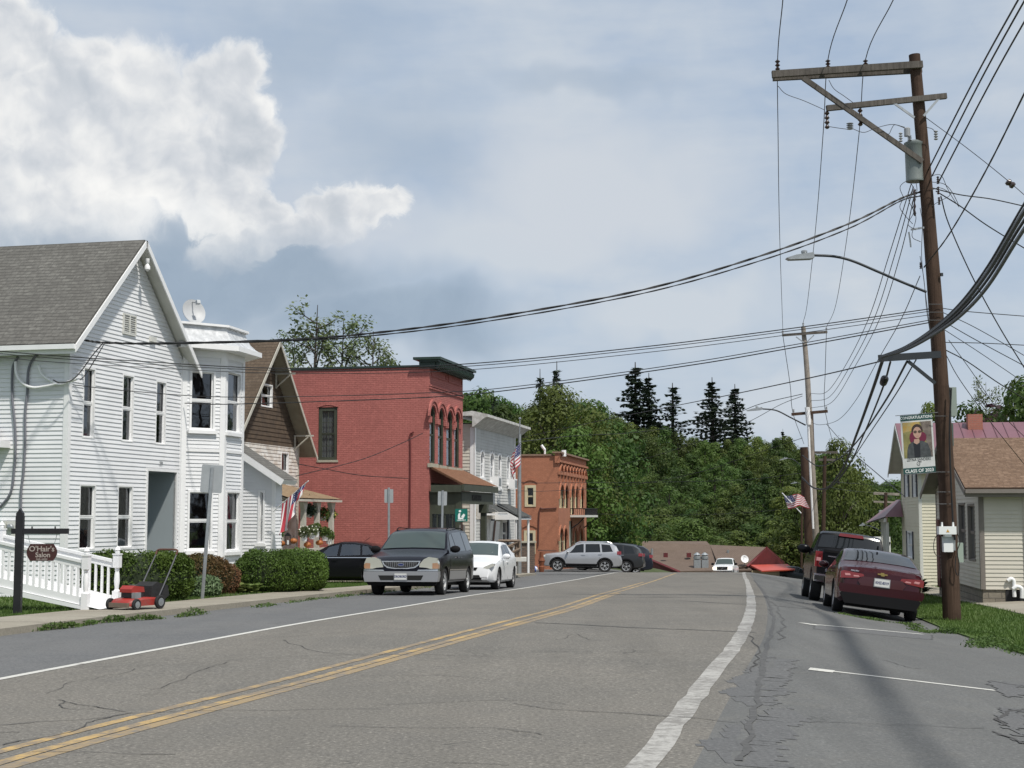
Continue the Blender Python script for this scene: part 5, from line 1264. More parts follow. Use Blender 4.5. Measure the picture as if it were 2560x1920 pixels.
# wooden access ramp at the false-front building
b0 = at(1265, 1410, 66); b0.z = gz(b0.x, b0.y); M_wood = mat('weathered_wood', (.22, .17, .125), .85, var=.4, vs=6, c2=(.14, .10, .08)); rw = empty('wooden_ramp_railing', tuple(b0), 'weathered brown wooden ramp and stair railing before the pale building', 'railing')
def tw(p0, p1, w_, nm): 
    g = MB(); g.tube([p0, p1], w_, 4); return g.build(nm, M_wood, rw)
for u, v0, v1 in ((1263, 1371, 1418), (1278, 1366, 1416), (1290, 1358, 1415), (1298, 1351, 1395), (1243, 1349, 1375)): tw(at(u, v0, 66), at(u, v1, 66), .07, 'post')
for a, c in (((1246, 1352), (1299, 1352)), ((1246, 1366), (1285, 1366)), ((1263, 1371), (1297, 1354)), ((1262, 1390), (1300, 1372)), ((1262, 1406), (1302, 1393))): tw(at(*a, 65.9), at(*c, 65.9), .06, 'rail')
g = MB(); g.box(Fr(at(1302, 1400, 66), (1, 0, 0), (0, 1, 0)), -.4, .25, -.5, .5, -.05, .12); g.build('step', M_soffit, rw)
# stone gate pillar + iron fence by orange building
b0 = at(1322, 1412, 80); b0.z = gz(b0.x, b0.y)-.1; sp = empty('stone_pillar', tuple(b0), 'square brown stone pillar with flat cap before the orange building', 'pillar'); Fs_ = Fr(b0, (1, 0, 0), (0, 1, 0)); hz_ = at(1322, 1357, 80).z-b0.z
g = MB(); g.box(Fs_, -.40, .32, -.4, .4, 0, hz_); g.build('pillar_body', brick('stone_courses', (.13, .09, .07), (.20, .14, .105), (.09, .08, .07), .3, .1, .02, .03), sp)
g = MB(); g.box(Fs_, -.48, .40, -.48, .48, hz_, hz_+.09); g.build('cap', M_sillst, sp)
g = MB(); a, c = at(1345, 1376, 84), at(1392, 1377, 88); Ff = Fr(a, (c-a).normalized(), Vector((0, 1, 0))); L = (c-a).length
g.box(Ff, 0, L, -.01, .01, -.03, .02); g.box(Ff, 0, L, -.01, .01, -.75, -.71)
for i in range(int(L/.14)): g.box(Ff, i*.14, i*.14+.02, -.012, .012, -.85, .06)
tag(g.build('iron_fence', mat('rusty_iron', (.07, .035, .025), .8)), 'rusty iron picket fence between stone pillar and silver car', 'fence')
# barrel planter and beach ball toys
b0 = at(1354, 1410, 82); b0.z = gz(b0.x, b0.y); bp_ = empty('rusty_planter', tuple(b0), 'rusty orange pot planter stack standing beside the silver car bonnet', 'planter')
g = MB(); g.lathe(Fr(b0, (1, 0, 0), (0, 1, 0)), [(.13, 0), (.16, .3), (.12, .35), (.18, .6), (.2, .62), (.12, .8), (.1, 1.1)], 12); g.build('pot', mat('rust_orange', (.22, .07, .03), .8, var=.4), bp_)
b0 = at(1337, 1408, 82); b0.z = gz(b0.x, b0.y)+.17
g = MB(); Fx = Fr(b0, (1, 0, 0), Vector((0, .8, .6))); Fx.z = Vector((0, -.6, .8))
P = [[Fx.p(.17*math.sin(a)*math.cos(t), .17*math.sin(a)*math.sin(t), .17*math.cos(a)) for t in [2*math.pi*j/12 for j in range(13)]] for a in [math.pi*i/8 for i in range(9)]]
g.grid(P); 
for fi in range(len(g.f)): g.mi[fi] = (fi % 12)//2 % 4
tag(g.build('beach_ball', [mat('ball_blue', (.12, .18, .5), .5), mat('ball_white', (.7, .7, .7), .5), mat('ball_pink', (.6, .2, .3), .5), mat('ball_yellow', (.7, .6, .15), .5)]), 'striped beach ball on the grass by the stone pillar', 'ball')
# flagpole
def flag(parent, F, w_, h_, droop, name='flag', stripes=13, seed=1, fold=.05):
    """F.x along fly, F.z up at hoist top-left"""
    nx, ny = 26, 26
    pts = droop(nx, ny)
    g = MB(); g.grid(pts)
    for i in range(nx):
        for j in range(ny):
            fi = i*ny+j; st = int(j/ny*13); canton = i < nx*.4 and j < ny*7/13
            g.mi[fi] = 2 if canton else (0 if st % 2 == 0 else 1)
    o = g.build(name, [mat('flag_red', (.42, .04, .06), .8), mat('flag_white', (.72, .70, .70), .8), mat('flag_blue', (.035, .045, .14), .8)], parent)
    g = MB()   # stars
    for a in range(6):
        for c in range(5):
            i = int(nx*.4*(a+.5)/6); j = int(ny*7/13*(c+.5)/5); p = pts[i][j]; q = pts[i+1][j]; s_ = pts[i][j+1]; ex = (q-p); ey = (s_-p); n = ex.cross(ey)
            if n.length < 1e-9: continue
            n.normalize(); e1 = ex.normalized(); e2 = n.cross(e1); ctr = p+ex*.5+ey*.5
            for sg in (1, -1): g.face([ctr+n*.004*sg+(e1*math.cos(t)+e2*math.sin(t))*(.022 if k % 2 == 0 else .010)*h_ for k, t in enumerate([math.pi*k/5 for k in range(10)])])
    g.build('stars', mat('flag_white', (.72, .70, .70), .8), o)
    return o
b0 = at(1298, 1375, 71); b0.z = gz(b0.x, b0.y); fp_ = empty('flagpole', tuple(b0), 'silver flagpole with a limp American flag before the orange brick building', 'flagpole')
g = MB(); t1 = at(1299, 1085, 71); t2 = at(1300, 1049, 71); g.tube([b0, b0.lerp(t1, .5), t1], [.11, .095, .07], 12); g.tube([t1, t2], .025, 8); g.lathe(Fr(t2, (1, 0, 0), (0, 1, 0)), [(0, 0), (.06, .03), (.06, .09), (0, .12)], 8); g.build('pole', M_galv, fp_, smooth=50)
hp = at(1301, 1105, 70.8)
def dr1(nx, ny):
    out = []
    for i in range(nx+1):
        r = []
        for j in range(ny+1):
            a, c = i/nx, j/ny          # a along fly, c down the hoist
            x = -.10*math.sin(a*3.0)-.55*a*(1-.25*c)*(.55+.45*math.sin(c*2.2)); z = -1.45*c-.95*a
            y = .12*math.sin(a*9+c*3)*(a)-.05
            r.append(hp+Vector((x+.09*math.sin(a*14+c)*a, y, z*.75)))
        out.append(r)
    return out
flag(fp_, None, 1.5, 1.0, dr1)
# flag on the white wing corner, angled pole
hpb = at(683, 1279, 43.0); tp2 = at(771, 1202, 42.2); fl = empty('house_flag', tuple(hpb), 'American flag on a slanted white pole at the corner of the white house', 'flag')
g = MB(); g.tube([hpb, tp2], .014, 8); g.build('pole', M_trim, fl)
def dr2(nx, ny):
    out = []; ax = (tp2-hpb)
    for i in range(nx+1):
        r = []
        for j in range(ny+1):
            a, c = i/nx, j/ny
            top = hpb+ax*(1-.70*c-.02); hang = Vector((-.12*a*(1-c*.2)-.02, .06*math.sin(c*16+a*3)*(.3+a), -.95*a*(.25+.75*min(1, c*1.6))))
            if True: r.append(top+hang+Vector((.05*math.sin(c*20)*a, 0, 0)))
        out.append(r)
    return out
flag(fl, None, 1.5, .9, dr2)
# ---------------------------------------------------------------- vehicles
def paint(name, c, metal=0, rough=.3, coat=.25, dirt=0): return mat('paint_'+name, c, rough, metal, coat=coat, var=.08, vs=1.5, dirt=dirt, spec=.35 if coat > .15 else .22)
M_tyre = mat('tyre_rubber', (.018, .018, .019), .85, var=.3, vs=8)
M_carglass = None
def carglass(name, c=(.01, .012, .014), rough=.04):
    return mat(name, c, rough, coat=.15, spec=.5)
M_cg = carglass('car_glass'); M_cgl = carglass('windscreen_glass', (.045, .062, .058), .05)
M_plast = mat('black_plastic', (.009, .009, .010), .8, spec=.15)
M_chrome = mat('chrome', (.75, .75, .76), .12, 1)
M_silv = mat('silver_trim', (.38, .38, .39), .35, .6)
M_lens = mat('headlight_lens', (.55, .55, .50), .12, coat=1); M_lensy = mat('yellowed_lens', (.40, .40, .34), .12, coat=1); M_amber = mat('amber_lens', (.36, .20, .11), .2, coat=1)
M_red = mat('tail_light_red', (.20, .010, .012), .15, coat=1); M_plate = mat('number_plate', (.60, .60, .58), .5); M_under = mat('underbody', (.01, .01, .01), .9)
def car(name, label, cat, loc, heading, pitch=0, roll=0, L=4.7, W=1.82, top=(), belt=(), zb=.28, body=None, tumble=.34, wheels=(.95, 3.7), wr_=.33, ww=.22, planf=.10, planr=.07, win=(), ws=None, rw=None, rimm=None, lower=None, group=None, arch=.05, hoodw=.93, cm=None, roofin=.0, wstep=True):
    """x from the nose (0) back to L; heading = direction the nose points (deg clockwise from +Y). top/belt: [(x,z)...]"""
    r = empty(name, loc, label, cat, group)
    hx = Vector((math.sin(R(heading)), math.cos(R(heading)), 0)); up = Vector((0, 0, 1))
    hx = (hx+up*math.tan(R(pitch))).normalized(); side = hx.cross(up).normalized()   # right of the heading
    side = (side-up*math.tan(R(roll))).normalized(); up = side.cross(hx).normalized()
    F = Fr(Vector(loc)+hx*(L/2), -hx, side, up)           # F.x backward from the nose, F.y to the car's right, z up
    f_ = lambda tab, x: lin(tab, x)
    def hw(x):
        t = min(x, L-x); k = planf if x < L/2 else planr
        m = 1-k*max(0, 1-t/.55)**2 - (.04*max(0, 1-t/1.6)**2)
        return W/2*m
    def sec(x):
        zt, zl = f_(top, x), f_(belt, x); w_ = hw(x); zt = max(zt, zl+.004)
        h = zt-zl; gl = w_*.955-h*tumble
        crown = .035 if h > .15 else .03
        if h < .12: gl = w_*hoodw-(.12-h)*.2
        zbx = zb+.10*max(0, 1-x/.35)**2+.14*max(0, 1-(L-x)/.4)**2
        zm = zbx+(zl-zbx)*.5
        return [(0, zbx), (w_*.9, zbx), (w_*.975, zbx+.06), (w_, zm), (w_*.995, zl-.10), (w_*.965, zl-.01), (gl, zt-.035 if h > .12 else zt-.018), (gl-.07, zt), (gl*.5, zt+crown*.75), (0, zt+crown)]
    keys = sorted({0, L}|{round(x, 3) for x, z in list(top)+list(belt) if 0 < x < L})
    xs = []
    for a, c in zip(keys, keys[1:]):
        n = max(1, int((c-a)/.12)); xs += [a+(c-a)*i/n for i in range(n)]
    xs.append(L)
    g = MB(); n = 10; P = []
    for x in xs:
        h_ = sec(x); ring = [F.p(x, y, z) for y, z in h_]+[F.p(x, -y, z) for y, z in reversed(h_[1:-1])]; P.append(ring+[ring[0]])
    g.grid(P); g.face(P[0][:-1]); g.face(list(reversed(P[-1][:-1])))
    bm = bmesh.new(); vs = [bm.verts.new(v-Vector(loc)) for v in g.v]
    for fc in g.f:
        try: bm.faces.new([vs[i] for i in fc])
        except Exception: pass
    bmesh.ops.remove_doubles(bm, verts=bm.verts, dist=.0008); bmesh.ops.recalc_face_normals(bm, faces=bm.faces)
    me = bpy.data.meshes.new('body'); bm.to_mesh(me); bm.free(); o = bpy.data.objects.new('body', me); col.objects.link(o); o.parent = r; o.location = (0, 0, 0)
    me.materials.append(body); me.materials.append(M_under)
    # wheel arches
    cut = MB()
    for wx in wheels: cut.tube([F.p(wx, -W, wr_), F.p(wx, -W*.28, wr_)], wr_+arch, 28); cut.tube([F.p(wx, W*.28, wr_), F.p(wx, W, wr_)], wr_+arch, 28)
    co = cut.build('cut', M_under, None, local=Vector(loc)); co.location = (0, 0, 0)
    bmc = bmesh.new(); bmc.from_mesh(co.data); bmesh.ops.recalc_face_normals(bmc, faces=bmc.faces); bmc.to_mesh(co.data); bmc.free()
    o2 = bpy.data.objects.new('tmp', me); col.objects.link(o2)
    md = o2.modifiers.new('b', 'BOOLEAN'); md.object = co; md.operation = 'DIFFERENCE'; md.solver = 'EXACT'
    try: md.material_mode = 'TRANSFER'
    except Exception: pass
    dg = bpy.context.evaluated_depsgraph_get(); nm = bpy.data.meshes.new_from_object(o2.evaluated_get(dg)); nm.name = 'body'
    bpy.data.objects.remove(o2); bpy.data.objects.remove(co)
    if len(nm.polygons) > 50: o.data = nm
    me = o.data
    bm = bmesh.new(); bm.from_mesh(me)
    for fc in bm.faces: fc.smooth = True
    for e in bm.edges:
        if len(e.link_faces) == 2: e.smooth = e.calc_face_angle(0) < R(32)
    bm.to_mesh(me); bm.free()
    # surface helpers
    def side_pt(x, v, s, off=.006):
        """v: 0 belt .. 1 roof edge"""
        h_ = sec(x); (ya, za), (yb, zb2) = h_[5], h_[6]; y, z = ya+(yb-ya)*v, za+(zb2-za)*v
        nrm_ = Vector((0, zb2-za, -(yb-ya))).normalized(); return F.p(x, s*(y+off*nrm_.y), z+off*nrm_.z)
    def low_pt(x, z, s, off=.006):
        h_ = sec(x); pts = h_[1:6]
        for (ya, za), (yb, zb2) in zip(pts, pts[1:]):
            if za <= z <= zb2: return F.p(x, s*(ya+(yb-ya)*(z-za)/max(1e-6, zb2-za)+off), z)
        return F.p(x, s*(pts[-1][0]+off), z)
    for s in (-1, 1):
        for (x0b, x0t, x1b, x1t) in win:
            g = MB(); Pn = []
            for i in range(9):
                row = []
                for j in range(5):
                    v = .06+.84*j/4; xa, xb = x0b+(x0t-x0b)*v, x1b+(x1t-x1b)*v; row.append(side_pt(xa+(xb-xa)*i/8, v, s))
                Pn.append(row)
            g.grid(Pn); g.build('side_window', cm or M_cg, r)
    def top_strip(x0, x1, nm_, gm, fy=.93, off=.008):
        g = MB(); Pn = []
        for i in range(9):
            x = x0+(x1-x0)*i/8; h_ = sec(x); (yg, zg_), (yh, zh), (yi, zi), (yj, zj) = h_[6], h_[7], h_[8], h_[9]; row = []
            for j in range(-6, 7):
                q = abs(j)/6*fy*yg
                z = zh+(zg_-zh)*(q-yh)/max(1e-6, yg-yh) if q > yh else (zi+(zh-zi)*(q-yi)/max(1e-6, yh-yi) if q > yi else zj+(zi-zj)*q/max(1e-6, yi))
                row.append(F.p(x-off*(.8 if x < L/2 else -.8), (q if j >= 0 else -q), z+off))
            Pn.append(row)
        g.grid(Pn); return g.build(nm_, gm, r, smooth=60)
    if ws: top_strip(ws[0], ws[1], 'windscreen', M_cgl)
    if rw: top_strip(rw[0], rw[1], 'rear_window', M_cg)
    # wheels
    for wx in wheels:
        for s in (-1, 1):
            y0 = s*(W/2-.03); c_ = F.p(wx, y0, wr_); Fw = Fr(c_, F.x, F.z*(-1)*s, F.y*s); Fw = Fr(c_, F.x, F.z, F.y*s)
            g = MB(); g.lathe(Fw, [(wr_*.60, -ww), (wr_*.93, -ww), (wr_, -ww+.03), (wr_, -.035), (wr_*.95, -.004), (wr_*.72, 0), (wr_*.66, -.012), (wr_*.63, -.04)], 32, cap=False)
            wo_ = g.build('wheel', M_tyre, r, smooth=40)
            g = MB(); rm = wr_*.66
            g.lathe(Fw, [(rm, -.015), (rm*.93, -.02), (rm*.9, -.07)], 32, cap=False); g.lathe(Fw, [(0, -.01), (rm*.2, -.012), (rm*.22, -.05)], 14)
            for k in range(5):
                t = 2*math.pi*k/5+.3; dx, dy = math.cos(t), math.sin(t)
                for sg in (-1, 1):
                    a_ = t+sg*.16; q = [Fw.p(rm*.15*math.cos(t+sg*.6), rm*.15*math.sin(t+sg*.6), -.014), Fw.p(rm*.95*math.cos(a_-.09), rm*.95*math.sin(a_-.09), -.022), Fw.p(rm*.95*math.cos(a_+.09), rm*.95*math.sin(a_+.09), -.022)]; g.face(q)
            g.build('rim', rimm or M_silv, wo_)
            g = MB(); g.lathe(Fw, [(0, -.09), (rm*.97, -.09)], 24); g.build('brake', M_under, wo_)
    # underbody
    g = MB(); g.box(F, .5, L-.5, -W*.36, W*.36, zb-.08, zb+.1); g.build('underbody', M_under, r)
    class K: pass
    k = K(); k.r, k.F, k.sec, k.side, k.low, k.hw, k.L, k.W, k.body = r, F, sec, side_pt, low_pt, hw, L, W, o
    return k
def patch(k, name, m, x0, x1, z0, z1, s, off=.01, parent=None, n=8):
    g = MB(); g.grid([[k.low(x0+(x1-x0)*i/n, z0+(z1-z0)*j/4, s, off) for j in range(5)] for i in range(n+1)]); return g.build(name, m, parent or k.r)
def seam(k, pts, s):
    g = MB(); P = [k.low(x, z, s, .002) for x, z in pts]; g.tube(P, .006, 4); g.build('door_seam', M_under, k.body)
def mirror(k, x, z, s, m, sz=.12):
    g = MB(); c_ = k.F.p(x, s*(k.hw(x)+.10), z); Fm = Fr(c_, k.F.x, k.F.y, k.F.z)
    P = []
    for a in range(7):
        t = math.pi*a/6; P.append([Fm.p(-.07*math.cos(t)*.9, sz*math.sin(t)*math.cos(q), sz*.68*math.sin(t)*math.sin(q)) for q in [2*math.pi*j/12 for j in range(13)]])
    g.grid(P); g.tube([Fm.p(0, -s*.10, -.04), Fm.p(0, 0, -.02)], .025, 6); return g.build('mirror', m, k.r, smooth=60)
def endface(k, name, m, poly, x, proud=.03, depth=.12, parent=None, rear=False):
    """poly in (y,z) prism on the nose (x small) or tail"""
    F = k.F; Fp = Fr(F.p(x, 0, 0), F.y, -F.x if not rear else F.x, F.z)
    g = MB(); g.prism(Fp, poly, -depth, proud); return g.build(name, m, parent or k.r)
def handle(k, x, z, s, m):
    g = MB(); p0, p1 = k.low(x, z, s, .03), k.low(x+.2, z, s, .03); g.tube([k.low(x, z, s, 0), p0, p1, k.low(x+.2, z, s, 0)], .014, 6); g.build('door_handle', m, k.r)
def grnd(u, v, d):
    p = at(u, v, d); return Vector((p.x, p.y, gz(p.x, p.y)))
def settle(x, y, heading, L):
    """pitch/roll to lie on the ground"""
    h = Vector((math.sin(R(heading)), math.cos(R(heading)))); s = Vector((h.y, -h.x)); z = lambda a, c: gz(x+h.x*a+s.x*c, y+h.y*a+s.y*c)
    return math.degrees(math.atan((z(L*.3, 0)-z(-L*.3, 0))/(L*.6))), math.degrees(math.atan((z(0, -.75)-z(0, .75))/1.5)), (z(L*.3, 0)+z(-L*.3, 0))/2
def mkcar(name, label, cat, front, heading, L, **kw):
    """front: ground point (x,y) below the nose centre"""
    h = Vector((math.sin(R(heading)), math.cos(R(heading)))); c = Vector(front)-h*(L/2); p, q, z = settle(c.x, c.y, heading, L)
    return car(name, label, cat, (c.x, c.y, z), heading, p, q, L=L, **kw)

# dark minivan, facing us
vp = at(1003, 1290, 37.3); vh = 180+9.5
P_navy = paint('navy', (.004, .004, .008), rough=.2, coat=.04)
van = mkcar('minivan', 'dark navy minivan with silver lower trim parked facing us on the left kerb', 'van', (vp.x, vp.y), vh, 5.1, W=1.93, zb=.30,
    top=[(0, .58), (.06, .80), (.25, .93), (1.12, 1.10), (1.3, 1.14), (1.95, 1.58), (2.3, 1.68), (3.4, 1.73), (4.4, 1.70), (4.85, 1.55), (5.02, 1.05), (5.1, .8)],
    belt=[(0, .56), (.06, .78), (.25, .91), (1.12, 1.08), (1.3, 1.09), (2.5, 1.08), (4.7, 1.12), (5.0, 1.04), (5.1, .78)],
    body=P_navy, wheels=(.93, 3.96), wr_=.34, tumble=.30, win=[(1.62, 2.02, 2.45, 2.35), (2.52, 2.42, 3.65, 3.62), (3.72, 3.69, 4.62, 4.45)], ws=(1.34, 2.02), rimm=M_alu, planf=.17)
k = van; F = k.F
for s in (-1, 1):
    hl = [(s*.94, .66), (s*.955, .80), (s*.90, .93), (s*.70, .955), (s*.58, .90), (s*.47, .78), (s*.46, .665)]
    endface(k, 'headlight', M_lensy, hl, .10, .07, .1)
    endface(k, 'turn_signal', M_amber, [(s*.955, .67), (s*.96, .76), (s*.92, .81), (s*.80, .80), (s*.80, .67)], .10, .075, .08)
    mirror(k, 1.55, 1.16, s, M_plast, .14)
    patch(k, 'lower_cladding', M_silv, 1.36, 3.5, .32, .60, s, .012); patch(k, 'cladding_strip', M_chrome, 1.33, 3.56, .615, .64, s, .016)
    seam(k, [(1.45, .66), (1.42, .9), (1.42, 1.06)], s); seam(k, [(2.5, .66), (2.5, 1.06)], s); handle(k, 2.25, .95, s, P_navy); handle(k, 2.6, .95, s, P_navy)
endface(k, 'bumper', M_silv, [(-.93, .34), (.93, .34), (.965, .48), (.955, .60), (-.955, .60), (-.965, .48)], .14, .16, .1)
bp_ = endface(k, 'bumper_strip', M_chrome, [(.42, .605), (.955, .605), (.95, .65), (.45, .64)], .14, .165, .05); endface(k, 'bumper_strip', M_chrome, [(-.42, .605), (-.955, .605), (-.95, .65), (-.45, .64)], .14, .165, .05)
endface(k, 'lower_grille', M_under, [(-.52, .38), (.52, .38), (.58, .50), (-.58, .50)], .14, .165, .02)
endface(k, 'valance', M_plast, [(-.85, .25), (.85, .25), (.92, .345), (-.92, .345)], .16, .10, .05)
endface(k, 'grille_surround', M_chrome, [(-.50, .86), (.50, .86), (.46, .76), (.36, .685), (.15, .66), (-.15, .66), (-.36, .685), (-.46, .76)], .10, .085, .1)
gr = endface(k, 'grille', M_under, [(-.46, .835), (.46, .835), (.42, .765), (.33, .71), (.14, .685), (-.14, .685), (-.33, .71), (-.42, .765)], .10, .09, .05)
g = MB(); Fg = Fr(F.p(.008, 0, 0), F.y, -F.x, F.z)
for i in range(-7, 8): g.box(Fg, i*.055-.004, i*.055+.004, 0, .004, .71, .832)
for i in range(4): g.box(Fg, -.40+.03*i, .40-.03*i, 0, .0045, .82-.032*i, .824-.032*i)
g.build('grille_bars', M_silv, gr)
em = MB(); em.prism(Fr(F.p(.002, 0, .765), F.y, -F.x, F.z), [(.085*math.cos(t), .035*math.sin(t)) for t in [2*math.pi*i/20 for i in range(20)]], 0, .01); eo = em.build('oval_emblem', M_chrome, k.r)
em = MB(); em.prism(Fr(F.p(-.009, 0, .765), F.y, -F.x, F.z), [(.075*math.cos(t), .027*math.sin(t)) for t in [2*math.pi*i/20 for i in range(20)]], 0, .003); em.build('emblem_field', mat('emblem_blue', (.02, .03, .12), .4), eo)
def plate(k, txt, y, z, x, rear=False, m=None, tilt=0):
    F = k.F; Fp = Fr(F.p(x, y, z), -F.y if not rear else F.y, -F.x if not rear else F.x, F.z)
    if not rear: Fp = Fr(F.p(x, y, z), -F.y, F.x, F.z)
    else: Fp = Fr(F.p(x, y, z), F.y, -F.x, F.z)
    g = MB(); g.box(Fp, -.155, .155, -.012, 0, -.078, .078); po_ = g.build('number_plate', M_plate, k.r)
    g = MB(); g.text(Fp.at(0, -.014, .0), txt, .078, .003, bold=.002, sx=.82); g.build('plate_lettering', m or mat('plate_navy', (.02, .03, .12), .5), po_)
    g = MB(); g.box(Fp, -.17, .17, -.008, .002, -.093, -.080); g.box(Fp, -.17, .17, -.008, .002, .080, .093); g.box(Fp, -.17, -.157, -.008, .002, -.080, .080); g.box(Fp, .157, .17, -.008, .002, -.080, .080); g.build('plate_frame', M_silv, po_)
plate(k, 'DROBORD', 0, .47, -.035)
for (y0, y1) in ((-.05, .55), (.72, .30)):
    g = MB(); g.tube([F.p(1.36, -y0, 1.165), F.p(1.40, -(y0+y1)/2, 1.205), F.p(1.38, -y1, 1.185)], .013, 5); g.build('wiper', M_plast, k.r)
g = MB(); Fg = Fr(F.p(1.44, -.55, 1.225), F.y, Vector(F.x)*.0+(F.z*.6-F.x*.8), F.z*.8+F.x*.6); g.box(Fg, -.06, .06, 0, .006, -.03, .03); g.build('windscreen_sticker', M_plate, k.r)
# roof rails
for s in (-1, 1):
    g = MB(); g.tube([F.p(2.3, s*.68, 1.69), F.p(2.5, s*.68, 1.74), F.p(4.1, s*.68, 1.745), F.p(4.3, s*.68, 1.70)], .016, 6); g.build('roof_rail', M_plast, k.r)

# white compact behind it
wp = at(1163, 1290, 43.9); P_white = paint('white', (.72, .73, .74), rough=.25)
wc = mkcar('white_car', 'white compact car parked behind the dark minivan', 'car', (wp.x, wp.y), 180+9.5, 4.4, W=1.78, zb=.22,
    top=[(0, .42), (.08, .66), (.35, .78), (1.05, .93), (1.25, .98), (2.0, 1.36), (2.4, 1.43), (3.0, 1.42), (3.7, 1.15), (3.95, 1.04), (4.3, .98), (4.4, .6)],
    belt=[(0, .40), (.08, .64), (.35, .76), (1.05, .90), (1.3, .91), (3.0, .98), (3.8, 1.0), (4.3, .94), (4.4, .58)],
    body=P_white, wheels=(.88, 3.58), wr_=.32, tumble=.36, win=[(1.5, 2.05, 2.3, 2.3), (2.36, 2.36, 3.1, 3.0)], ws=(1.3, 2.02), planf=.2)
k = wc; F = k.F
for s in (-1, 1):
    endface(k, 'headlight', M_lens, [(s*.50, .60), (s*.60, .58), (s*.84, .70), (s*.86, .77), (s*.80, .78), (s*.56, .68)], .17, .10, .1)
    mirror(k, 1.45, .98, s, P_white, .13); seam(k, [(1.35, .35), (1.3, .88)], s); seam(k, [(2.33, .3), (2.33, .95)], s); handle(k, 2.1, .82, s, P_white)
endface(k, 'lower_grille', M_under, [(-.5, .28), (.5, .28), (.42, .44), (-.42, .44)], .06, .07, .05)
endface(k, 'grille', M_plast, [(-.32, .58), (.32, .58), (.36, .66), (-.36, .66)], .1, .07, .05)
endface(k, 'grille_bar', M_chrome, [(-.5, .33), (.5, .33), (.48, .36), (-.48, .36)], .06, .075, .02)
g = MB(); Fg = Fr(F.p(1.45, -.45, 1.085), F.y, F.z*.6-F.x*.8, F.z*.8+F.x*.6); g.box(Fg, -.12, .12, 0, .012, -.02, .02); g.build('windscreen_sticker', M_plate, k.r)

# dark sedan on the driveway, seen from its left side, nose to the left
sp_1 = at(700, 1290, 51.8); P_blk = paint('charcoal', (.008, .008, .010), rough=.2, coat=.08)
SEDT = [(0, .42), (.07, .64), (.3, .76), (1.15, .93), (1.35, .98), (2.1, 1.36), (2.5, 1.46), (3.0, 1.46), (3.5, 1.38), (4.1, 1.14), (4.4, 1.08), (4.7, 1.02), (4.8, .6)]
SEDB = [(0, .40), (.07, .62), (.3, .74), (1.15, .90), (1.4, .93), (3.2, 1.0), (4.1, 1.05), (4.4, 1.04), (4.7, .98), (4.8, .58)]
ds_ = mkcar('dark_sedan', 'dark grey sedan parked across the driveway behind the round hedge', 'car', (sp_1.x, sp_1.y), -77, 4.75, W=1.82, zb=.24, top=[(x*4.75/4.8, z) for x, z in SEDT], belt=[(x*4.75/4.8, z) for x, z in SEDB],
    body=P_blk, wheels=(.95, 3.68), wr_=.335, tumble=.40, win=[(1.62, 2.15, 2.42, 2.45), (2.52, 2.55, 3.25, 3.2), (3.32, 3.27, 3.78, 3.45)], ws=(1.4, 2.12), rw=(3.45, 4.05), cm=glassmat('clear_car_glass', refl=.1, vis=.55))
k = ds_; F = k.F
for s in (-1, 1):
    mirror(k, 1.6, 1.02, s, P_blk); handle(k, 2.25, .86, s, P_blk); handle(k, 3.3, .9, s, P_blk); seam(k, [(1.45, .3), (1.4, .88)], s); seam(k, [(2.48, .28), (2.48, .95)], s); seam(k, [(3.45, .55), (3.25, .6), (3.35, .98)], s)
    patch(k, 'belt_trim', M_chrome, 1.5, 3.8, .925+.0, .945, s, .012)
g = MB(); g.tube([F.p(3.1, 0, 1.49), F.p(3.3, 0, 1.62)], .008, 5); g.build('aerial', M_plast, k.r)

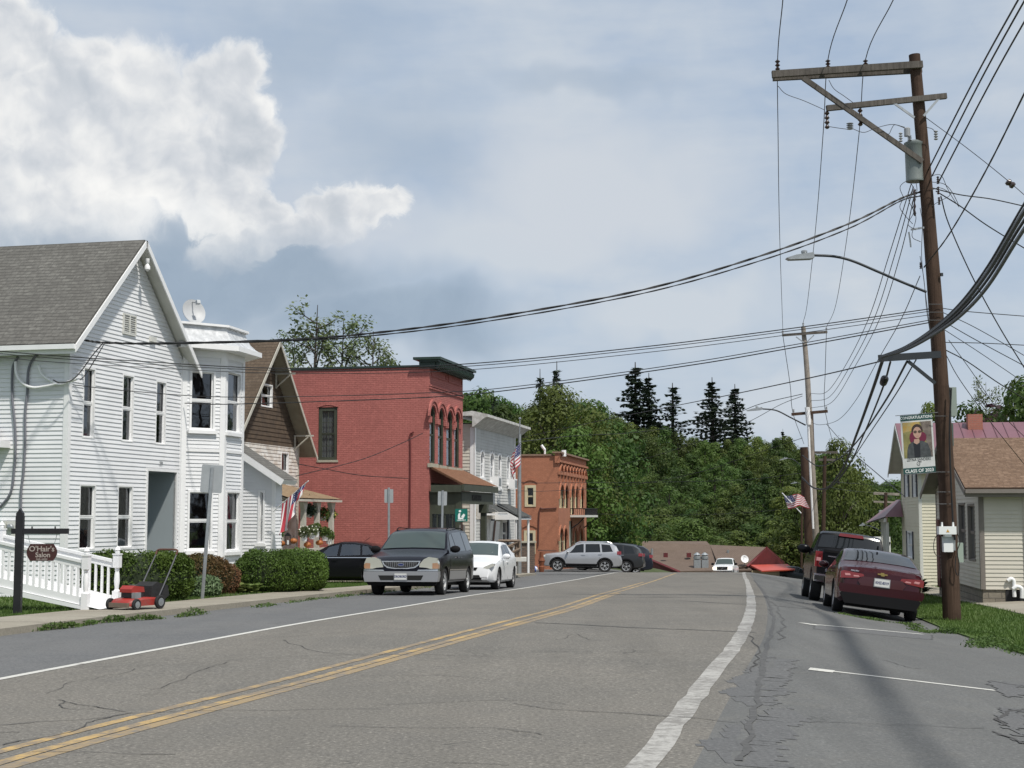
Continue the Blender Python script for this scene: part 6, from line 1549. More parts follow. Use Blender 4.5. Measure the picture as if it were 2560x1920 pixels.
# silver suv, side on
sv = at(1353, 1290, 86); P_sil = paint('silver', (.42, .43, .45), metal=.5, rough=.28)
SUVT = [(0, .55), (.05, .82), (.25, .98), (1.05, 1.08), (1.25, 1.14), (1.95, 1.58), (2.3, 1.67), (3.3, 1.69), (4.0, 1.62), (4.3, 1.45), (4.52, 1.02), (4.62, .7)]
SUVB = [(0, .52), (.05, .78), (.25, .94), (1.05, 1.03), (1.35, 1.05), (3.6, 1.12), (4.3, 1.18), (4.5, 1.0), (4.62, .68)]
def suv(name, label, nose, hd, body, L=4.62, lower=True, W=1.86, rails=True, tail=M_red, scale=1):
    kk = mkcar(name, label, 'suv', nose, hd, L, W=W, zb=.30, top=[(x*L/4.62, z*scale) for x, z in SUVT], belt=[(x*L/4.62, z*scale) for x, z in SUVB], body=body, wheels=(.93*L/4.62, 3.63*L/4.62), wr_=.365, tumble=.30, arch=.045,
        win=[(1.55, 2.02, 2.42, 2.42), (2.52, 2.52, 3.38, 3.32), (3.48, 3.42, 4.1, 3.9)], ws=(1.28, 1.95), rimm=M_alu)
    F = kk.F
    for s in (-1, 1):
        if lower:
            patch(kk, 'sill_cladding', M_plast, 1.4*L/4.62, 3.18*L/4.62, .31, .47, s, .014)
            for wx in (.93*L/4.62, 3.63*L/4.62):
                g = MB(); ri, ro_ = .365+.045, .365+.115; Pn = []
                for i in range(17):
                    t = math.pi*i/16; Pn.append([kk.low(max(.03, min(L-.03, wx+q*math.cos(t))), .38+q*math.sin(t)*.97, s, .012) for q in (ri, ro_)])
                g.grid(Pn); g.build('wheel_arch', M_plast, kk.r)
        mirror(kk, 1.5, 1.12, s, body); handle(kk, 2.3, .98, s, M_chrome); handle(kk, 3.25, 1.02, s, M_chrome)
        seam(kk, [(1.45, .4), (1.42, 1.0)], s); seam(kk, [(2.46, .4), (2.46, 1.05)], s); seam(kk, [(3.3, .75), (3.4, 1.08)], s)
        endface(kk, 'tail_light', tail, [(s*.62, 1.02*scale), (s*.90, 1.02*scale), (s*.86, 1.2*scale), (s*.66, 1.2*scale)], L-.16, .10, .14, rear=True)
        endface(kk, 'headlight', M_lens, [(s*.45, .86), (s*.86, .83), (s*.84, .93), (s*.5, .92)], .14, .11, .12)
    if rails:
        for s in (-1, 1):
            g = MB(); g.tube([F.p(1.95, s*.62, 1.60*scale), F.p(2.2, s*.62, 1.72*scale), F.p(3.8, s*.62, 1.73*scale), F.p(4.05, s*.62, 1.63*scale)], .018, 6); g.build('roof_rail', M_chrome if lower else M_plast, kk.r)
    return kk
k = suv('silver_suv', 'silver suv parked side on before the orange brick building', (sv.x, sv.y), -88, P_sil)
F = k.F
g = MB()
for i in range(7): g.box(Fr(F.p(.02, -.42+.14*i, .86), F.y, -F.x, F.z), -.03, .03, 0, .03, -.09, .09)
g.build('grille', M_under, k.r)
endface(k, 'lower_bumper', M_plast, [(-.8, .36), (.8, .36), (.88, .58), (-.88, .58)], .08, .09, .1)
P_gun = paint('gunmetal', (.035, .037, .04), metal=.3)
n1_ = at(1418, 1290, 90); suv('dark_grey_suv', 'dark grey suv parked beyond the silver one, only its tail in view', (n1_.x, n1_.y), -80, P_gun, L=4.62, rails=False)
P_nvy = paint('blue_black', (.010, .013, .022))
n2_ = at(1432, 1290, 94); suv('black_suv', 'blue black suv at the right end of the row of parked suvs', (n2_.x, n2_.y), -86, P_nvy, L=4.95, W=1.92, lower=False, scale=1.06)

# oncoming white pickup on the far side of the crest
pp = at(1804, 1290, 127); 
PKT = [(0, .60), (.05, .92), (.3, 1.02), (1.25, 1.12), (1.45, 1.15), (2.05, 1.62), (2.3, 1.70), (3.0, 1.70), (3.2, 1.62), (3.32, 1.12), (5.1, 1.10), (5.2, .95)]
PKB = [(0, .58), (.05, .90), (.3, .99), (1.25, 1.08), (1.5, 1.08), (3.3, 1.08), (5.1, 1.07), (5.2, .93)]
wk = mkcar('white_pickup', 'white pickup truck with headlights coming up over the crest', 'pickup', (pp.x, pp.y), 180+15, 5.2, W=1.78, zb=.42, top=PKT, belt=PKB, body=P_white, wheels=(.9, 4.0), wr_=.36, tumble=.28, win=[(1.6, 2.05, 2.3, 2.3), (2.36, 2.36, 3.1, 3.05)], ws=(1.45, 2.05), planf=.12)
k = wk
endface(k, 'grille', M_under, [(-.42, .66), (.42, .66), (.46, .92), (-.46, .92)], .08, .09, .05); endface(k, 'grille_bar', M_chrome, [(-.10, .77), (.10, .77), (.10, .83), (-.10, .83)], .08, .1, .02)
Ml = mat('lit_headlight', (.8, .8, .75), .2); Ml.node_tree.nodes['Principled BSDF'].inputs['Emission Color'].default_value = (1, .85, .6, 1); Ml.node_tree.nodes['Principled BSDF'].inputs['Emission Strength'].default_value = 1.2
for s in (-1, 1): endface(k, 'headlight', Ml, [(s*.48, .68), (s*.82, .68), (s*.83, .90), (s*.48, .90)], .1, .09, .05); mirror(k, 1.5, 1.2, s, M_plast, .15)
endface(k, 'bumper', M_chrome, [(-.86, .44), (.86, .44), (.87, .60), (-.87, .60)], .06, .12, .05)

# black pickup, tail towards us
bk = at(2178, 1290, 40.3); P_bk = paint('black', (.004, .004, .005), rough=.2, coat=.04)
hdB = 8.0; Lb = 5.85; hB = Vector((math.sin(R(hdB)), math.cos(R(hdB))))
nose = Vector((2148-1280, 0)).x/FP*40.0
tailc = at(2120, 1290, 38.5); nz_ = Vector((tailc.x, tailc.y))+hB*Lb
BKT = [(0, .75), (.05, 1.10), (.3, 1.20), (1.45, 1.27), (1.65, 1.30), (2.25, 1.80), (2.5, 1.88), (3.7, 1.89), (3.85, 1.83), (4.12, 1.36), (4.15, 1.34), (5.75, 1.36), (5.85, 1.28)]
BKB = [(0, .72), (.05, 1.06), (.3, 1.17), (1.45, 1.24), (1.7, 1.25), (3.9, 1.28), (4.15, 1.31), (5.75, 1.33), (5.85, 1.25)]
bt = mkcar('black_pickup', 'black pickup truck parked in front of the dark red sedan', 'pickup', (nz_.x, nz_.y), hdB, Lb, W=2.03, zb=.50, top=BKT, belt=BKB, body=P_bk, wheels=(1.0, 4.65), wr_=.40, ww=.28, tumble=.26, arch=.07, win=[(1.95, 2.4, 2.75, 2.75), (2.85, 2.85, 3.75, 3.68)], rw=(3.88, 4.08), rimm=M_chrome, planr=.02, planf=.08)
k = bt; F = k.F
g = MB(); Fg = Fr(F.p(4.02, 0, 0), F.y, F.x, F.z); g.prism(Fg, [(-.80, 1.36), (.80, 1.36), (.66, 1.80), (-.66, 1.80)], -.1, .02); 
endface(k, 'tailgate', P_bk, [(-.80, .72), (.80, .72), (.80, 1.34), (-.80, 1.34)], Lb-.02, .035, .05, rear=True)
endface(k, 'tailgate_lip', M_plast, [(-.80, 1.30), (.80, 1.30), (.80, 1.36), (-.80, 1.36)], Lb-.03, .07, .05, rear=True)
tl_ = None
for s in (-1, 1):
    tl_ = endface(k, 'tail_light', M_red, [(s*.82, .90), (s*1.0, .90), (s*1.01, 1.30), (s*.83, 1.30)], Lb-.10, .10, .12, rear=True)
    endface(k, 'reverse_lamp', mat('lamp_pink', (.55, .25, .25), .2), [(s*.86, 1.05), (s*.97, 1.05), (s*.97, 1.14), (s*.86, 1.14)], Lb-.10, .105, .02, rear=True)
    mirror(k, 2.0, 1.36, s, P_bk, .19); handle(k, 2.6, 1.12, s, M_plast)
endface(k, 'rear_bumper', M_chrome, [(-.98, .52), (.98, .52), (1.0, .72), (-1.0, .72)], Lb-.02, .14, .2, rear=True)
endface(k, 'bumper_recess', M_under, [(-.98, .56), (-.72, .56), (-.70, .68), (-.98, .68)], Lb-.02, .145, .02, rear=True)
endface(k, 'brake_light', M_red, [(-.34, 1.80), (.34, 1.80), (.30, 1.88), (-.30, 1.88)], 3.88, .06, .02, rear=True)
em = MB(); em.text(Fr(F.p(Lb+.016, -.40, .83), F.y, -F.x, F.z), 'SILVERADO', .10, .01, bold=.003, sx=1.25); em.build('tailgate_lettering', M_chrome, k.r)
g = MB(); g.box(Fr(F.p(Lb+.016, -.55, 1.20), F.y, -F.x, F.z), -.14, .14, -.01, 0, -.012, .012); g.build('badge', M_chrome, k.r)
g = MB(); g.box(F, Lb-.9, Lb-.2, -.6, .6, .30, .50); g.tube([F.p(Lb-.1, 0, .45), F.p(Lb+.12, 0, .42)], .04, 8); g.build('hitch', M_under, k.r)

# dark red sedan, tail towards us
hdR = 8.0; Lr_ = 4.92; hR = Vector((math.sin(R(hdR)), math.cos(R(hdR)))); tc_ = at(2190, 1290, 31.8); nz_ = Vector((tc_.x, tc_.y))+hR*Lr_
P_mar = paint('maroon', (.036, .004, .007), metal=.1, rough=.2)
RT_ = [(0, .45), (.07, .66), (.3, .76), (1.2, .93), (1.4, .97), (2.15, 1.33), (2.55, 1.42), (3.1, 1.42), (3.45, 1.36), (4.2, 1.13), (4.4, 1.06), (4.75, 1.02), (4.85, .93), (4.92, .60)]
RB_ = [(0, .42), (.07, .64), (.3, .74), (1.2, .90), (1.45, .93), (3.3, 1.0), (4.2, 1.04), (4.4, 1.02), (4.75, .98), (4.85, .89), (4.92, .58)]
rc = mkcar('red_sedan', 'dark red sedan parked tail towards us beside the grass verge', 'car', (nz_.x, nz_.y), hdR, Lr_, W=1.86, zb=.26, top=RT_, belt=RB_, body=P_mar, wheels=(.95, 3.78), wr_=.34, tumble=.40, win=[(1.7, 2.2, 2.5, 2.5), (2.6, 2.6, 3.35, 3.3), (3.42, 3.38, 3.9, 3.6)], rw=(3.40, 4.14), rimm=M_alu, planr=.13)
k = rc; F = k.F
for s in (-1, 1):
    t1_ = endface(k, 'tail_light', M_red, [(s*.52, .80), (s*.865, .765), (s*.87, .90), (s*.82, .93), (s*.40, .90), (s*.38, .855)], Lr_-.16, .135, .1, rear=True)
    endface(k, 'reverse_lamp', mat('lamp_pink', (.55, .25, .25), .2), [(s*.66, .84), (s*.77, .83), (s*.79, .875), (s*.68, .88)], Lr_-.16, .14, .02, rear=True)
    endface(k, 'reverse_lamp', mat('lamp_pink', (.55, .25, .25), .2), [(s*.47, .83), (s*.60, .825), (s*.60, .855), (s*.50, .86)], Lr_-.16, .14, .02, rear=True)
    mirror(k, 1.7, 1.0, s, P_mar); handle(k, 2.4, .86, s, P_mar); handle(k, 3.4, .88, s, P_mar); patch(k, 'sill_trim', M_chrome, 1.5, 3.2, .27, .30, s, .012)
endface(k, 'number_plate_recess', mat('paint_deep_maroon', (.05, .006, .010), .3, coat=.6), [(-.44, .66), (.44, .66), (.50, .75), (.42, .85), (-.42, .85), (-.50, .75)], Lr_-.10, .115, .05, rear=True)
endface(k, 'bumper_step', P_mar, [(-.86, .48), (.86, .48), (.90, .57), (.88, .66), (-.88, .66), (-.90, .57)], Lr_-.10, .12, .1, rear=True)
endface(k, 'rear_valance', M_plast, [(-.74, .25), (.74, .25), (.84, .44), (.80, .48), (-.80, .48), (-.84, .44)], Lr_-.12, .14, .1, rear=True)
plate(k, 'KHZ-8319', 0, .755, Lr_+.03, rear=True)
em = MB(); Fe = Fr(F.p(Lr_-.03, 0, .935), F.y, F.x, F.z); em.prism(Fe, [(-.10, -.012), (-.035, -.012), (-.03, -.035), (.04, -.035), (.045, -.012), (.105, -.012), (.10, .016), (.035, .016), (.03, .038), (-.04, .038), (-.045, .016), (-.105, .016)], 0, .014); em.build('bowtie_emblem', mat('gold_emblem', (.45, .34, .12), .3, .8), k.r)
em = MB(); em.text(Fr(F.p(Lr_-.05, -.58, .95), F.y, -F.x, F.z), 'MALIBU', .04, .008, bold=.001, sx=1.2); em.build('boot_lettering', M_chrome, k.r)
g = MB(); g.prism(Fr(F.p(3.3, 0, 1.46), F.x, F.y, F.z), [(-.08, 0), (.08, 0), (.06, .07), (.02, .09)], -.015, .015); g.build('shark_fin_aerial', M_plast, k.r)

# two cars far down at the restaurant
for i, (u, d, c, lb) in enumerate(((2012, 152, (.10, .13, .17), 'blue grey car parked under the red awning'), (2036, 146, (.02, .025, .03), 'dark car at the kerb right of the red awning'))):
    p_ = at(u+12, 1290, d); mkcar('parked_car', lb, 'car', (p_.x, p_.y), 95, 4.6, W=1.8, zb=.25, top=[(x*4.6/4.8, z*1.1) for x, z in SEDT], belt=[(x*4.6/4.8, z*1.1) for x, z in SEDB], body=paint('far%d' % i, c), wheels=(.9, 3.6), wr_=.33, win=[(1.6, 2.1, 2.4, 2.4), (2.5, 2.5, 3.3, 3.2)], ws=(1.35, 2.0), rw=(3.4, 3.9))

# ---------------------------------------------------------------- lawn mower
mp = at(343, 1290, 26.4); mb = Vector((mp.x, mp.y, gz(mp.x, mp.y)+.10))
mw = empty('lawn_mower', tuple(mb), 'red push lawn mower with black grass bag standing on the sidewalk', 'lawn mower')
ang = R(180+28); hx = Vector((math.sin(ang), math.cos(ang), 0)); Fm = Fr(mb, -hx, hx.cross(Vector((0, 0, 1)))); 
M_mr = mat('mower_red', (.30, .025, .018), .5, coat=.1, dirt=.7, vs=9); M_mb = mat('mower_black', (.02, .02, .021), .6)
P = []
for x, w_, h_ in ((-.42, .10, .10), (-.40, .20, .15), (-.30, .26, .19), (-.1, .28, .21), (.15, .28, .21), (.32, .24, .20), (.38, .18, .16)):
    P.append([Fm.p(x, y, z) for y, z in ((-w_, .07), (-w_, h_-.03), (-w_*.8, h_), (w_*.8, h_), (w_, h_-.03), (w_, .07))])
g = MB(); g.grid(P); g.face(P[0]); g.face(list(reversed(P[-1]))); g.build('deck', M_mr, mw, smooth=50)
g = MB(); g.box(Fm, -.44, -.38, -.21, .21, .05, .13); g.build('front_guard', mat('dusty_plastic', (.16, .12, .09), .8), mw)
for wx, rr in ((-.30, .10), (.30, .12)):
    for s in (-1, 1):
        Fw = Fr(Fm.p(wx, s*.30, rr), Fm.x, Fm.z, Fm.y*s); g = MB(); g.lathe(Fw, [(0, -.03), (rr*.9, -.03), (rr, -.02), (rr, .02), (rr*.85, .03), (rr*.6, .02), (0, .03)], 20); wo_ = g.build('wheel', M_tyre, mw, smooth=40)
        g = MB(); g.lathe(Fw, [(0, .034), (rr*.6, .03)], 12); g.build('hub', M_galv, wo_)
g = MB(); g.box(Fm, -.22, .06, -.13, .13, .21, .30); g.build('engine', M_mb, mw, bevel=.01)
g = MB(); Fe = Fm.at(-.08, 0, .30); g.prism(Fe, [(-.17, 0), (.16, 0), (.14, .09), (-.10, .12), (-.17, .06)], -.14, .14); g.build('engine_cover', M_mr, mw, bevel=.02)
g = MB(); g.lathe(Fm.at(-.05, 0, .41), [(.09, 0), (.08, .02), (0, .025)], 16); g.build('recoil_cap', M_mb, mw)
g = MB(); g.box(Fm, -.24, -.10, -.22, -.13, .2, .30); g.build('muffler', M_galv, mw, bevel=.01)
g = MB(); g.prism(Fm, [(.18, .20), (.56, .16), (.66, .22), (.62, .40), (.34, .47), (.20, .40)], -.20, .20); g.build('grass_bag', mat('bag_fabric', (.018, .018, .019), .9, var=.3, vs=10, bump=.4, bs=20), mw, bevel=.03)
for s in (-1, 1):
    g = MB(); g.tube(spline([Fm.p(.28, s*.25, .14), Fm.p(.52, s*.25, .52), Fm.p(.80, s*.24, .97)], 4), .012, 8); g.build('handle_tube', mat('handle_grey', (.10, .10, .11), .5), mw)
g = MB(); g.tube(spline([Fm.p(.78, -.24, .94), Fm.p(.82, -.22, 1.02), Fm.p(.83, 0, 1.03), Fm.p(.82, .22, 1.02), Fm.p(.78, .24, .94)], 5), .019, 8); g.build('handle_grip', mat('rusty_grip', (.10, .045, .03), .8), mw)
# ---------------------------------------------------------------- utility poles
def woodmat(name, c, c2):
    m = bpy.data.materials.new(name); m.use_nodes = True; t = m.node_tree; t.nodes.clear(); q = NB(t)
    p = q.n('ShaderNodeBsdfPrincipled'); out = q.n('ShaderNodeOutputMaterial'); q.l(p.outputs[0], out.inputs[0]); p.inputs['Roughness'].default_value = .85; p.inputs['Specular IOR Level'].default_value = .2
    vec = q.vm('MULTIPLY', q.n('ShaderNodeTexCoord').outputs['Object'], (1, 1, .05)).outputs[0]
    f = q.noise(vec, 22, 6, .7); cc = q.mix(q.mapr(f, .35, .65), (*c, 1), (*c2, 1))
    cc = q.mix(q.mapr(q.noise(q.n('ShaderNodeTexCoord').outputs['Object'], 1.2, 4, .7), .45, .7, 0, .6), cc, (*tuple(x*.4 for x in c), 1))
    q.l(cc, p.inputs['Base Color']); bp = q.n('ShaderNodeBump'); bp.inputs['Strength'].default_value = .7; bp.inputs['Distance'].default_value = .02; q.l(f, bp.inputs['Height']); q.l(bp.outputs[0], p.inputs['Normal']); MATS[name] = m; return m
M_pole = woodmat('creosote_pole', (.050, .030, .021), (.088, .056, .040)); M_poleg = woodmat('grey_pole', (.24, .21, .175), (.34, .30, .26)); M_arm = woodmat('crossarm_wood', (.085, .075, .066), (.145, .13, .115)); M_steel = mat('dark_steel', (.04, .045, .05), .5, .5)
M_ins = mat('brown_porcelain', (.035, .018, .014), .25, coat=.5); M_insg = mat('grey_porcelain', (.28, .29, .30), .4); M_tank = mat('transformer_grey', (.20, .225, .215), .45, .2, var=.15)
D1 = 32.4
def beam(par, name, m, a, c, w_, h_, d0=D1, d1=None):
    A_, B_ = at(*a, d0), at(*c, d1 or d0); x = (B_-A_).normalized(); y = Vector((0, 0, 1)).cross(x).normalized(); z = x.cross(y); g = MB(); g.box(Fr(A_, x, y, z), 0, (B_-A_).length, -w_/2, w_/2, -h_/2, h_/2); return g.build(name, m, par, bevel=.008)
def pole(name, label, pts, d, r0, r1, m=M_pole, group=None):
    P = [at(u, v, d) for u, v in pts]; b_ = P[0]; b_.z = min(b_.z, gz(b_.x, b_.y)); r = empty(name, tuple(b_), label, 'utility pole', group)
    sp = spline(P, 6); n = len(sp); g = MB(); g.tube(sp, [r0+(r1-r0)*i/(n-1) for i in range(n)], 20); g.build('pole', m, r, smooth=50); return r
p1 = pole('utility_pole', 'tall brown utility pole with crossarms, transformer and street lamp beside the red sedan', [(2380, 1548), (2366, 1200), (2345, 850), (2318, 500), (2286, 137)], D1, .195, .125)
beam(p1, 'crossarm', M_arm, (1930, 186), (2306, 161), .10, .15, D1-.16); beam(p1, 'crossarm', M_arm, (1932, 194), (2304, 174), .10, .15, D1+.16)
beam(p1, 'crossarm', M_arm, (2066, 271), (2366, 240), .10, .12, D1-.17)
beam(p1, 'wooden_brace', M_arm, (2008, 195), (2306, 404), .07, .11, D1-.2); beam(p1, 'steel_brace', M_galv, (2230, 254), (2286, 294), .03, .05, D1-.2); beam(p1, 'steel_brace', M_galv, (2350, 243), (2309, 290), .03, .05, D1-.2)
beam(p1, 'bracket_arm', M_steel, (2196, 896), (2352, 886), .06, .15, D1-.25); beam(p1, 'bracket_brace', M_steel, (2270, 903), (2338, 958), .05, .07, D1-.22)
def stackins(par, u, v0, v1, d, m, r_=.055, n=4, name='insulator'):
    a, c = at(u, v0, d), at(u, v1, d); L = (a-c).length; g = MB(); pr = [(0, 0)]
    for i in range(n):
        z = L*i/n; pr += [(r_*.45, z+.001), (r_, z+L/n*.35), (r_*.45, z+L/n*.8)]
    pr += [(0, L)]; g.lathe(Fr(c, (1, 0, 0), (0, 1, 0)), pr, 12); return g.build(name, m, par, smooth=35)
for u in (1944, 2070, 2164): stackins(p1, u, 148, 176 if u < 2000 else 170, D1-.05, M_ins, .06, 3)
for u, v0, v1, m_, r_, nm in ((2068, 276, 322, M_ins, .06, 'fused_cutout'), (2151, 270, 315, M_ins, .06, 'fused_cutout'), (2125, 306, 324, M_insg, .08, 'insulator'), (2252, 330, 355, M_insg, .045, 'surge_arrester'), (2340, 325, 350, M_insg, .05, 'surge_arrester'), (2274, 338, 352, M_insg, .05, 'bushing')):
    stackins(p1, u, v0, v1, D1-.15, m_, r_, 4, nm)
tt = at(2284, 352, D1+.02); tb = at(2288, 454, D1+.02); g = MB(); hT = (tt-tb).length
g.lathe(Fr(tb, (1, 0, 0), (0, 1, 0), (tt-tb).normalized()), [(0, 0), (.20, 0), (.205, .03), (.20, .05), (.20, hT-.12), (.215, hT-.1), (.215, hT-.05), (.12, hT), (0, hT+.01)], 24); tk = g.build('transformer', M_tank, p1, smooth=40)
g = MB(); g.lathe(Fr(at(2268, 335, D1-.1), (1, 0, 0), (0, 1, 0)), [(0, -.05), (.07, -.05), (.07, .12), (.05, .14), (0, .14)], 12); g.build('bushing_cover', M_insg, tk)
# street lamp arm and head
def lamp(par, pts, head, d, r_=.03, hl=.62):
    g = MB(); g.tube(spline([at(u, v, d) for u, v in pts], 6), r_, 8); lo = g.build('lamp_arm', M_steel, par, smooth=60)
    a, c = at(head[0], head[1]+1, d), at(head[2], head[3], d); x = (c-a).normalized(); y = Vector((0, 1, 0)); F = Fr(a, x, y, x.cross(y)); L = (c-a).length
    g = MB(); g.prism(F, [(0, 0), (L*.35, .045), (L, .06), (L, -.06), (L*.9, -.075), (L*.1, -.045)], -.12, .12); hd_ = g.build('lamp_head', M_galv, lo, bevel=.01)
    g = MB(); g.lathe(Fr(F.p(L*.68, 0, .055), (1, 0, 0), (0, 1, 0)), [(0, 0), (.05, 0), (.07, .03), (.07, .07), (.04, .085), (0, .085)], 12); g.build('photocell', M_galv, hd_)
lamp(p1, [(2316, 730), (2250, 703), (2190, 677), (2130, 652), (2085, 641), (2032, 638)], (1965, 645, 2033, 639), D1-.05)
# boxes and brackets
def pbox(par, name, m, u0, v0, u1, v1, d, dep, bev=.01):
    A_, B_ = at(u0, v1, d), at(u1, v0, d); g = MB(); g.box(WF, A_.x, B_.x, A_.y, A_.y+dep, A_.z, B_.z); return g.build(name, m, par, bevel=bev)
M_wbox = mat('white_cabinet', (.74, .75, .74), .4); M_gbox = mat('grey_green_cabinet', (.30, .36, .31), .5)
wb = pbox(p1, 'white_radio_cabinet', M_wbox, 2348, 1316, 2391, 1336, D1-.42, .18); pbox(p1, 'cabinet_shroud', M_wbox, 2362, 1335, 2379, 1341, D1-.4, .12)
for u in (2355, 2383): g = MB(); c_ = at(u, 1317, D1-.36); g.tube([c_, c_+Vector((0, 0, .10))], [.024, .018], 10); g.build('antenna', M_wbox, wb)
g = MB(); c_ = at(2369.5, 1327, D1-.423); g.prism(Fr(c_, (1, 0, 0), (0, 1, 0)), [(-.035, -.03), (.035, -.03), (0, .035)], -.002, .002); g.build('warning_label', mat('amber_label', (.5, .28, .05), .5), wb)
pbox(p1, 'bracket_plate', M_galv, 2356, 1341, 2388, 1376, D1-.27, .04); pbox(p1, 'small_white_cabinet', M_wbox, 2360, 1358, 2383, 1380, D1-.38, .12)
pbox(p1, 'green_cabinet', M_gbox, 2395, 1357, 2408, 1406, D1-.1, .25); pbox(p1, 'grey_green_cabinet', mat('cabinet_grey', (.24, .28, .25), .5), 2377, 968, 2391, 1040, D1-.05, .25); pbox(p1, 'dark_green_cabinet', mat('cabinet_dark', (.075, .10, .09), .5), 2371, 1058, 2383, 1115, D1-.05, .25)
def cable(par, name, pts, r_, d=D1-.3, m=None):
    g = MB(); g.tube(spline([at(u, v, d) for u, v in pts], 6), r_, 6); return g.build(name, m or M_wire, par, smooth=60)
cable(p1, 'cable_loop', [(2349, 1335), (2338, 1345), (2334, 1365), (2338, 1385), (2352, 1392)], .008); cable(p1, 'cable_loop', [(2394, 1335), (2400, 1355), (2393, 1380), (2398, 1410), (2396, 1438), (2388, 1425), (2390, 1390)], .010); cable(p1, 'riser_cable', [(2378, 970), (2374, 1100), (2382, 1300), (2388, 1350)], .02)
cable(p1, 'riser_conduit', [(2350, 870), (2372, 990), (2374, 1110)], .035, D1-.05)
for pts in ([(2275, 455), (2282, 470), (2272, 500), (2284, 530), (2270, 560), (2290, 575)], [(2290, 455), (2292, 480), (2280, 510), (2290, 545), (2280, 590), (2302, 605)], [(2262, 500), (2250, 470), (2262, 455), (2276, 455)], [(2325, 440), (2352, 438), (2368, 470), (2385, 500), (2398, 518)], [(2330, 455), (2360, 460), (2380, 480), (2398, 515)], [(2328, 475), (2352, 470), (2375, 487), (2345, 505), (2330, 515)],
            [(2256, 500), (2250, 520), (2268, 545), (2282, 560)], [(2210, 330), (2222, 335), (2230, 320), (2238, 312), (2262, 320)], [(2134, 323), (2160, 331), (2190, 320), (2230, 311), (2262, 318)], [(2070, 316), (2095, 320), (2118, 323)], [(1945, 215), (1965, 235), (2010, 252), (2062, 275)], [(2072, 200), (2085, 222), (2110, 240), (2132, 256)], [(2315, 318), (2330, 322), (2338, 330)],
            [(2300, 520), (2306, 560), (2304, 640), (2312, 720), (2322, 800), (2330, 870)], [(2300, 640), (2310, 700), (2316, 770), (2325, 830)]):
    cable(p1, 'jumper_wire', pts, .007)
for u, v0, v1 in ((2345, 440, 460), (2346, 466, 486), (2348, 492, 512), (2287, 470, 540), (2302, 655, 672)): stackins(p1, u, v0, v1, D1-.25, M_ins, .035, 4, 'spool_insulator')
beam(p1, 'small_bracket', M_galv, (2277, 574), (2310, 569), .03, .04, D1-.2); cable(p1, 'capped_lead', [(2272, 580), (2275, 600), (2277, 618)], .018, D1-.25, M_galv); pbox(p1, 'splice_enclosure', M_steel, 2352, 682, 2358, 690, D1-.2, .05)
# pole steps / hardware
for v in (760, 780, 800, 1040, 1180, 1230, 1260): c_ = at(2344+(v-850)*.047, v, D1-.25); g = MB(); g.tube([c_+Vector((-.16, .04, 0)), c_+Vector((.16, .04, 0))], .006, 5); g.build('band_clamp', M_steel, p1)
# ---------------------------------------------------------------- graduation banner
bn0 = at(2293, 1110, D1-.1); bn = empty('graduation_banner', tuple(bn0), 'green and white graduation banner with a portrait, fixed to the tall pole', 'banner')
ul, ur, ll = at(2250, 1040, D1-.1), at(2327, 1034, D1-.1), at(2259, 1186, D1-.1); bx = (ur-ul).normalized(); bz = (ul-ll).normalized(); by = bz.cross(bx); bw = (ur-ul).length*1.04; bh = (ul-ll).length
Fb = Fr(ll, bx, by, bz); T = lambda px, py: ((px-440)/640*bw*1.0, (1510-py)/1190*bh)
def bpoly(pts, y, m, name, par): g = MB(); g.prism(Fb, [T(*p) for p in pts], -y, -y+.002 if y else .004); return g.build(name, m, par)
g = MB(); g.box(Fb, 0, bw, 0, .004, 0, bh); pan = g.build('banner_cloth', mat('banner_white', (.56, .57, .56), .6, var=.15, vs=3), bn)
M_bg = mat('banner_green', (.012, .060, .055), .5); boxes('green_band', M_bg, pan, [(Fb, -.001, bw+.001, -.003, -.0005, bh*.905, bh+.001), (Fb, -.001, bw+.001, -.003, -.0005, -.001, bh*.10)])
g = MB(); Ft = Fb.at(bw/2, -.004, bh*.955); g.text(Ft, 'CONGRATULATIONS', .085, .002, bold=.001, sx=.86); g.build('white_lettering', M_wbox, pan); g = MB(); g.text(Fb.at(bw/2, -.004, bh*.042), 'CLASS OF 2023', .10, .002, bold=.0015, sx=.95); g.build('white_lettering', M_wbox, pan)
g = MB(); g.text(Fb.at(bw/2, -.003, bh*.232), 'LEYNA SANDERS', .085, .002, sx=.82); 
hx0, hz0 = bw*.5, bh*.165
for i in range(14):
    t0, t1 = math.pi*(.25+1.35*i/14), math.pi*(.25+1.35*(i+1)/14); g.prism(Fb, [(hx0+.05*math.cos(t0), hz0+.05*math.sin(t0)), (hx0+.05*math.cos(t1), hz0+.05*math.sin(t1)), (hx0+.041*math.cos(t1), hz0+.041*math.sin(t1)), (hx0+.041*math.cos(t0), hz0+.041*math.sin(t0))], -.004, -.001)
g.prism(Fb, [(hx0-.01, hz0+.045), (hx0+.06, hz0+.04), (hx0+.055, hz0+.025), (hx0, hz0+.03)], -.004, -.001); g.text(Fb.at(hx0+.008, -.003, hz0-.005), 'G', .055, .002); g.build('dark_lettering', M_black, pan)
X0, X1, Y0, Y1 = bw*.055, bw*.945, bh*.268, bh*.878
PX = lambda x, y: (X0+(X1-X0)*x, Y0+(Y1-Y0)*y)
def pic(name, m, y, pts): g = MB(); g.prism(Fb, [PX(*p) for p in pts], -y, -y+.0008); return g.build(name, m, pho)
g = MB(); g.prism(Fb, [PX(0, 0), PX(1, 0), PX(1, 1), PX(0, 1)], -.003, 0); pho = g.build('portrait_print', mat('print_olive', (.16, .15, .05), .5, c2=(.30, .26, .10), vs=4), pan)
pic('print_gold', mat('print_gold', (.42, .24, .04), .5, c2=(.35, .30, .14), vs=9), .0040, [(0, .72), (.55, .78), (.6, 1), (0, 1)])
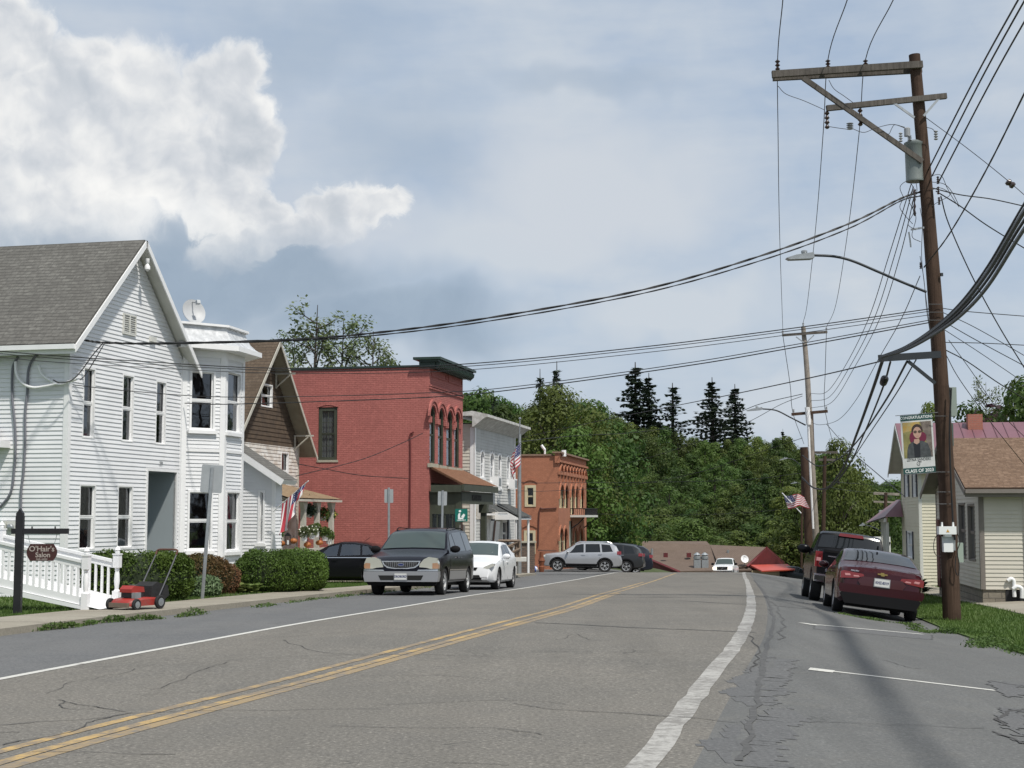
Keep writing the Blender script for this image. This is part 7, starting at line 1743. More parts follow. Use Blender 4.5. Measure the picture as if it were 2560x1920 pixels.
pic('print_bark', mat('print_bark', (.09, .07, .06), .6, c2=(.20, .165, .14), vs=8), .0045, [(.62, 1), (1, 1), (1, 0), (.88, 0), (.78, .55)])
ov = lambda cx, cy, rx, ry, a0=0, a1=360, n=20: [(cx+rx*math.cos(R(a0+(a1-a0)*i/n)), cy+ry*math.sin(R(a0+(a1-a0)*i/n))) for i in range(n)]
pic('print_hair', mat('print_dark_hair', (.035, .018, .015), .5), .0055, ov(.50, .75, .20, .19)); pic('print_hair', mat('print_red_hair', (.13, .008, .035), .5), .0060, ov(.35, .56, .13, .17)); pic('print_hair', MATS['print_red_hair'], .0060, ov(.68, .56, .13, .14))
pic('print_jacket', mat('print_jacket', (.035, .04, .042), .5, c2=(.07, .075, .08), vs=10), .0066, [(.10, 0), (.12, .22), (.18, .38), (.34, .46), (.66, .46), (.84, .38), (.92, .2), (.95, 0)])
pic('print_shirt', mat('print_shirt', (.008, .009, .014), .5), .0073, [(.36, 0), (.34, .42), (.50, .36), (.58, .42), (.56, 0)])
pic('print_neck', mat('print_skin', (.42, .26, .20), .5), .0080, [(.38, .52), (.36, .42), (.46, .37), (.56, .42), (.55, .52)]); pic('print_face', MATS['print_skin'], .0087, ov(.50, .70, .145, .16))
pic('print_fringe', MATS['print_dark_hair'], .0092, [(.34, .78), (.38, .9), (.52, .93), (.64, .86), (.66, .72), (.58, .84), (.44, .87)])
for cx in (.43, .58): pic('print_glasses', mat('print_glasses', (.07, .045, .03), .4), .0096, ov(cx, .72, .06, .04))
pic('print_mouth', mat('print_lips', (.28, .07, .06), .5), .0096, [(.44, .605), (.50, .59), (.57, .605), (.50, .60)])
for dz in (.0, bh): g = MB(); g.tube([Fb.p(-.1 if dz else .02, 0, dz+(.012 if dz else -.012)), Fb.p(bw+.14, 0, dz+(.012 if dz else -.012))], .008, 6); g.build('banner_rod', M_steel, bn)

# ---------------------------------------------------------------- further poles
p2 = pole('grey_utility_pole', 'tall grey utility pole with two crossarms and a white riser pipe', [(2047, 1440), (2032, 1200), (2019, 950), (2008, 816)], 72, .17, .11, M_poleg)
beam(p2, 'crossarm', M_arm, (1956, 838), (2068, 830), .10, .12, 71.8); beam(p2, 'crossarm', M_pole, (1979, 1036), (2069, 1028), .10, .14, 71.8)
for u, v in ((1957, 838), (2008, 818), (2066, 830), (1984, 1034), (2066, 1027)): stackins(p2, u, v-12, v-1, 71.8, M_insg, .06, 3)
beam(p2, 'steel_brace', M_galv, (1990, 842), (2012, 858), .03, .05, 71.8); beam(p2, 'steel_brace', M_galv, (2035, 838), (2014, 858), .03, .05, 71.8)
g = MB(); g.tube([at(2018, 1018, 71.6), at(2022, 1062, 71.6)], .12, 10); g.build('white_pipe_cover', M_trim, p2); g = MB(); g.tube(spline([at(u, v, 71.6) for u, v in ((2021, 1060), (2026, 1180), (2033, 1322))], 5), .055, 8); g.build('riser_pipe', M_trim, p2)
lamp(p2, [(2014, 1063), (1975, 1043), (1940, 1026), (1905, 1022)], (1866, 1025, 1905, 1021), 71.8, .035)
p2b = pole('pole_stump', 'thick dark cut off pole stub in front of the grey pole', [(2027, 1440), (2018, 1280), (2010, 1118)], 70.5, .20, .185)
p3 = pole('brown_utility_pole', 'second brown utility pole with two crossarms beyond the black pickup', [(2056, 1440), (2059, 1300), (2062, 1140)], 105, .17, .12)
beam(p3, 'crossarm', M_arm, (2034, 1131), (2094, 1131), .12, .16, 105); beam(p3, 'crossarm', M_arm, (2046, 1149), (2088, 1150), .12, .16, 105)
p3b = pole('brown_utility_pole', 'slim brown pole right beside the grey pole', [(2045, 1440), (2036, 1250), (2028, 1030)], 74, .12, .10)
p4 = pole('far_utility_pole', 'far utility pole with wide crossarms left of the yellow house porch', [(2213, 1440), (2214, 1232)], 125, .20, .15); beam(p4, 'crossarm', M_poleg, (2184, 1233), (2248, 1236), .12, .22, 125); beam(p4, 'crossarm', M_poleg, (2184, 1254), (2246, 1256), .12, .16, 125); pbox(p4, 'transformer', M_insg, 2199, 1275, 2206, 1288, 124.8, .3)
for nm, u, v, d, hd_, ax_, lb in (('street_lamp', 1998, 1160, 150, (1948, 1149, 1968, 1145), [(2003, 1165), (1985, 1150), (1968, 1146)], 'distant street lamp against the wooded hill left of the grey pole'), ('street_lamp', 1998, 1210, 190, (1976, 1208, 1992, 1206), [(2004, 1214), (1998, 1208), (1992, 1207)], 'lowest of the distant street lamps left of the grey pole'), ('street_lamp', 2206, 1330, 112, (2148, 1313, 2161, 1311), [(2207, 1332), (2185, 1319), (2161, 1312)], 'street lamp with long arm above the white sign panel')):
    b_ = at(u+4, 1400, d); b_.z = gz(b_.x, b_.y); r = empty(nm, tuple(b_), lb, 'street lamp', 'distant street lamps'); g = MB(); t_ = at(u+8, v-10, d); g.tube([b_, t_], .12, 8); g.build('pole', M_pole, r); lamp(r, ax_, hd_, d, .04)
# white sign box
b_ = at(2207, 1400, 74); b_.z = gz(b_.x, b_.y); sg = empty('white_box_sign', tuple(b_), 'white box sign with a black letter S behind the black pickup', 'sign'); pbox(sg, 'panel', M_wbox, 2187, 1342, 2226, 1402, 74, .3)
g = MB(); c_ = at(2208, 1375, 73.98); kk = 74/FP; g.prism(Fr(c_, (1, 0, 0), (0, 1, 0)), [(-8*kk, -25*kk), (-2*kk, 20*kk), (18*kk, 20*kk), (18*kk, 14*kk), (10*kk, 14*kk), (2*kk, 10*kk), (4*kk, -25*kk)], -.02, 0); g.text(Fr(c_+Vector((5*kk, -.03, -1*kk)), (1, 0, 0), (0, 1, 0)), 'S', .62, .02, bold=.02); g.build('black_lettering', M_black, sg)
g = MB(); g.tube([b_, at(2207, 1345, 74.1)], .07, 8); g.tube([at(2213, 1342, 74), at(2213, 1305, 74)], .04, 8); g.build('post', M_trim, sg)
# flag on the pole stub
hpc = at(2003, 1283, 70.2); tpc = at(1955, 1232, 70.2); fl2 = empty('pole_flag', tuple(hpc), 'American flag flying from a white staff on the dark pole stub', 'flag'); g = MB(); g.tube([hpc, tpc], .025, 8); g.build('staff', M_trim, fl2)
def dr3(nx, ny):
    a0 = tpc+(hpc-tpc)*.06; out = []
    for i in range(nx+1):
        r = []
        for j in range(ny+1):
            a, c = i/nx, j/ny; r.append(a0+Vector((1.0*a+.24*c, .10*math.sin(a*8+c*2), -.08*a-.62*c*(1-.15*a)-.07*math.sin(a*7+c))))
        out.append(r)
    return out
flag(fl2, None, 1.5, 1, dr3)

# ---------------------------------------------------------------- overhead wires
def wire(label, pts, r_=.011, group=None, k=8, twist=0, name='overhead_cable', m=None):
    P = spline([p if isinstance(p, Vector) else at(*p) for p in pts], k); g = MB()
    if twist:
        for s in (-1, 1):
            Q = []
            for i, p in enumerate(P): t = i*1.3; Q.append(p+Vector((0, math.sin(t), math.cos(t)))*s*twist)
            g.tube(Q, r_, 5)
    else: g.tube(P, r_, 5)
    o = g.build(name, m or M_wire, None, smooth=60); tag(o, label, 'cable', group)
    return o
GP = 'power lines on the upper crossarm'
wire('thin power line on the outer left end of the top crossarm', [(2010, -700, 12), (1968, -150, 22), (1957, 0, 26.5), (1944, 148, 32.4), (1945, 330, 38), (1949, 585, 50), (1957, 826, 71.8)], .011, GP)
wire('thin power line on the middle insulator of the top crossarm', [(2330, -700, 12), (2165, -150, 22), (2118, 0, 27), (2070, 148, 32.4), (2058, 330, 38), (2040, 560, 49), (2018, 760, 64), (2008, 806, 71.8)], .011, GP)
wire('thin power line on the right insulator of the top crossarm', [(2560, -700, 12), (2300, -150, 22), (2233, 0, 27), (2164, 148, 32.4), (2148, 330, 38), (2122, 560, 49), (2090, 760, 64), (2066, 818, 71.8)], .011, GP)
for i, (u, v) in enumerate(((1957, 0), (2066, 0))):
    pass
wire('power line from the grey pole top left down behind the stub', [(1957, 838, 71.8), (1975, 960, 76), (1983, 1035, 80), (2010, 1110, 100)], .015); wire('power line hanging from the right end of the grey pole top arm', [(2066, 830, 71.8), (2063, 930, 74), (2062, 1020, 77), (2080, 1100, 100)], .015)
wire('thick twisted service cable crossing the road from the tall pole to the white house', [(2300, 480, 32.4), (2250, 497, 32.3), (2120, 560, 32.0), (1900, 640, 31.8), (1600, 726, 31.8), (1200, 798, 32), (900, 836, 32.5), (700, 850, 33), (400, 858, 33.4), (258, 856, 33.6), (190, 848, 33.7), (0, 830, 34)], .016, k=10, twist=.013)
wire('second twisted service cable just under the thick one', [(2300, 490, 32.4), (2250, 503, 32.3), (2120, 572, 32.0), (1900, 652, 31.8), (1600, 735, 31.8), (1200, 806, 32), (900, 842, 32.5), (700, 853, 33), (400, 860, 33.4), (262, 858, 33.6)], .011, k=10, twist=.008)
wire('looped cable dropping from the service line to the white house weatherhead', [(258, 857, 33.5), (230, 890, 33.4), (205, 925, 33.3), (180, 950, 33.2), (150, 957, 33.1), (133, 950, 33.1)], .014); wire('second looped cable at the white house weatherhead', [(262, 857, 33.5), (240, 895, 33.4), (215, 935, 33.3), (200, 950, 33.2)], .012)
GC = 'thin cables crossing above the road to the left houses'
LC = 'one of the thin black cables crossing high over the road'
def wl(pts): return [(u, v, d) for (u, v), d in pts]
for dv, ds, r_ in ((0, 0, .012), (6, .1, .009), (15, .2, .008)):
    wire(LC, [(2325, 772+dv, 32.4), (2000, 818+dv, 32.6), (1600, 868+dv, 33), (1130, 912+dv, 34), (700, 921+dv*.8, 35), (300, 900+dv, 34), (0, 878+dv, 32), (-500, 830, 30)], r_, GC)
for pts, r_ in (([(2325, 800, 32.4), (1950, 868, 33), (1700, 910, 34), (1300, 965, 36), (1075, 982, 38), (600, 993, 36), (330, 978, 34.4), (182, 962, 33.4)], .010), ([(2325, 806, 32.4), (1950, 875, 33), (1700, 917, 34), (1300, 972, 36), (1075, 993, 38), (600, 1010, 38), (462, 1008, 39)], .013)): wire('one of the lower pair of cables sloping down across the road', pts, r_, 'lower pair of cables')
wire('single cable from the bracket arm down to the trees at left', [(2198, 904, 32.2), (2050, 939, 38), (1845, 983, 48), (1700, 1012, 60), (1500, 1052, 78), (1300, 1095, 92)], .016)
for i, du in enumerate((0, 14, 28)):
    wire('one of three sagging cables between the tall pole and grey pole', [(2278+du*.4, 460+du*.5, 32.4), (2222+du, 640, 37), (2170+du, 800, 44), (2110+du*.9, 920, 54), (2066+du*.5, 980+du*.9, 64), (2026, 984+du*1.3, 72)], .011, 'sagging cables between the poles')
wire('cable sagging low from the lamp bracket to the grey pole', [(2300, 690, 32.4), (2252, 800, 36), (2195, 900, 42), (2140, 1000, 51), (2095, 1050, 60), (2050, 1062, 68), (2026, 1055, 72)], .010)
# telephone bundle
TB = 'thick grey telephone cables sweeping down to the bracket arm'
for i, (o1, o2, r_) in enumerate(((0, 0, .042), (22, 10, .028), (44, 18, .036), (-20, -9, .020))):
    wire(['widest grey telephone cable in the sweeping bundle at right', 'inner grey telephone cable of the sweeping bundle', 'lower right grey telephone cable of the sweeping bundle', 'thinnest upper cable of the sweeping telephone bundle'][i], [Vector((4.6, -12, 8+i*.05)), Vector((5.3, 4, 7.2+i*.06)), (2900, 60+o1*2, 14.5), (2680, 350+o1*1.5, 19.5), (2560, 530+o1, 23), (2470, 680+o1*.8, 25.5), (2400, 768+o1*.5, 27.6), (2330, 828+o2*.6, 29.6), (2265, 868+o2*.3, 31), (2204, 892, 32)], r_, TB, m=[mat('cable_grey', (.085, .09, .095), .55), M_wire, MATS['cable_grey'], M_wire][i])
for i, (pts, r_) in enumerate((([(2206, 902, 32.1), (2178, 985, 37), (2140, 1090, 46), (2108, 1170, 56), (2070, 1218, 63), (2035, 1220, 67), (2005, 1193, 70)], .040), ([(2226, 905, 32.1), (2205, 975, 36), (2160, 1085, 46), (2120, 1168, 56), (2080, 1215, 63), (2040, 1222, 67), (2006, 1198, 70)], .024),
                              ([(2268, 903, 32.2), (2215, 1000, 38), (2150, 1095, 48), (2100, 1145, 58), (2045, 1165, 66), (2006, 1138, 70)], .026), ([(2290, 900, 32.2), (2240, 985, 37), (2180, 1075, 46), (2130, 1150, 56), (2085, 1210, 64), (2045, 1238, 72)], .016))):
    wire(['thickest black telephone cable hanging from the bracket towards the stub', 'thinner telephone cable with the splice case beside the thickest one', 'telephone cable falling from mid bracket to the dark stub', 'rightmost telephone cable falling from the bracket arm'][i], pts, r_, 'telephone cables between bracket and stub')
sc_ = at(2214, 940, 33); g = MB(); ax = (at(2222, 918, 32.6)-at(2206, 962, 33.8)).normalized(); xx = ax.cross(Vector((0, 1, 0))).normalized(); g.lathe(Fr(at(2207, 960, 33.4), xx, ax.cross(xx), ax), [(0, 0), (.03, 0), (.085, .09), (.09, .36), (.03, .45), (0, .45)], 14); tag(g.build('splice_case', M_black, None, smooth=40), 'black bulging splice case on a telephone cable below the bracket arm', 'splice case')
# wires to the upper right and right
UR = 'wires running up to the right corner'
for i, (a, c) in enumerate((((2318, 430), (2545, 0)), ((2330, 440), (2562, 0)), ((2346, 456), (2592, 0)))):
    du, dv = c[0]-a[0], c[1]-a[1]; wire('one of three parallel wires rising from the tall pole to the upper right corner', [(a[0], a[1], 32.4), (a[0]+du*.5, a[1]+dv*.52, 27), (c[0], c[1], 22), (c[0]+du*1.2, c[1]+dv*1.1, 14)], .016, UR)
wire('twisted wire rising steeply at the right edge of the photo', [(2310, 668, 32.4), (2373, 585, 30), (2460, 435, 26), (2560, 235, 22), (2700, -60, 17)], .013, k=10, twist=.006)
wire('guy wire with a strain insulator at the upper right', [(2312, 292, 32.4), (2420, 372, 31), (2520, 452, 30), (2620, 540, 29)], .008)
ic = at(2525, 459, 29.9); ax = (at(2540, 470, 29.9)-ic).normalized(); g = MB(); g.lathe(Fr(at(2516, 452, 29.9), ax.cross(Vector((0, 1, 0))), Vector((0, 1, 0)), ax), [(0, 0), (.06, .01), (.075, .06), (.05, .10), (.075, .14), (.06, .19), (0, .2)], 12); tag(g.build('strain_insulator', M_ins, None, smooth=40), 'dark strain insulator threaded on the guy wire at upper right', 'insulator')
RF = 'service wires fanning out right of the tall pole'
for i, (pts, r_, lb) in enumerate((([(2330, 470), (2400, 487), (2480, 498), (2580, 520)], .014, 'uppermost service wire leaving the tall pole to the right'), ([(2340, 478), (2400, 515), (2470, 565), (2580, 632)], .014, 'service wire crossing behind the telephone bundle at right'), ([(2352, 490), (2372, 560), (2430, 690), (2500, 820), (2580, 950)], .014, 'twisted service wire falling steeply right of the pole'),
        ([(2350, 770), (2420, 779), (2580, 792)], .010, 'nearly level wire right of the pole at the cable loops'), ([(2350, 778), (2440, 820), (2580, 900)], .009, 'upper of the thin falling wires right of the pole'), ([(2370, 810), (2440, 850), (2580, 925)], .010, 'second thin falling wire right of the pole'), ([(2362, 825), (2450, 882), (2580, 970)], .008, 'third thin falling wire right of the pole'),
        ([(2365, 856), (2460, 858), (2580, 864)], .010, 'level wire running right from the bracket height'), ([(2364, 875), (2420, 905), (2500, 960), (2600, 1020)], .013, 'thicker wire falling over the maroon roof'), ([(2364, 885), (2400, 950), (2480, 1060), (2560, 1160)], .009, 'steep wire crossing the brown roof at right'), ([(2372, 850), (2430, 930), (2500, 1030), (2580, 1110)], .008, 'thin steep wire in front of the dark purple tree'))):
    n_ = len(pts); wire(lb, [(u, v, 32.4+i*.3*j/n_+2*j/n_) for j, (u, v) in enumerate(pts)], r_, RF)
# wires in front of the woods and on the buildings
for i, (pts, r_) in enumerate((([(2006, 985, 72), (1900, 1010, 74), (1800, 1045, 78), (1600, 1080, 86), (1430, 1090, 92), (1250, 1110, 75), (1160, 1115, 68)], .018), ([(2006, 990, 72), (1950, 1012, 73), (1870, 1055, 76), (1760, 1100, 84), (1600, 1150, 90), (1480, 1175, 93), (1400, 1180, 92)], .014), ([(2006, 1095, 72), (1900, 1130, 76), (1750, 1180, 84), (1600, 1210, 90), (1480, 1222, 92), (1290, 1226, 80), (1165, 1178, 66)], .014), ([(2000, 1183, 80), (1850, 1200, 85), (1600, 1206, 90), (1480, 1206, 92), (1300, 1206, 85), (1190, 1180, 68)], .014), ([(2003, 1270, 84), (1800, 1285, 90), (1600, 1288, 95), (1480, 1284, 96)], .012))):
    wire(['uppermost cable strung before the woods from the grey pole', 'looping cable from the grey pole sloping past the spruces', 'sagging cable before the woods ending at the brick building', 'level cable before the woods just above the balcony', 'lowest cable strung before the dark woods'][i], pts, r_, 'cables strung before the woods')
wire('wire stretched along the red brick side wall rising to the corner', [(1057, 1083, 56.5), (1000, 1110, 55), (900, 1150, 53), (740, 1190, 50.5)], .014); wire('sagging wire low on the red brick side wall', [(745, 1160, 51), (800, 1170, 53), (900, 1188, 55), (1020, 1196, 57)], .014)
for i, (pts) in enumerate(([(2062, 1205, 105), (2110, 1207, 118), (2180, 1212, 124), (2260, 1216, 110)], [(2062, 1215, 105), (2110, 1225, 118), (2200, 1235, 124), (2280, 1262, 100)], [(2066, 1060, 72), (2120, 1120, 60), (2200, 1190, 48), (2260, 1240, 44)])): wire(['upper wire behind the yellow house porch', 'lower wire running to the yellow house porch roof', 'thin wire falling right from the grey pole to the houses'][i], pts, .015, 'wires to the right hand houses')
# ---------------------------------------------------------------- vegetation
def leafmat(name, c, c2, rnd=1, trans=.35):
    m = bpy.data.materials.new(name); m.use_nodes = True; t = m.node_tree; t.nodes.clear(); q = NB(t)
    out = q.n('ShaderNodeOutputMaterial'); d = q.n('ShaderNodeBsdfPrincipled'); d.inputs['Roughness'].default_value = .55; d.inputs['Specular IOR Level'].default_value = .25
    tr = q.n('ShaderNodeBsdfTranslucent'); mx = q.n('ShaderNodeMixShader'); mx.inputs[0].default_value = trans
    tcx = q.n('ShaderNodeTexCoord').outputs['Object']; geo = q.n('ShaderNodeNewGeometry')
    cc = q.mix(q.mapr(q.noise(tcx, .7, 4, .7), .38, .62), (*c, 1), (*c2, 1))
    cc = q.mix(q.mapr(geo.outputs['Random Per Island'], 0, 1, 0, .25), cc, (*tuple(min(1, x*1.7) for x in c2), 1))
    oi = q.n('ShaderNodeObjectInfo'); h = q.n('ShaderNodeHueSaturation')
    q.l(q.mapr(oi.outputs['Random'], 0, 1, .5-.045*rnd, .5+.025*rnd), h.inputs[0]); q.l(q.mapr(q.m('FRACT', q.m('MULTIPLY', oi.outputs['Random'], 7.3)), 0, 1, 1-.36*rnd, 1+.34*rnd), h.inputs[2]); q.l(cc, h.inputs[4])
    q.l(h.outputs[0], d.inputs['Base Color']); q.l(h.outputs[0], tr.inputs[0]); q.l(d.outputs[0], mx.inputs[1]); q.l(tr.outputs[0], mx.inputs[2]); q.l(mx.outputs[0], out.inputs[0]); MATS[name] = m; return m
M_lf = leafmat('leaves_maple', (.040, .074, .017), (.066, .108, .023)); M_lf2 = leafmat('leaves_light', (.056, .098, .020), (.086, .132, .030)); M_lf3 = leafmat('leaves_pale', (.10, .14, .06), (.15, .19, .09), .5)
M_con = leafmat('spruce_needles', (.040, .062, .040), (.060, .085, .052), .6, .1); M_pur = leafmat('purple_leaves', (.022, .009, .014), (.045, .014, .02), .3, .2); M_yew = leafmat('yew_leaves', (.045, .088, .016), (.085, .145, .026), .4, .25); M_yew2 = leafmat('bronze_leaves', (.07, .075, .02), (.14, .085, .035), .4, .25); M_hos = leafmat('hosta_leaves', (.12, .19, .05), (.24, .28, .10), .3, .3); M_weed = leafmat('weed_leaves', (.06, .11, .025), (.10, .15, .04), .3, .3)
M_bark = mat('bark', (.055, .045, .038), .9, var=.4, vs=6)
def rv(rs): 
    while True:
        v = Vector((rs.uniform(-1, 1), rs.uniform(-1, 1), rs.uniform(-1, 1)))
        if .05 < v.length < 1: return v
def leafquad(V, Fc, p, n, s, rs, asp=.6):
    n = n.normalized(); a = n.cross(Vector((rs.uniform(-1, 1), rs.uniform(-1, 1), rs.uniform(-1, 1)))).normalized(); c = n.cross(a)
    k = len(V); V += [p-a*s, p-c*s*asp, p+a*s, p+c*s*asp]; Fc.append((k, k+1, k+2, k+3))
def raw(name, V, Fc, m):
    me = bpy.data.meshes.new(name); me.from_pydata([tuple(v) for v in V], [], Fc); me.materials.append(m); return me
def decid(seed, H=12, W=9, nl=26, per=130, ls=.34, z0=.22, m=None, gap=.0, shape=1.0):
    """returns (trunk mesh, crown mesh), base at the origin"""
    rs = random.Random(seed); V, Fc = [], []; lob = []
    for i in range(nl):
        t = (i+.5)/nl; z = H*(z0+(1-z0)*t*.94); rr = W/2*math.sqrt(max(.03, 1-((t-.38)/.66)**2))*shape*rs.uniform(.55, 1.0); a = i*2.4+rs.uniform(-.4, .4)
        rad = W*rs.uniform(.13, .21)*(1-.35*t); q = rs.uniform(.35, .95) if t < .85 else rs.uniform(0, .4)
        lob.append((Vector((rr*q*math.cos(a), rr*q*math.sin(a), min(z, H-rad*.6))), rad))
    for c, rad in lob:
        for k in range(int(per*(rad/(W*.17))**2)):
            v = rv(rs).normalized()
            if v.z < -.3 and rs.random() < .5: continue
            p = c+Vector((v.x*rad*1.1, v.y*rad*1.1, v.z*rad*.75))*rs.uniform(.72, 1.12); nn = v*1.7+rv(rs)*.7+Vector((0, 0, .5)); leafquad(V, Fc, p, nn, ls*rs.uniform(.6, 1.2), rs)
    cm_ = raw('crown', V, Fc, m or M_lf)
    g = MB(); g.tube([(0, 0, -.4), (.05*W*.1, 0, H*.25), (0, .1, H*.55), (0, 0, H*.8)], [W*.035, W*.028, W*.018, W*.006], 8)
    for c, rad in lob[::2]:
        zb_ = max(H*.2, c.z-rs.uniform(.15, .35)*H); g.tube([(0, 0, zb_), Vector((c.x*.5, c.y*.5, (zb_+c.z)/2+.1*H*.3)), c], [W*.012, W*.008, W*.003], 5)
    V2, F2 = g.v, g.f; return raw('trunk', V2, F2, M_bark), cm_
def sparse(seed, H=13, W=6):
    rs = random.Random(seed); V, Fc = [], []; g = MB(); g.tube([(0, 0, 0), (.1, 0, H*.4), (0, .1, H*.75), (.05, 0, H)], [.16, .11, .06, .015], 7)
    for i in range(34):
        z = H*(.25+.7*i/34); a = rs.uniform(0, 6.28); L = W/2*(1-((i/34)-.3)**2*1.2)*rs.uniform(.5, 1); d = Vector((math.cos(a), math.sin(a), rs.uniform(.5, 1.1))).normalized(); p0 = Vector((0, 0, z)); p1 = p0+d*L*.6; p2 = p1+(d+Vector((0, 0, .3))).normalized()*L*.5
        g.tube([p0, p1, p2], [.04, .025, .008], 5)
        for j in range(6):
            if rs.random() < .12: continue
            c = p1.lerp(p2, rs.random())+rv(rs)*.45; g.tube([p1, c], [.012, .005], 4, cap=False)
            for k in range(17): leafquad(V, Fc, c+rv(rs)*Vector((.5, .5, .28)).length*.55, rv(rs)+Vector((0, 0, 1)), .10*rs.uniform(.6, 1.3), rs)
    return raw('trunk', g.v, g.f, M_bark), raw('crown', V, Fc, M_lf3)
def conifer(seed, H=18, W=7, dens=1.0, sag=.35):
    rs = random.Random(seed); V, Fc = [], []; g = MB(); g.tube([(0, 0, -.5), (0, 0, H*.5), (0, 0, H)], [.28, .17, .03], 8); n = int(34*H/18)
    for i in range(n):
        t = i/n; z = H*(.10+.88*t); L = W/2*(1-t)**.8*rs.uniform(.75, 1.1)+.15; kb = int((8 if t < .8 else 5)*dens)
        for b_ in range(kb):
            a = rs.uniform(0, 6.28); 
            if rs.random() < .08: continue
            Lb_ = L*rs.uniform(.6, 1.1); hx_, hy_ = math.cos(a), math.sin(a); m_ = max(3, int(Lb_/.34))
            for k in range(m_):
                s = (k+.5)/m_; p = Vector((hx_*Lb_*s, hy_*Lb_*s, z-sag*Lb_*s+.28*Lb_*s*s*s))
                for q in range(3):
                    side = rs.uniform(-1, 1)*.28*(1-s*.5); pp = p+Vector((-hy_*side, hx_*side, rs.uniform(-.22, .05))); leafquad(V, Fc, pp, Vector((rs.uniform(-.4, .4), rs.uniform(-.4, .4), 1)), rs.uniform(.20, .38), rs, .5)
                    if rs.random() < .5: leafquad(V, Fc, pp-Vector((0, 0, .14)), Vector((hy_, -hx_, .1)), rs.uniform(.12, .24), rs, .6)
            if i % 2 == 0: g.tube([(0, 0, z), (hx_*Lb_*.9, hy_*Lb_*.9, z-sag*Lb_*.8)], [.03, .008], 3, cap=False)
    return raw('trunk', g.v, g.f, M_bark), raw('crown', V, Fc, M_con)
def tree(name, label, meshes, H0, loc, top, group=None, wsc=1, cat='tree', rot=None):
    """top: world z of the tip"""
    r = empty(name, loc, label, cat, group); s = (top-loc[2])/H0
    for nm, me in zip(('trunk', 'crown'), meshes):
        o = bpy.data.objects.new(nm, me); col.objects.link(o); o.parent = r
    r.scale = (s*wsc, s*wsc, s); r.rotation_euler = (0, 0, rot if rot is not None else random.uniform(0, 6.28)); return r
def tpix(u, vtop, d): p = at(u, vtop, d); return (p.x, p.y, gz(p.x, p.y)-.3), p.z
DK = dict(per=330, ls=.20)
DV = [decid(11, m=M_lf, **DK), decid(12, nl=34, m=M_lf2, **DK), decid(13, W=10, m=M_lf, **DK), decid(14, W=8, nl=28, m=M_lf2, **DK), decid(15, W=11, nl=38, m=M_lf, **DK), decid(16, W=7.5, nl=26, m=M_lf, **DK)]
CV = [conifer(21), conifer(22, W=8), conifer(23, W=6.5, dens=.6, sag=.2)]
TS = [(1120, 960), (1170, 985), (1230, 978), (1270, 985), (1300, 1010), (1450, 1000), (1520, 1020), (1600, 1075), (1650, 1045), (1700, 1080), (1760, 1095), (1850, 1090), (1900, 1085), (1960, 1080), (2000, 1118), (2045, 1130), (2080, 1130), (2130, 1170), (2180, 1200), (2230, 1205), (2290, 1190), (2400, 1120), (2560, 1080)]
rs = random.Random(5)
rows = [(178, 1318, 34, 3.4), (200, 1272, 38, 0), (228, 1225, 40, 0), (262, 1170, 42, 0), (300, 1118, 40, 0), (322, 0, 34, 0), (375, 0, 40, 0)]
lbls = ['broad green tree in the dense wooded hillside beyond the crest', 'light green tree in the dense wooded hillside beyond the crest', 'wide rounded tree in the dense wooded hillside beyond the crest', 'narrow light green tree in the dense wooded hillside beyond the crest', 'large dark green tree in the dense wooded hillside beyond the crest', 'slim dark green tree in the dense wooded hillside beyond the crest']
for d, vt, st, _ in rows:
    u = 1080+rs.uniform(0, 30)
    while u < (2420 if d > 200 else 2320):
        top = lin(TS, u)
        v = max(top+rs.uniform(0, 10), (vt if vt else top)+rs.uniform(-26, 26)); i = rs.randrange(6); dd = d+rs.uniform(-12, 12)
        loc, zt_ = tpix(u, v, dd)
        h_ = zt_-loc[2]
        if h_ > 3.5: tree('hillside_tree', lbls[i], DV[i], 12, loc, zt_, 'trees of the wooded hillside', wsc=max(.85, min(1.5, 11.5/h_))*rs.uniform(.9, 1.15))
        u += st*rs.uniform(.75, 1.3)*(200/d)**.35
# spruces standing above the woods
for u, v, d, i, ws_, lb in ((1588, 905, 348, 0, 1.0, 'tallest spruce above the woods, left one of the dark pair'), (1622, 932, 350, 1, .85, 'spruce leaning close to the right side of the tallest one'), (1681, 957, 346, 2, 1.05, 'thin see through spruce right of the tallest pair'), (1780, 943, 345, 1, .95, 'layered spruce above the woods with drooping branches'), (1837, 960, 350, 0, .95, 'dense spruce right of the layered spruce'),
                        (1392, 903, 175, 2, .60, 'ragged conifer spire sticking out above the big maple, right one'), (1350, 922, 178, 2, .55, 'ragged conifer spire sticking out above the big maple, left one'), (1234, 975, 210, 2, .6, 'thin pointed conifer behind the pale building'), (1957, 1072, 330, 0, .6, 'tiny spruce tip on the skyline left of the grey pole')):
    loc, zt_ = tpix(u, v, d); tree('spruce_tree', lb, CV[i], 18, loc, zt_, 'conifers above the woods', wsc=ws_*(1.9 if d > 300 else 1.5))
big = decid(31, H=17, W=14, nl=62, per=620, ls=.17, z0=.16, m=M_lf)
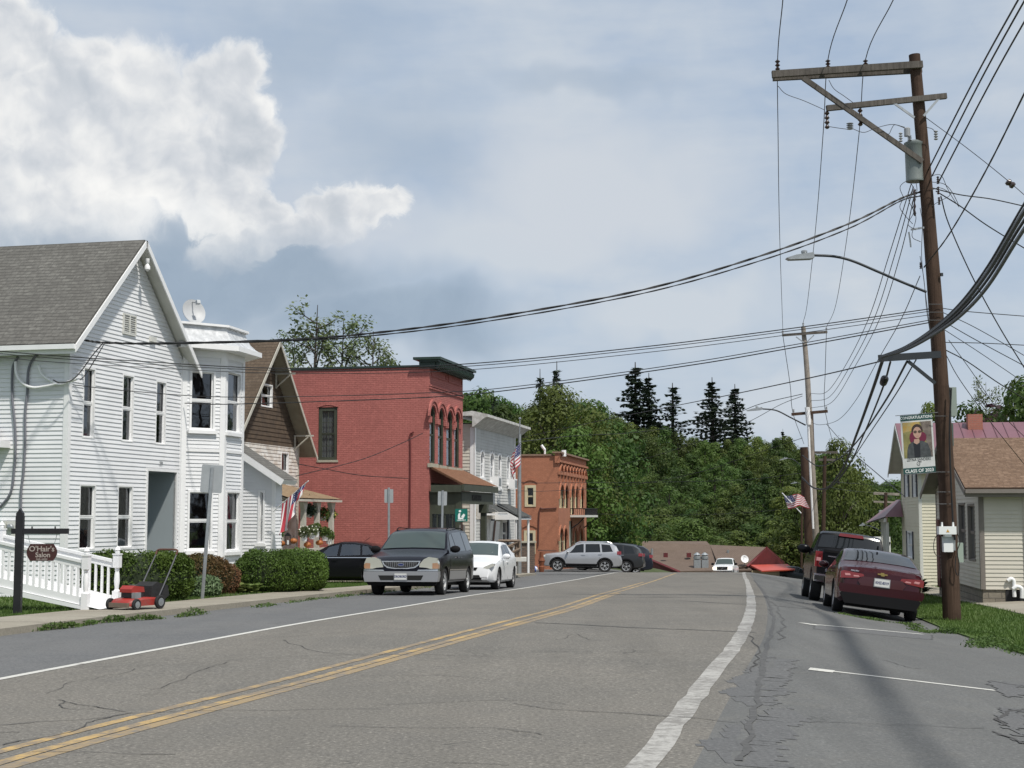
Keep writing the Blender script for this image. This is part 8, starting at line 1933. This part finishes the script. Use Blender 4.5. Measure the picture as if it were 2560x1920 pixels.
for u, v, d, ms, H_, ws_, lb in ((1385, 957, 112, big, 17, 1.0, 'big spreading maple behind the orange brick building'), (1478, 1003, 118, DV[4], 12, .85, 'rounded tree right of the big maple'), (1300, 1020, 122, DV[2], 12, .8, 'dark tree left of the big maple behind the flagpole'), (1440, 1065, 108, DV[1], 12, .9, 'bright leafy tree standing low beside the orange brick building'), (1520, 1180, 122, DV[0], 12, 1.0, 'dark leafy tree right of the balcony'), (1560, 1240, 128, DV[3], 12, 1.1, 'light green tree above the parked suvs'), (1195, 975, 128, DV[0], 12, .8, 'green tree behind the false front building'), (1255, 1000, 124, DV[5], 12, .8, 'slim tree behind the cornice of the pale building'),
                                 (2095, 1098, 142, DV[4], 12, .62, 'tall rounded tree on the skyline right of the grey pole'), (2140, 1195, 150, DV[1], 12, .9, 'small rounded tree on the skyline between grey pole and banner'), (2200, 1215, 150, DV[2], 12, .9, 'tree behind the maroon porch roof'), (2240, 1200, 190, DV[4], 12, 1.1, 'wide tree on the skyline left of the banner bottom'), (2275, 1205, 160, DV[0], 12, 1.0, 'tree partly hidden by the yellow house wall'), (2165, 1235, 175, DV[3], 12, 1.1, 'light tree between grey pole and porch'), (2045, 1180, 168, DV[0], 12, .9, 'tree directly behind the grey pole'), (1990, 1215, 172, DV[5], 12, 1.0, 'dark tree left of the pole stub'),
                                 (2325, 1000, 92, DV[3], 12, .60, 'tree top showing left of the tall pole above the banner'), (2430, 1010, 95, DV[1], 12, .75, 'yellow green tree behind the maroon roof'), (2560, 945, 85, DV[4], 12, .75, 'large green tree at the right edge behind the houses'), (2620, 900, 80, DV[0], 12, 1.0, 'tree outside the right edge'), (975, 893, 100, DV[1], 12, .45, 'small tree tip above the red brick parapet')):
    loc, zt_ = tpix(u, v, d); tree('maple_tree', lb, ms, H_, loc, zt_, None, wsc=ws_)
pm = decid(41, H=10, W=9, nl=26, per=120, m=M_pur); loc, zt_ = tpix(2490, 1012, 88); tree('purple_tree', 'dark purple leaved tree behind the maroon roofed house', pm, 10, loc, zt_)
for i, (u, v, w_) in enumerate(((792, 762, 1.1), (858, 790, .9), (935, 828, 1.0), (735, 830, .9))):
    loc, zt_ = tpix(u, v, 84+i); tree('locust_tree', ['tallest sparse tree with bare twigs above the red brick roof', 'middle sparse tree with a dead top above the red brick roof', 'right hand sparse tree above the red brick roof', 'left hand sparse tree behind the brown gable'][i], sparse(50+i), 13, loc, zt_, 'sparse trees behind the brick shop', wsc=w_)
loc, zt_ = tpix(2465, 955, 98); tree('bare_tree', 'half dead tree with bare twigs right of the tall pole', sparse(60), 13, loc, zt_, None, wsc=.7)
# hedges
def bush(name, label, c, rx, ry, h, m, n=15000, ls=.028, sq=2.6, rot=0, seed=1, lump=.10, parts=('foliage',), group=None, cat='hedge'):
    rs = random.Random(seed); V, Fc = [], []; loc = Vector((c[0], c[1], gz(c[0], c[1])+.05)); r = empty(name, tuple(loc), label, cat, group); ca, sa = math.cos(rot), math.sin(rot)
    def surf(a, e):
        ce, se = math.cos(e), math.sin(e); p = 2/sq
        x = rx*abs(math.cos(a))**p*(1 if math.cos(a) > 0 else -1)*abs(ce)**p; y = ry*abs(math.sin(a))**p*(1 if math.sin(a) > 0 else -1)*abs(ce)**p; z = h*.5+h*.5*abs(se)**p*(1 if se > 0 else -1)
        v = Vector((x, y, z)); k = 1+lump*noise.noise(v*2.2+Vector((seed, 0, 0)))+lump*.6*noise.noise(v*5.5+Vector((0, seed, 0))); v = Vector((v.x*k, v.y*k, v.z*(1+(k-1)*.7))); return Vector((v.x*ca-v.y*sa, v.x*sa+v.y*ca, v.z))
    for i in range(n):
        a, e = rs.uniform(0, 6.283), math.asin(rs.uniform(-.98, 1)); p = surf(a, e); out = Vector((p.x, p.y, (p.z-h*.5)*1.2)).normalized(); p = p+out*rs.uniform(-.09, .05)
        if p.z < 0: continue
        leafquad(V, Fc, p, out*.5+rv(rs), ls*rs.uniform(.6, 1.4), rs, .5)
    o = bpy.data.objects.new('foliage', raw('foliage', V, Fc, m)); col.objects.link(o); o.parent = r
    g = MB(); P = [[surf(2*math.pi*j/24, -1.5+3.0*i/12)*.93+loc for j in range(25)] for i in range(13)]; g.grid(P); g.build('branches', mat('hedge_shade_core', (.018, .028, .010), .95), r)  # solid dark inner core, shade between the leaves put into its colour
    return r
def gpos(u, d): p = at(u, 1290, d); return (p.x, p.y)
hr = R(90-13.5)
bush('clipped_hedge', 'long clipped green yew hedge behind the lawn mower', gpos(345, 30.9), 1.12, .5, 1.03, M_yew, 24000, rot=hr*0+R(25), seed=3, sq=3.4, group='hedges of the white house')
bush('clipped_hedge', 'left part of the dark round hedge pair before the bay', gpos(672, 37.3), .80, .75, 1.06, M_yew, 18000, seed=4, sq=2.6, group='hedges of the white house'); bush('clipped_hedge', 'right part of the dark round hedge pair beside the driveway', gpos(750, 38.3), .72, .70, 1.06, M_yew, 18000, seed=5, sq=2.5, group='hedges of the white house')
bush('bronze_shrub', 'bronze green shrub with reddish tips beside the bay', gpos(512, 35.2), .62, .5, .95, M_yew2, 11000, seed=6, sq=2.3, cat='shrub'); bush('bronze_shrub', 'low reddish brown shrub right of the bronze shrub', gpos(562, 36.0), .38, .35, .72, leafmat('red_brown_leaves', (.12, .06, .03), (.16, .09, .045), .2, .2), 5000, seed=7, sq=2.2, cat='shrub')
bush('leafy_shrub', 'small pale green rounded shrub by the leaning sign post', gpos(513, 33.6), .36, .3, .48, leafmat('pale_green_leaves', (.10, .15, .07), (.16, .22, .11), .2, .3), 3000, ls=.035, seed=8, sq=2.1, cat='shrub')
def hosta(name, label, c, n, L, m, seed, group=None, cat='plant'):
    rs = random.Random(seed); V, Fc = [], []; loc = Vector((c[0], c[1], gz(c[0], c[1])+.07)); r = empty(name, tuple(loc), label, cat, group)
    for i in range(n):
        a = rs.uniform(0, 6.28); l_ = L*rs.uniform(.6, 1.1); el = rs.uniform(.3, 1.2); d = Vector((math.cos(a)*math.cos(el), math.sin(a)*math.cos(el), math.sin(el))); s = Vector((-math.sin(a), math.cos(a), 0)); w_ = l_*.22
        p0, p1, p2 = Vector((0, 0, 0)), d*l_*.6, d*l_*.8+Vector((math.cos(a), math.sin(a), -.3))*l_*.35; k = len(V); V += [p0, p1-s*w_, p1+s*w_, p2]; Fc += [(k, k+1, k+2), (k+1, k+3, k+2)]
    o = bpy.data.objects.new('leaves', raw('leaves', V, Fc, m)); col.objects.link(o); o.parent = r; return r
for i, (u, d, lb) in enumerate(((600, 36.2, 'left yellow green hosta plant at the foot of the bay'), (636, 36.4, 'right yellow green hosta plant next to the round hedge'))): hosta('hosta', lb, gpos(u, d), 60, .42, M_hos, i, 'hostas by the bay')
hosta('porch_plant', 'leafy plant beside the porch of the yellow house', gpos(2282, 50), 90, .9, M_weed, 9)
# porch flowers: pumpkins, potted plants, hanging baskets
kx2 = G2.F
def pf(u, n_, z_): k = solve_s(kx2, n_, u); p = kx2.p(k, n_, 0); return Vector((p.x, p.y, zg2+z_))
def basket(u, v, lb, m, flow):
    k = solve_s(kx2, po2-.1, u); p = kx2.p(k, po2-.1, 0); p.z = at(u, v, p.y).z; r = empty('hanging_basket', tuple(p), lb, 'hanging basket', 'hanging baskets on the porch'); rs = random.Random(int(u))
    V, Fc = [], []
    for i in range(700): leafquad(V, Fc, rv(rs)*.20*(1+.5*rs.random())-Vector((0, 0, .06)), rv(rs), .045, rs)
    o = bpy.data.objects.new('plant', raw('plant', V, Fc, m)); col.objects.link(o); o.parent = r
    V, Fc = [], []
    for i in range(90): leafquad(V, Fc, rv(rs).normalized()*.22-Vector((0, 0, .05)), rv(rs), .03, rs, .9)
    o = bpy.data.objects.new('flowers', raw('flowers', V, Fc, flow)); col.objects.link(o); o.parent = r
    g = MB(); g.lathe(Fr(p-Vector((0, 0, .32)), (1, 0, 0), (0, 1, 0)), [(.08, 0), (.13, .14), (.14, .16)], 12); g.build('pot', M_trim, r); g = MB(); g.tube([p-Vector((0, 0, .1)), p+Vector((0, 0, .55))], .008, 4); g.build('hanger', M_black, r)
Mfp = mat('petals_pink', (.55, .12, .10), .7); Mfo = mat('petals_orange', (.62, .20, .03), .7); Mfy = mat('petals_yellow', (.65, .50, .10), .7); Mfw = mat('petals_white', (.7, .7, .62), .7)
basket(772, 1272, 'dark trailing hanging basket between the first porch posts', M_con, M_con); basket(806, 1280, 'hanging basket of red flowers in a white pot', M_weed, Mfp); basket(824, 1284, 'small hanging bunch of yellow flowers on the last porch post', M_weed, Mfy)
for i, (u, v, kind, lb) in enumerate(((702, 1358, 0, 'orange pumpkin at the left end of the porch'), (733, 1352, 0, 'cluster of orange pumpkins next to the lantern'), (768, 1361, 0, 'low orange pumpkin between the porch posts'), (798, 1356, 0, 'large orange pumpkin at the right of the porch'), (779, 1340, 1, 'white and green potted plant on the porch rail'), (812, 1344, 2, 'dark leafy potted plant at the last porch post'), (790, 1335, 2, 'tall leafy potted plant behind the pumpkins'), (694, 1345, 2, 'potted plant at the left end of the porch'), (822, 1352, 2, 'leafy potted plant at the porch corner'), (760, 1345, 1, 'white flowering pot by the second post'))):
    k = solve_s(kx2, po2+.3, u); p = kx2.p(k, po2+.3, 0); p.z = at(u, v+8, p.y).z; rs = random.Random(i+80)
    if kind == 0:
        r = empty('pumpkin', tuple(p), lb, 'pumpkin', 'pumpkins on the porch'); g = MB(); P = []
        for a in range(9): t = math.pi*a/8; P.append([p+Vector((  .13*math.sin(t)*math.cos(q)*(1+.06*math.cos(8*q)), .13*math.sin(t)*math.sin(q)*(1+.06*math.cos(8*q)), .10+.10*math.cos(t))) for q in [2*math.pi*j/24 for j in range(25)]])
        g.grid(P); g.build('fruit', mat('pumpkin_orange', (.38, .12, .025), .5, var=.2), r); g = MB(); g.tube([p+Vector((0, 0, .23)), p+Vector((.02, 0, .30))], .02, 6); g.build('stem', M_bark, r)
    else:
        r = empty('potted_plant', tuple(p), lb, 'potted plant', 'potted plants on the porch'); V, Fc = [], []
        for q in range(420): leafquad(V, Fc, Vector((0, 0, .30))+rv(rs)*.22, rv(rs), .045, rs)
        o = bpy.data.objects.new('plant', raw('plant', V, Fc, M_weed if kind == 2 else M_lf3)); col.objects.link(o); o.parent = r
        if kind == 1:
            V, Fc = [], []
            for q in range(26): leafquad(V, Fc, Vector((0, 0, .34))+rv(rs).normalized()*.22, rv(rs), .03, rs, .9)
            o = bpy.data.objects.new('flowers', raw('flowers', V, Fc, Mfw)); col.objects.link(o); o.parent = r
        g = MB(); g.lathe(Fr(p, (1, 0, 0), (0, 1, 0)), [(.09, 0), (.13, .2), (.14, .22)], 12); g.build('pot', M_trim, r)
k = solve_s(kx2, po2+.3, 719); p = kx2.p(k, po2+.3, 0); p.z = at(719, 1362, p.y).z; g = MB(); Fl = Fr(p, (1, 0, 0), (0, 1, 0)); r = empty('lantern', tuple(p), 'dark metal lantern standing beside the orange pumpkins', 'lantern')
for x in (-.09, .08): 
    for y in (-.09, .08): g.box(Fl, x, x+.012, y, y+.012, 0, .3)
g.box(Fl, -.1, .1, -.1, .1, -.01, .01); g.prism(Fl, [(-.12, .3), (.12, .3), (.02, .42), (-.02, .42)], -.1, .1); g.build('frame', M_black, r); g = MB(); g.tube([Fl.p(0, 0, .01), Fl.p(0, 0, .16)], .035, 10); g.build('candle', M_trim, r)
# grass blades and roadside weeds
def blades(name, pts, h0, h1, m, per=1):
    V, Fc = [], []; rs = random.Random(77)
    for (x, y, z) in pts:
        for _ in range(per):
            a = rs.uniform(0, 6.28); h_ = rs.uniform(h0, h1); w_ = .006+.006*rs.random(); l = rs.uniform(-.5, .5)*h_; k = len(V); V += [Vector((x-math.cos(a)*w_, y-math.sin(a)*w_, z)), Vector((x+math.cos(a)*w_, y+math.sin(a)*w_, z)), Vector((x+l*math.cos(a+1), y+l*math.sin(a+1), z+h_))]; Fc.append((k, k+1, k+2))
    o = bpy.data.objects.new(name, raw(name, V, Fc, m)); col.objects.link(o); return tag(o, kind='stuff', label='short green grass growing on the lawns and verges', cat='grass')
pts = []; rs = random.Random(9); M_gr = leafmat('grass_blades', (.055, .10, .020), (.095, .15, .035), .1, .4)
while len(pts) < 70000:
    y = rs.uniform(17, 60); y = 17+(y-17)*rs.random()**.5 if rs.random() < .3 else y
    if rs.random() < .55: t = -11.75-rs.random()**1.5*6; dz = .07
    else:
        t = RG(y)+.02+rs.random()*(6.1-RG(y)) if y > 22 else RG(y)+rs.random()*.9; dz = .03
        if rs.random() < .3 and y > 22: t = 7.4+rs.random()*3.5
    x = Rx(y)+t; pts.append((x, y, gz(x, y)+dz))
blades('grass', pts, .03, .085, M_gr)
V, Fc = [], []; wr_rs = random.Random(15)
def weedstrip(pix, n, spread, hh, dz):
    P = [onground(u, v) for u, v in pix]; out = []
    for _ in range(n):
        i = wr_rs.randrange(len(P)-1); p = P[i].lerp(P[i+1], wr_rs.random()); k = max(0, noise.noise(Vector((p.x*1.7, p.y*1.7, 2)))+.25)
        if wr_rs.random() > k*2.2: continue
        x, y = p.x+wr_rs.gauss(0, spread), p.y+wr_rs.gauss(0, spread); leafquad(V, Fc, Vector((x, y, gz(x, y)+dz+wr_rs.random()*hh*k*2)), rv(wr_rs)+Vector((0, 0, .4)), .025*wr_rs.uniform(.5, 1.6), wr_rs, .4)
weedstrip([(75, 1580), (180, 1570), (250, 1558), (370, 1550), (430, 1546), (520, 1535)], 2600, .035, .09, .01); weedstrip([(640, 1520), (780, 1500), (850, 1493), (940, 1482), (1040, 1470)], 2500, .07, .06, .0); weedstrip([(900, 1490), (1150, 1458), (1300, 1440)], 1500, .1, .06, .0)
weedstrip([(2105, 1535), (2180, 1550), (2290, 1563)], 1200, .08, .04, .0); weedstrip([(2280, 1568), (2360, 1582), (2480, 1590), (2560, 1586)], 3500, .09, .07, .0); weedstrip([(2455, 1620), (2480, 1604), (2520, 1615), (2560, 1640)], 4000, .12, .10, .0); weedstrip([(2300, 1578), (2315, 1582)], 900, .1, .06, 0)
o = bpy.data.objects.new('roadside_weeds', raw('roadside_weeds', V, Fc, M_weed)); col.objects.link(o); tag(o, 'low weeds growing in the gap between sidewalk and asphalt', 'weeds', None, 'stuff')
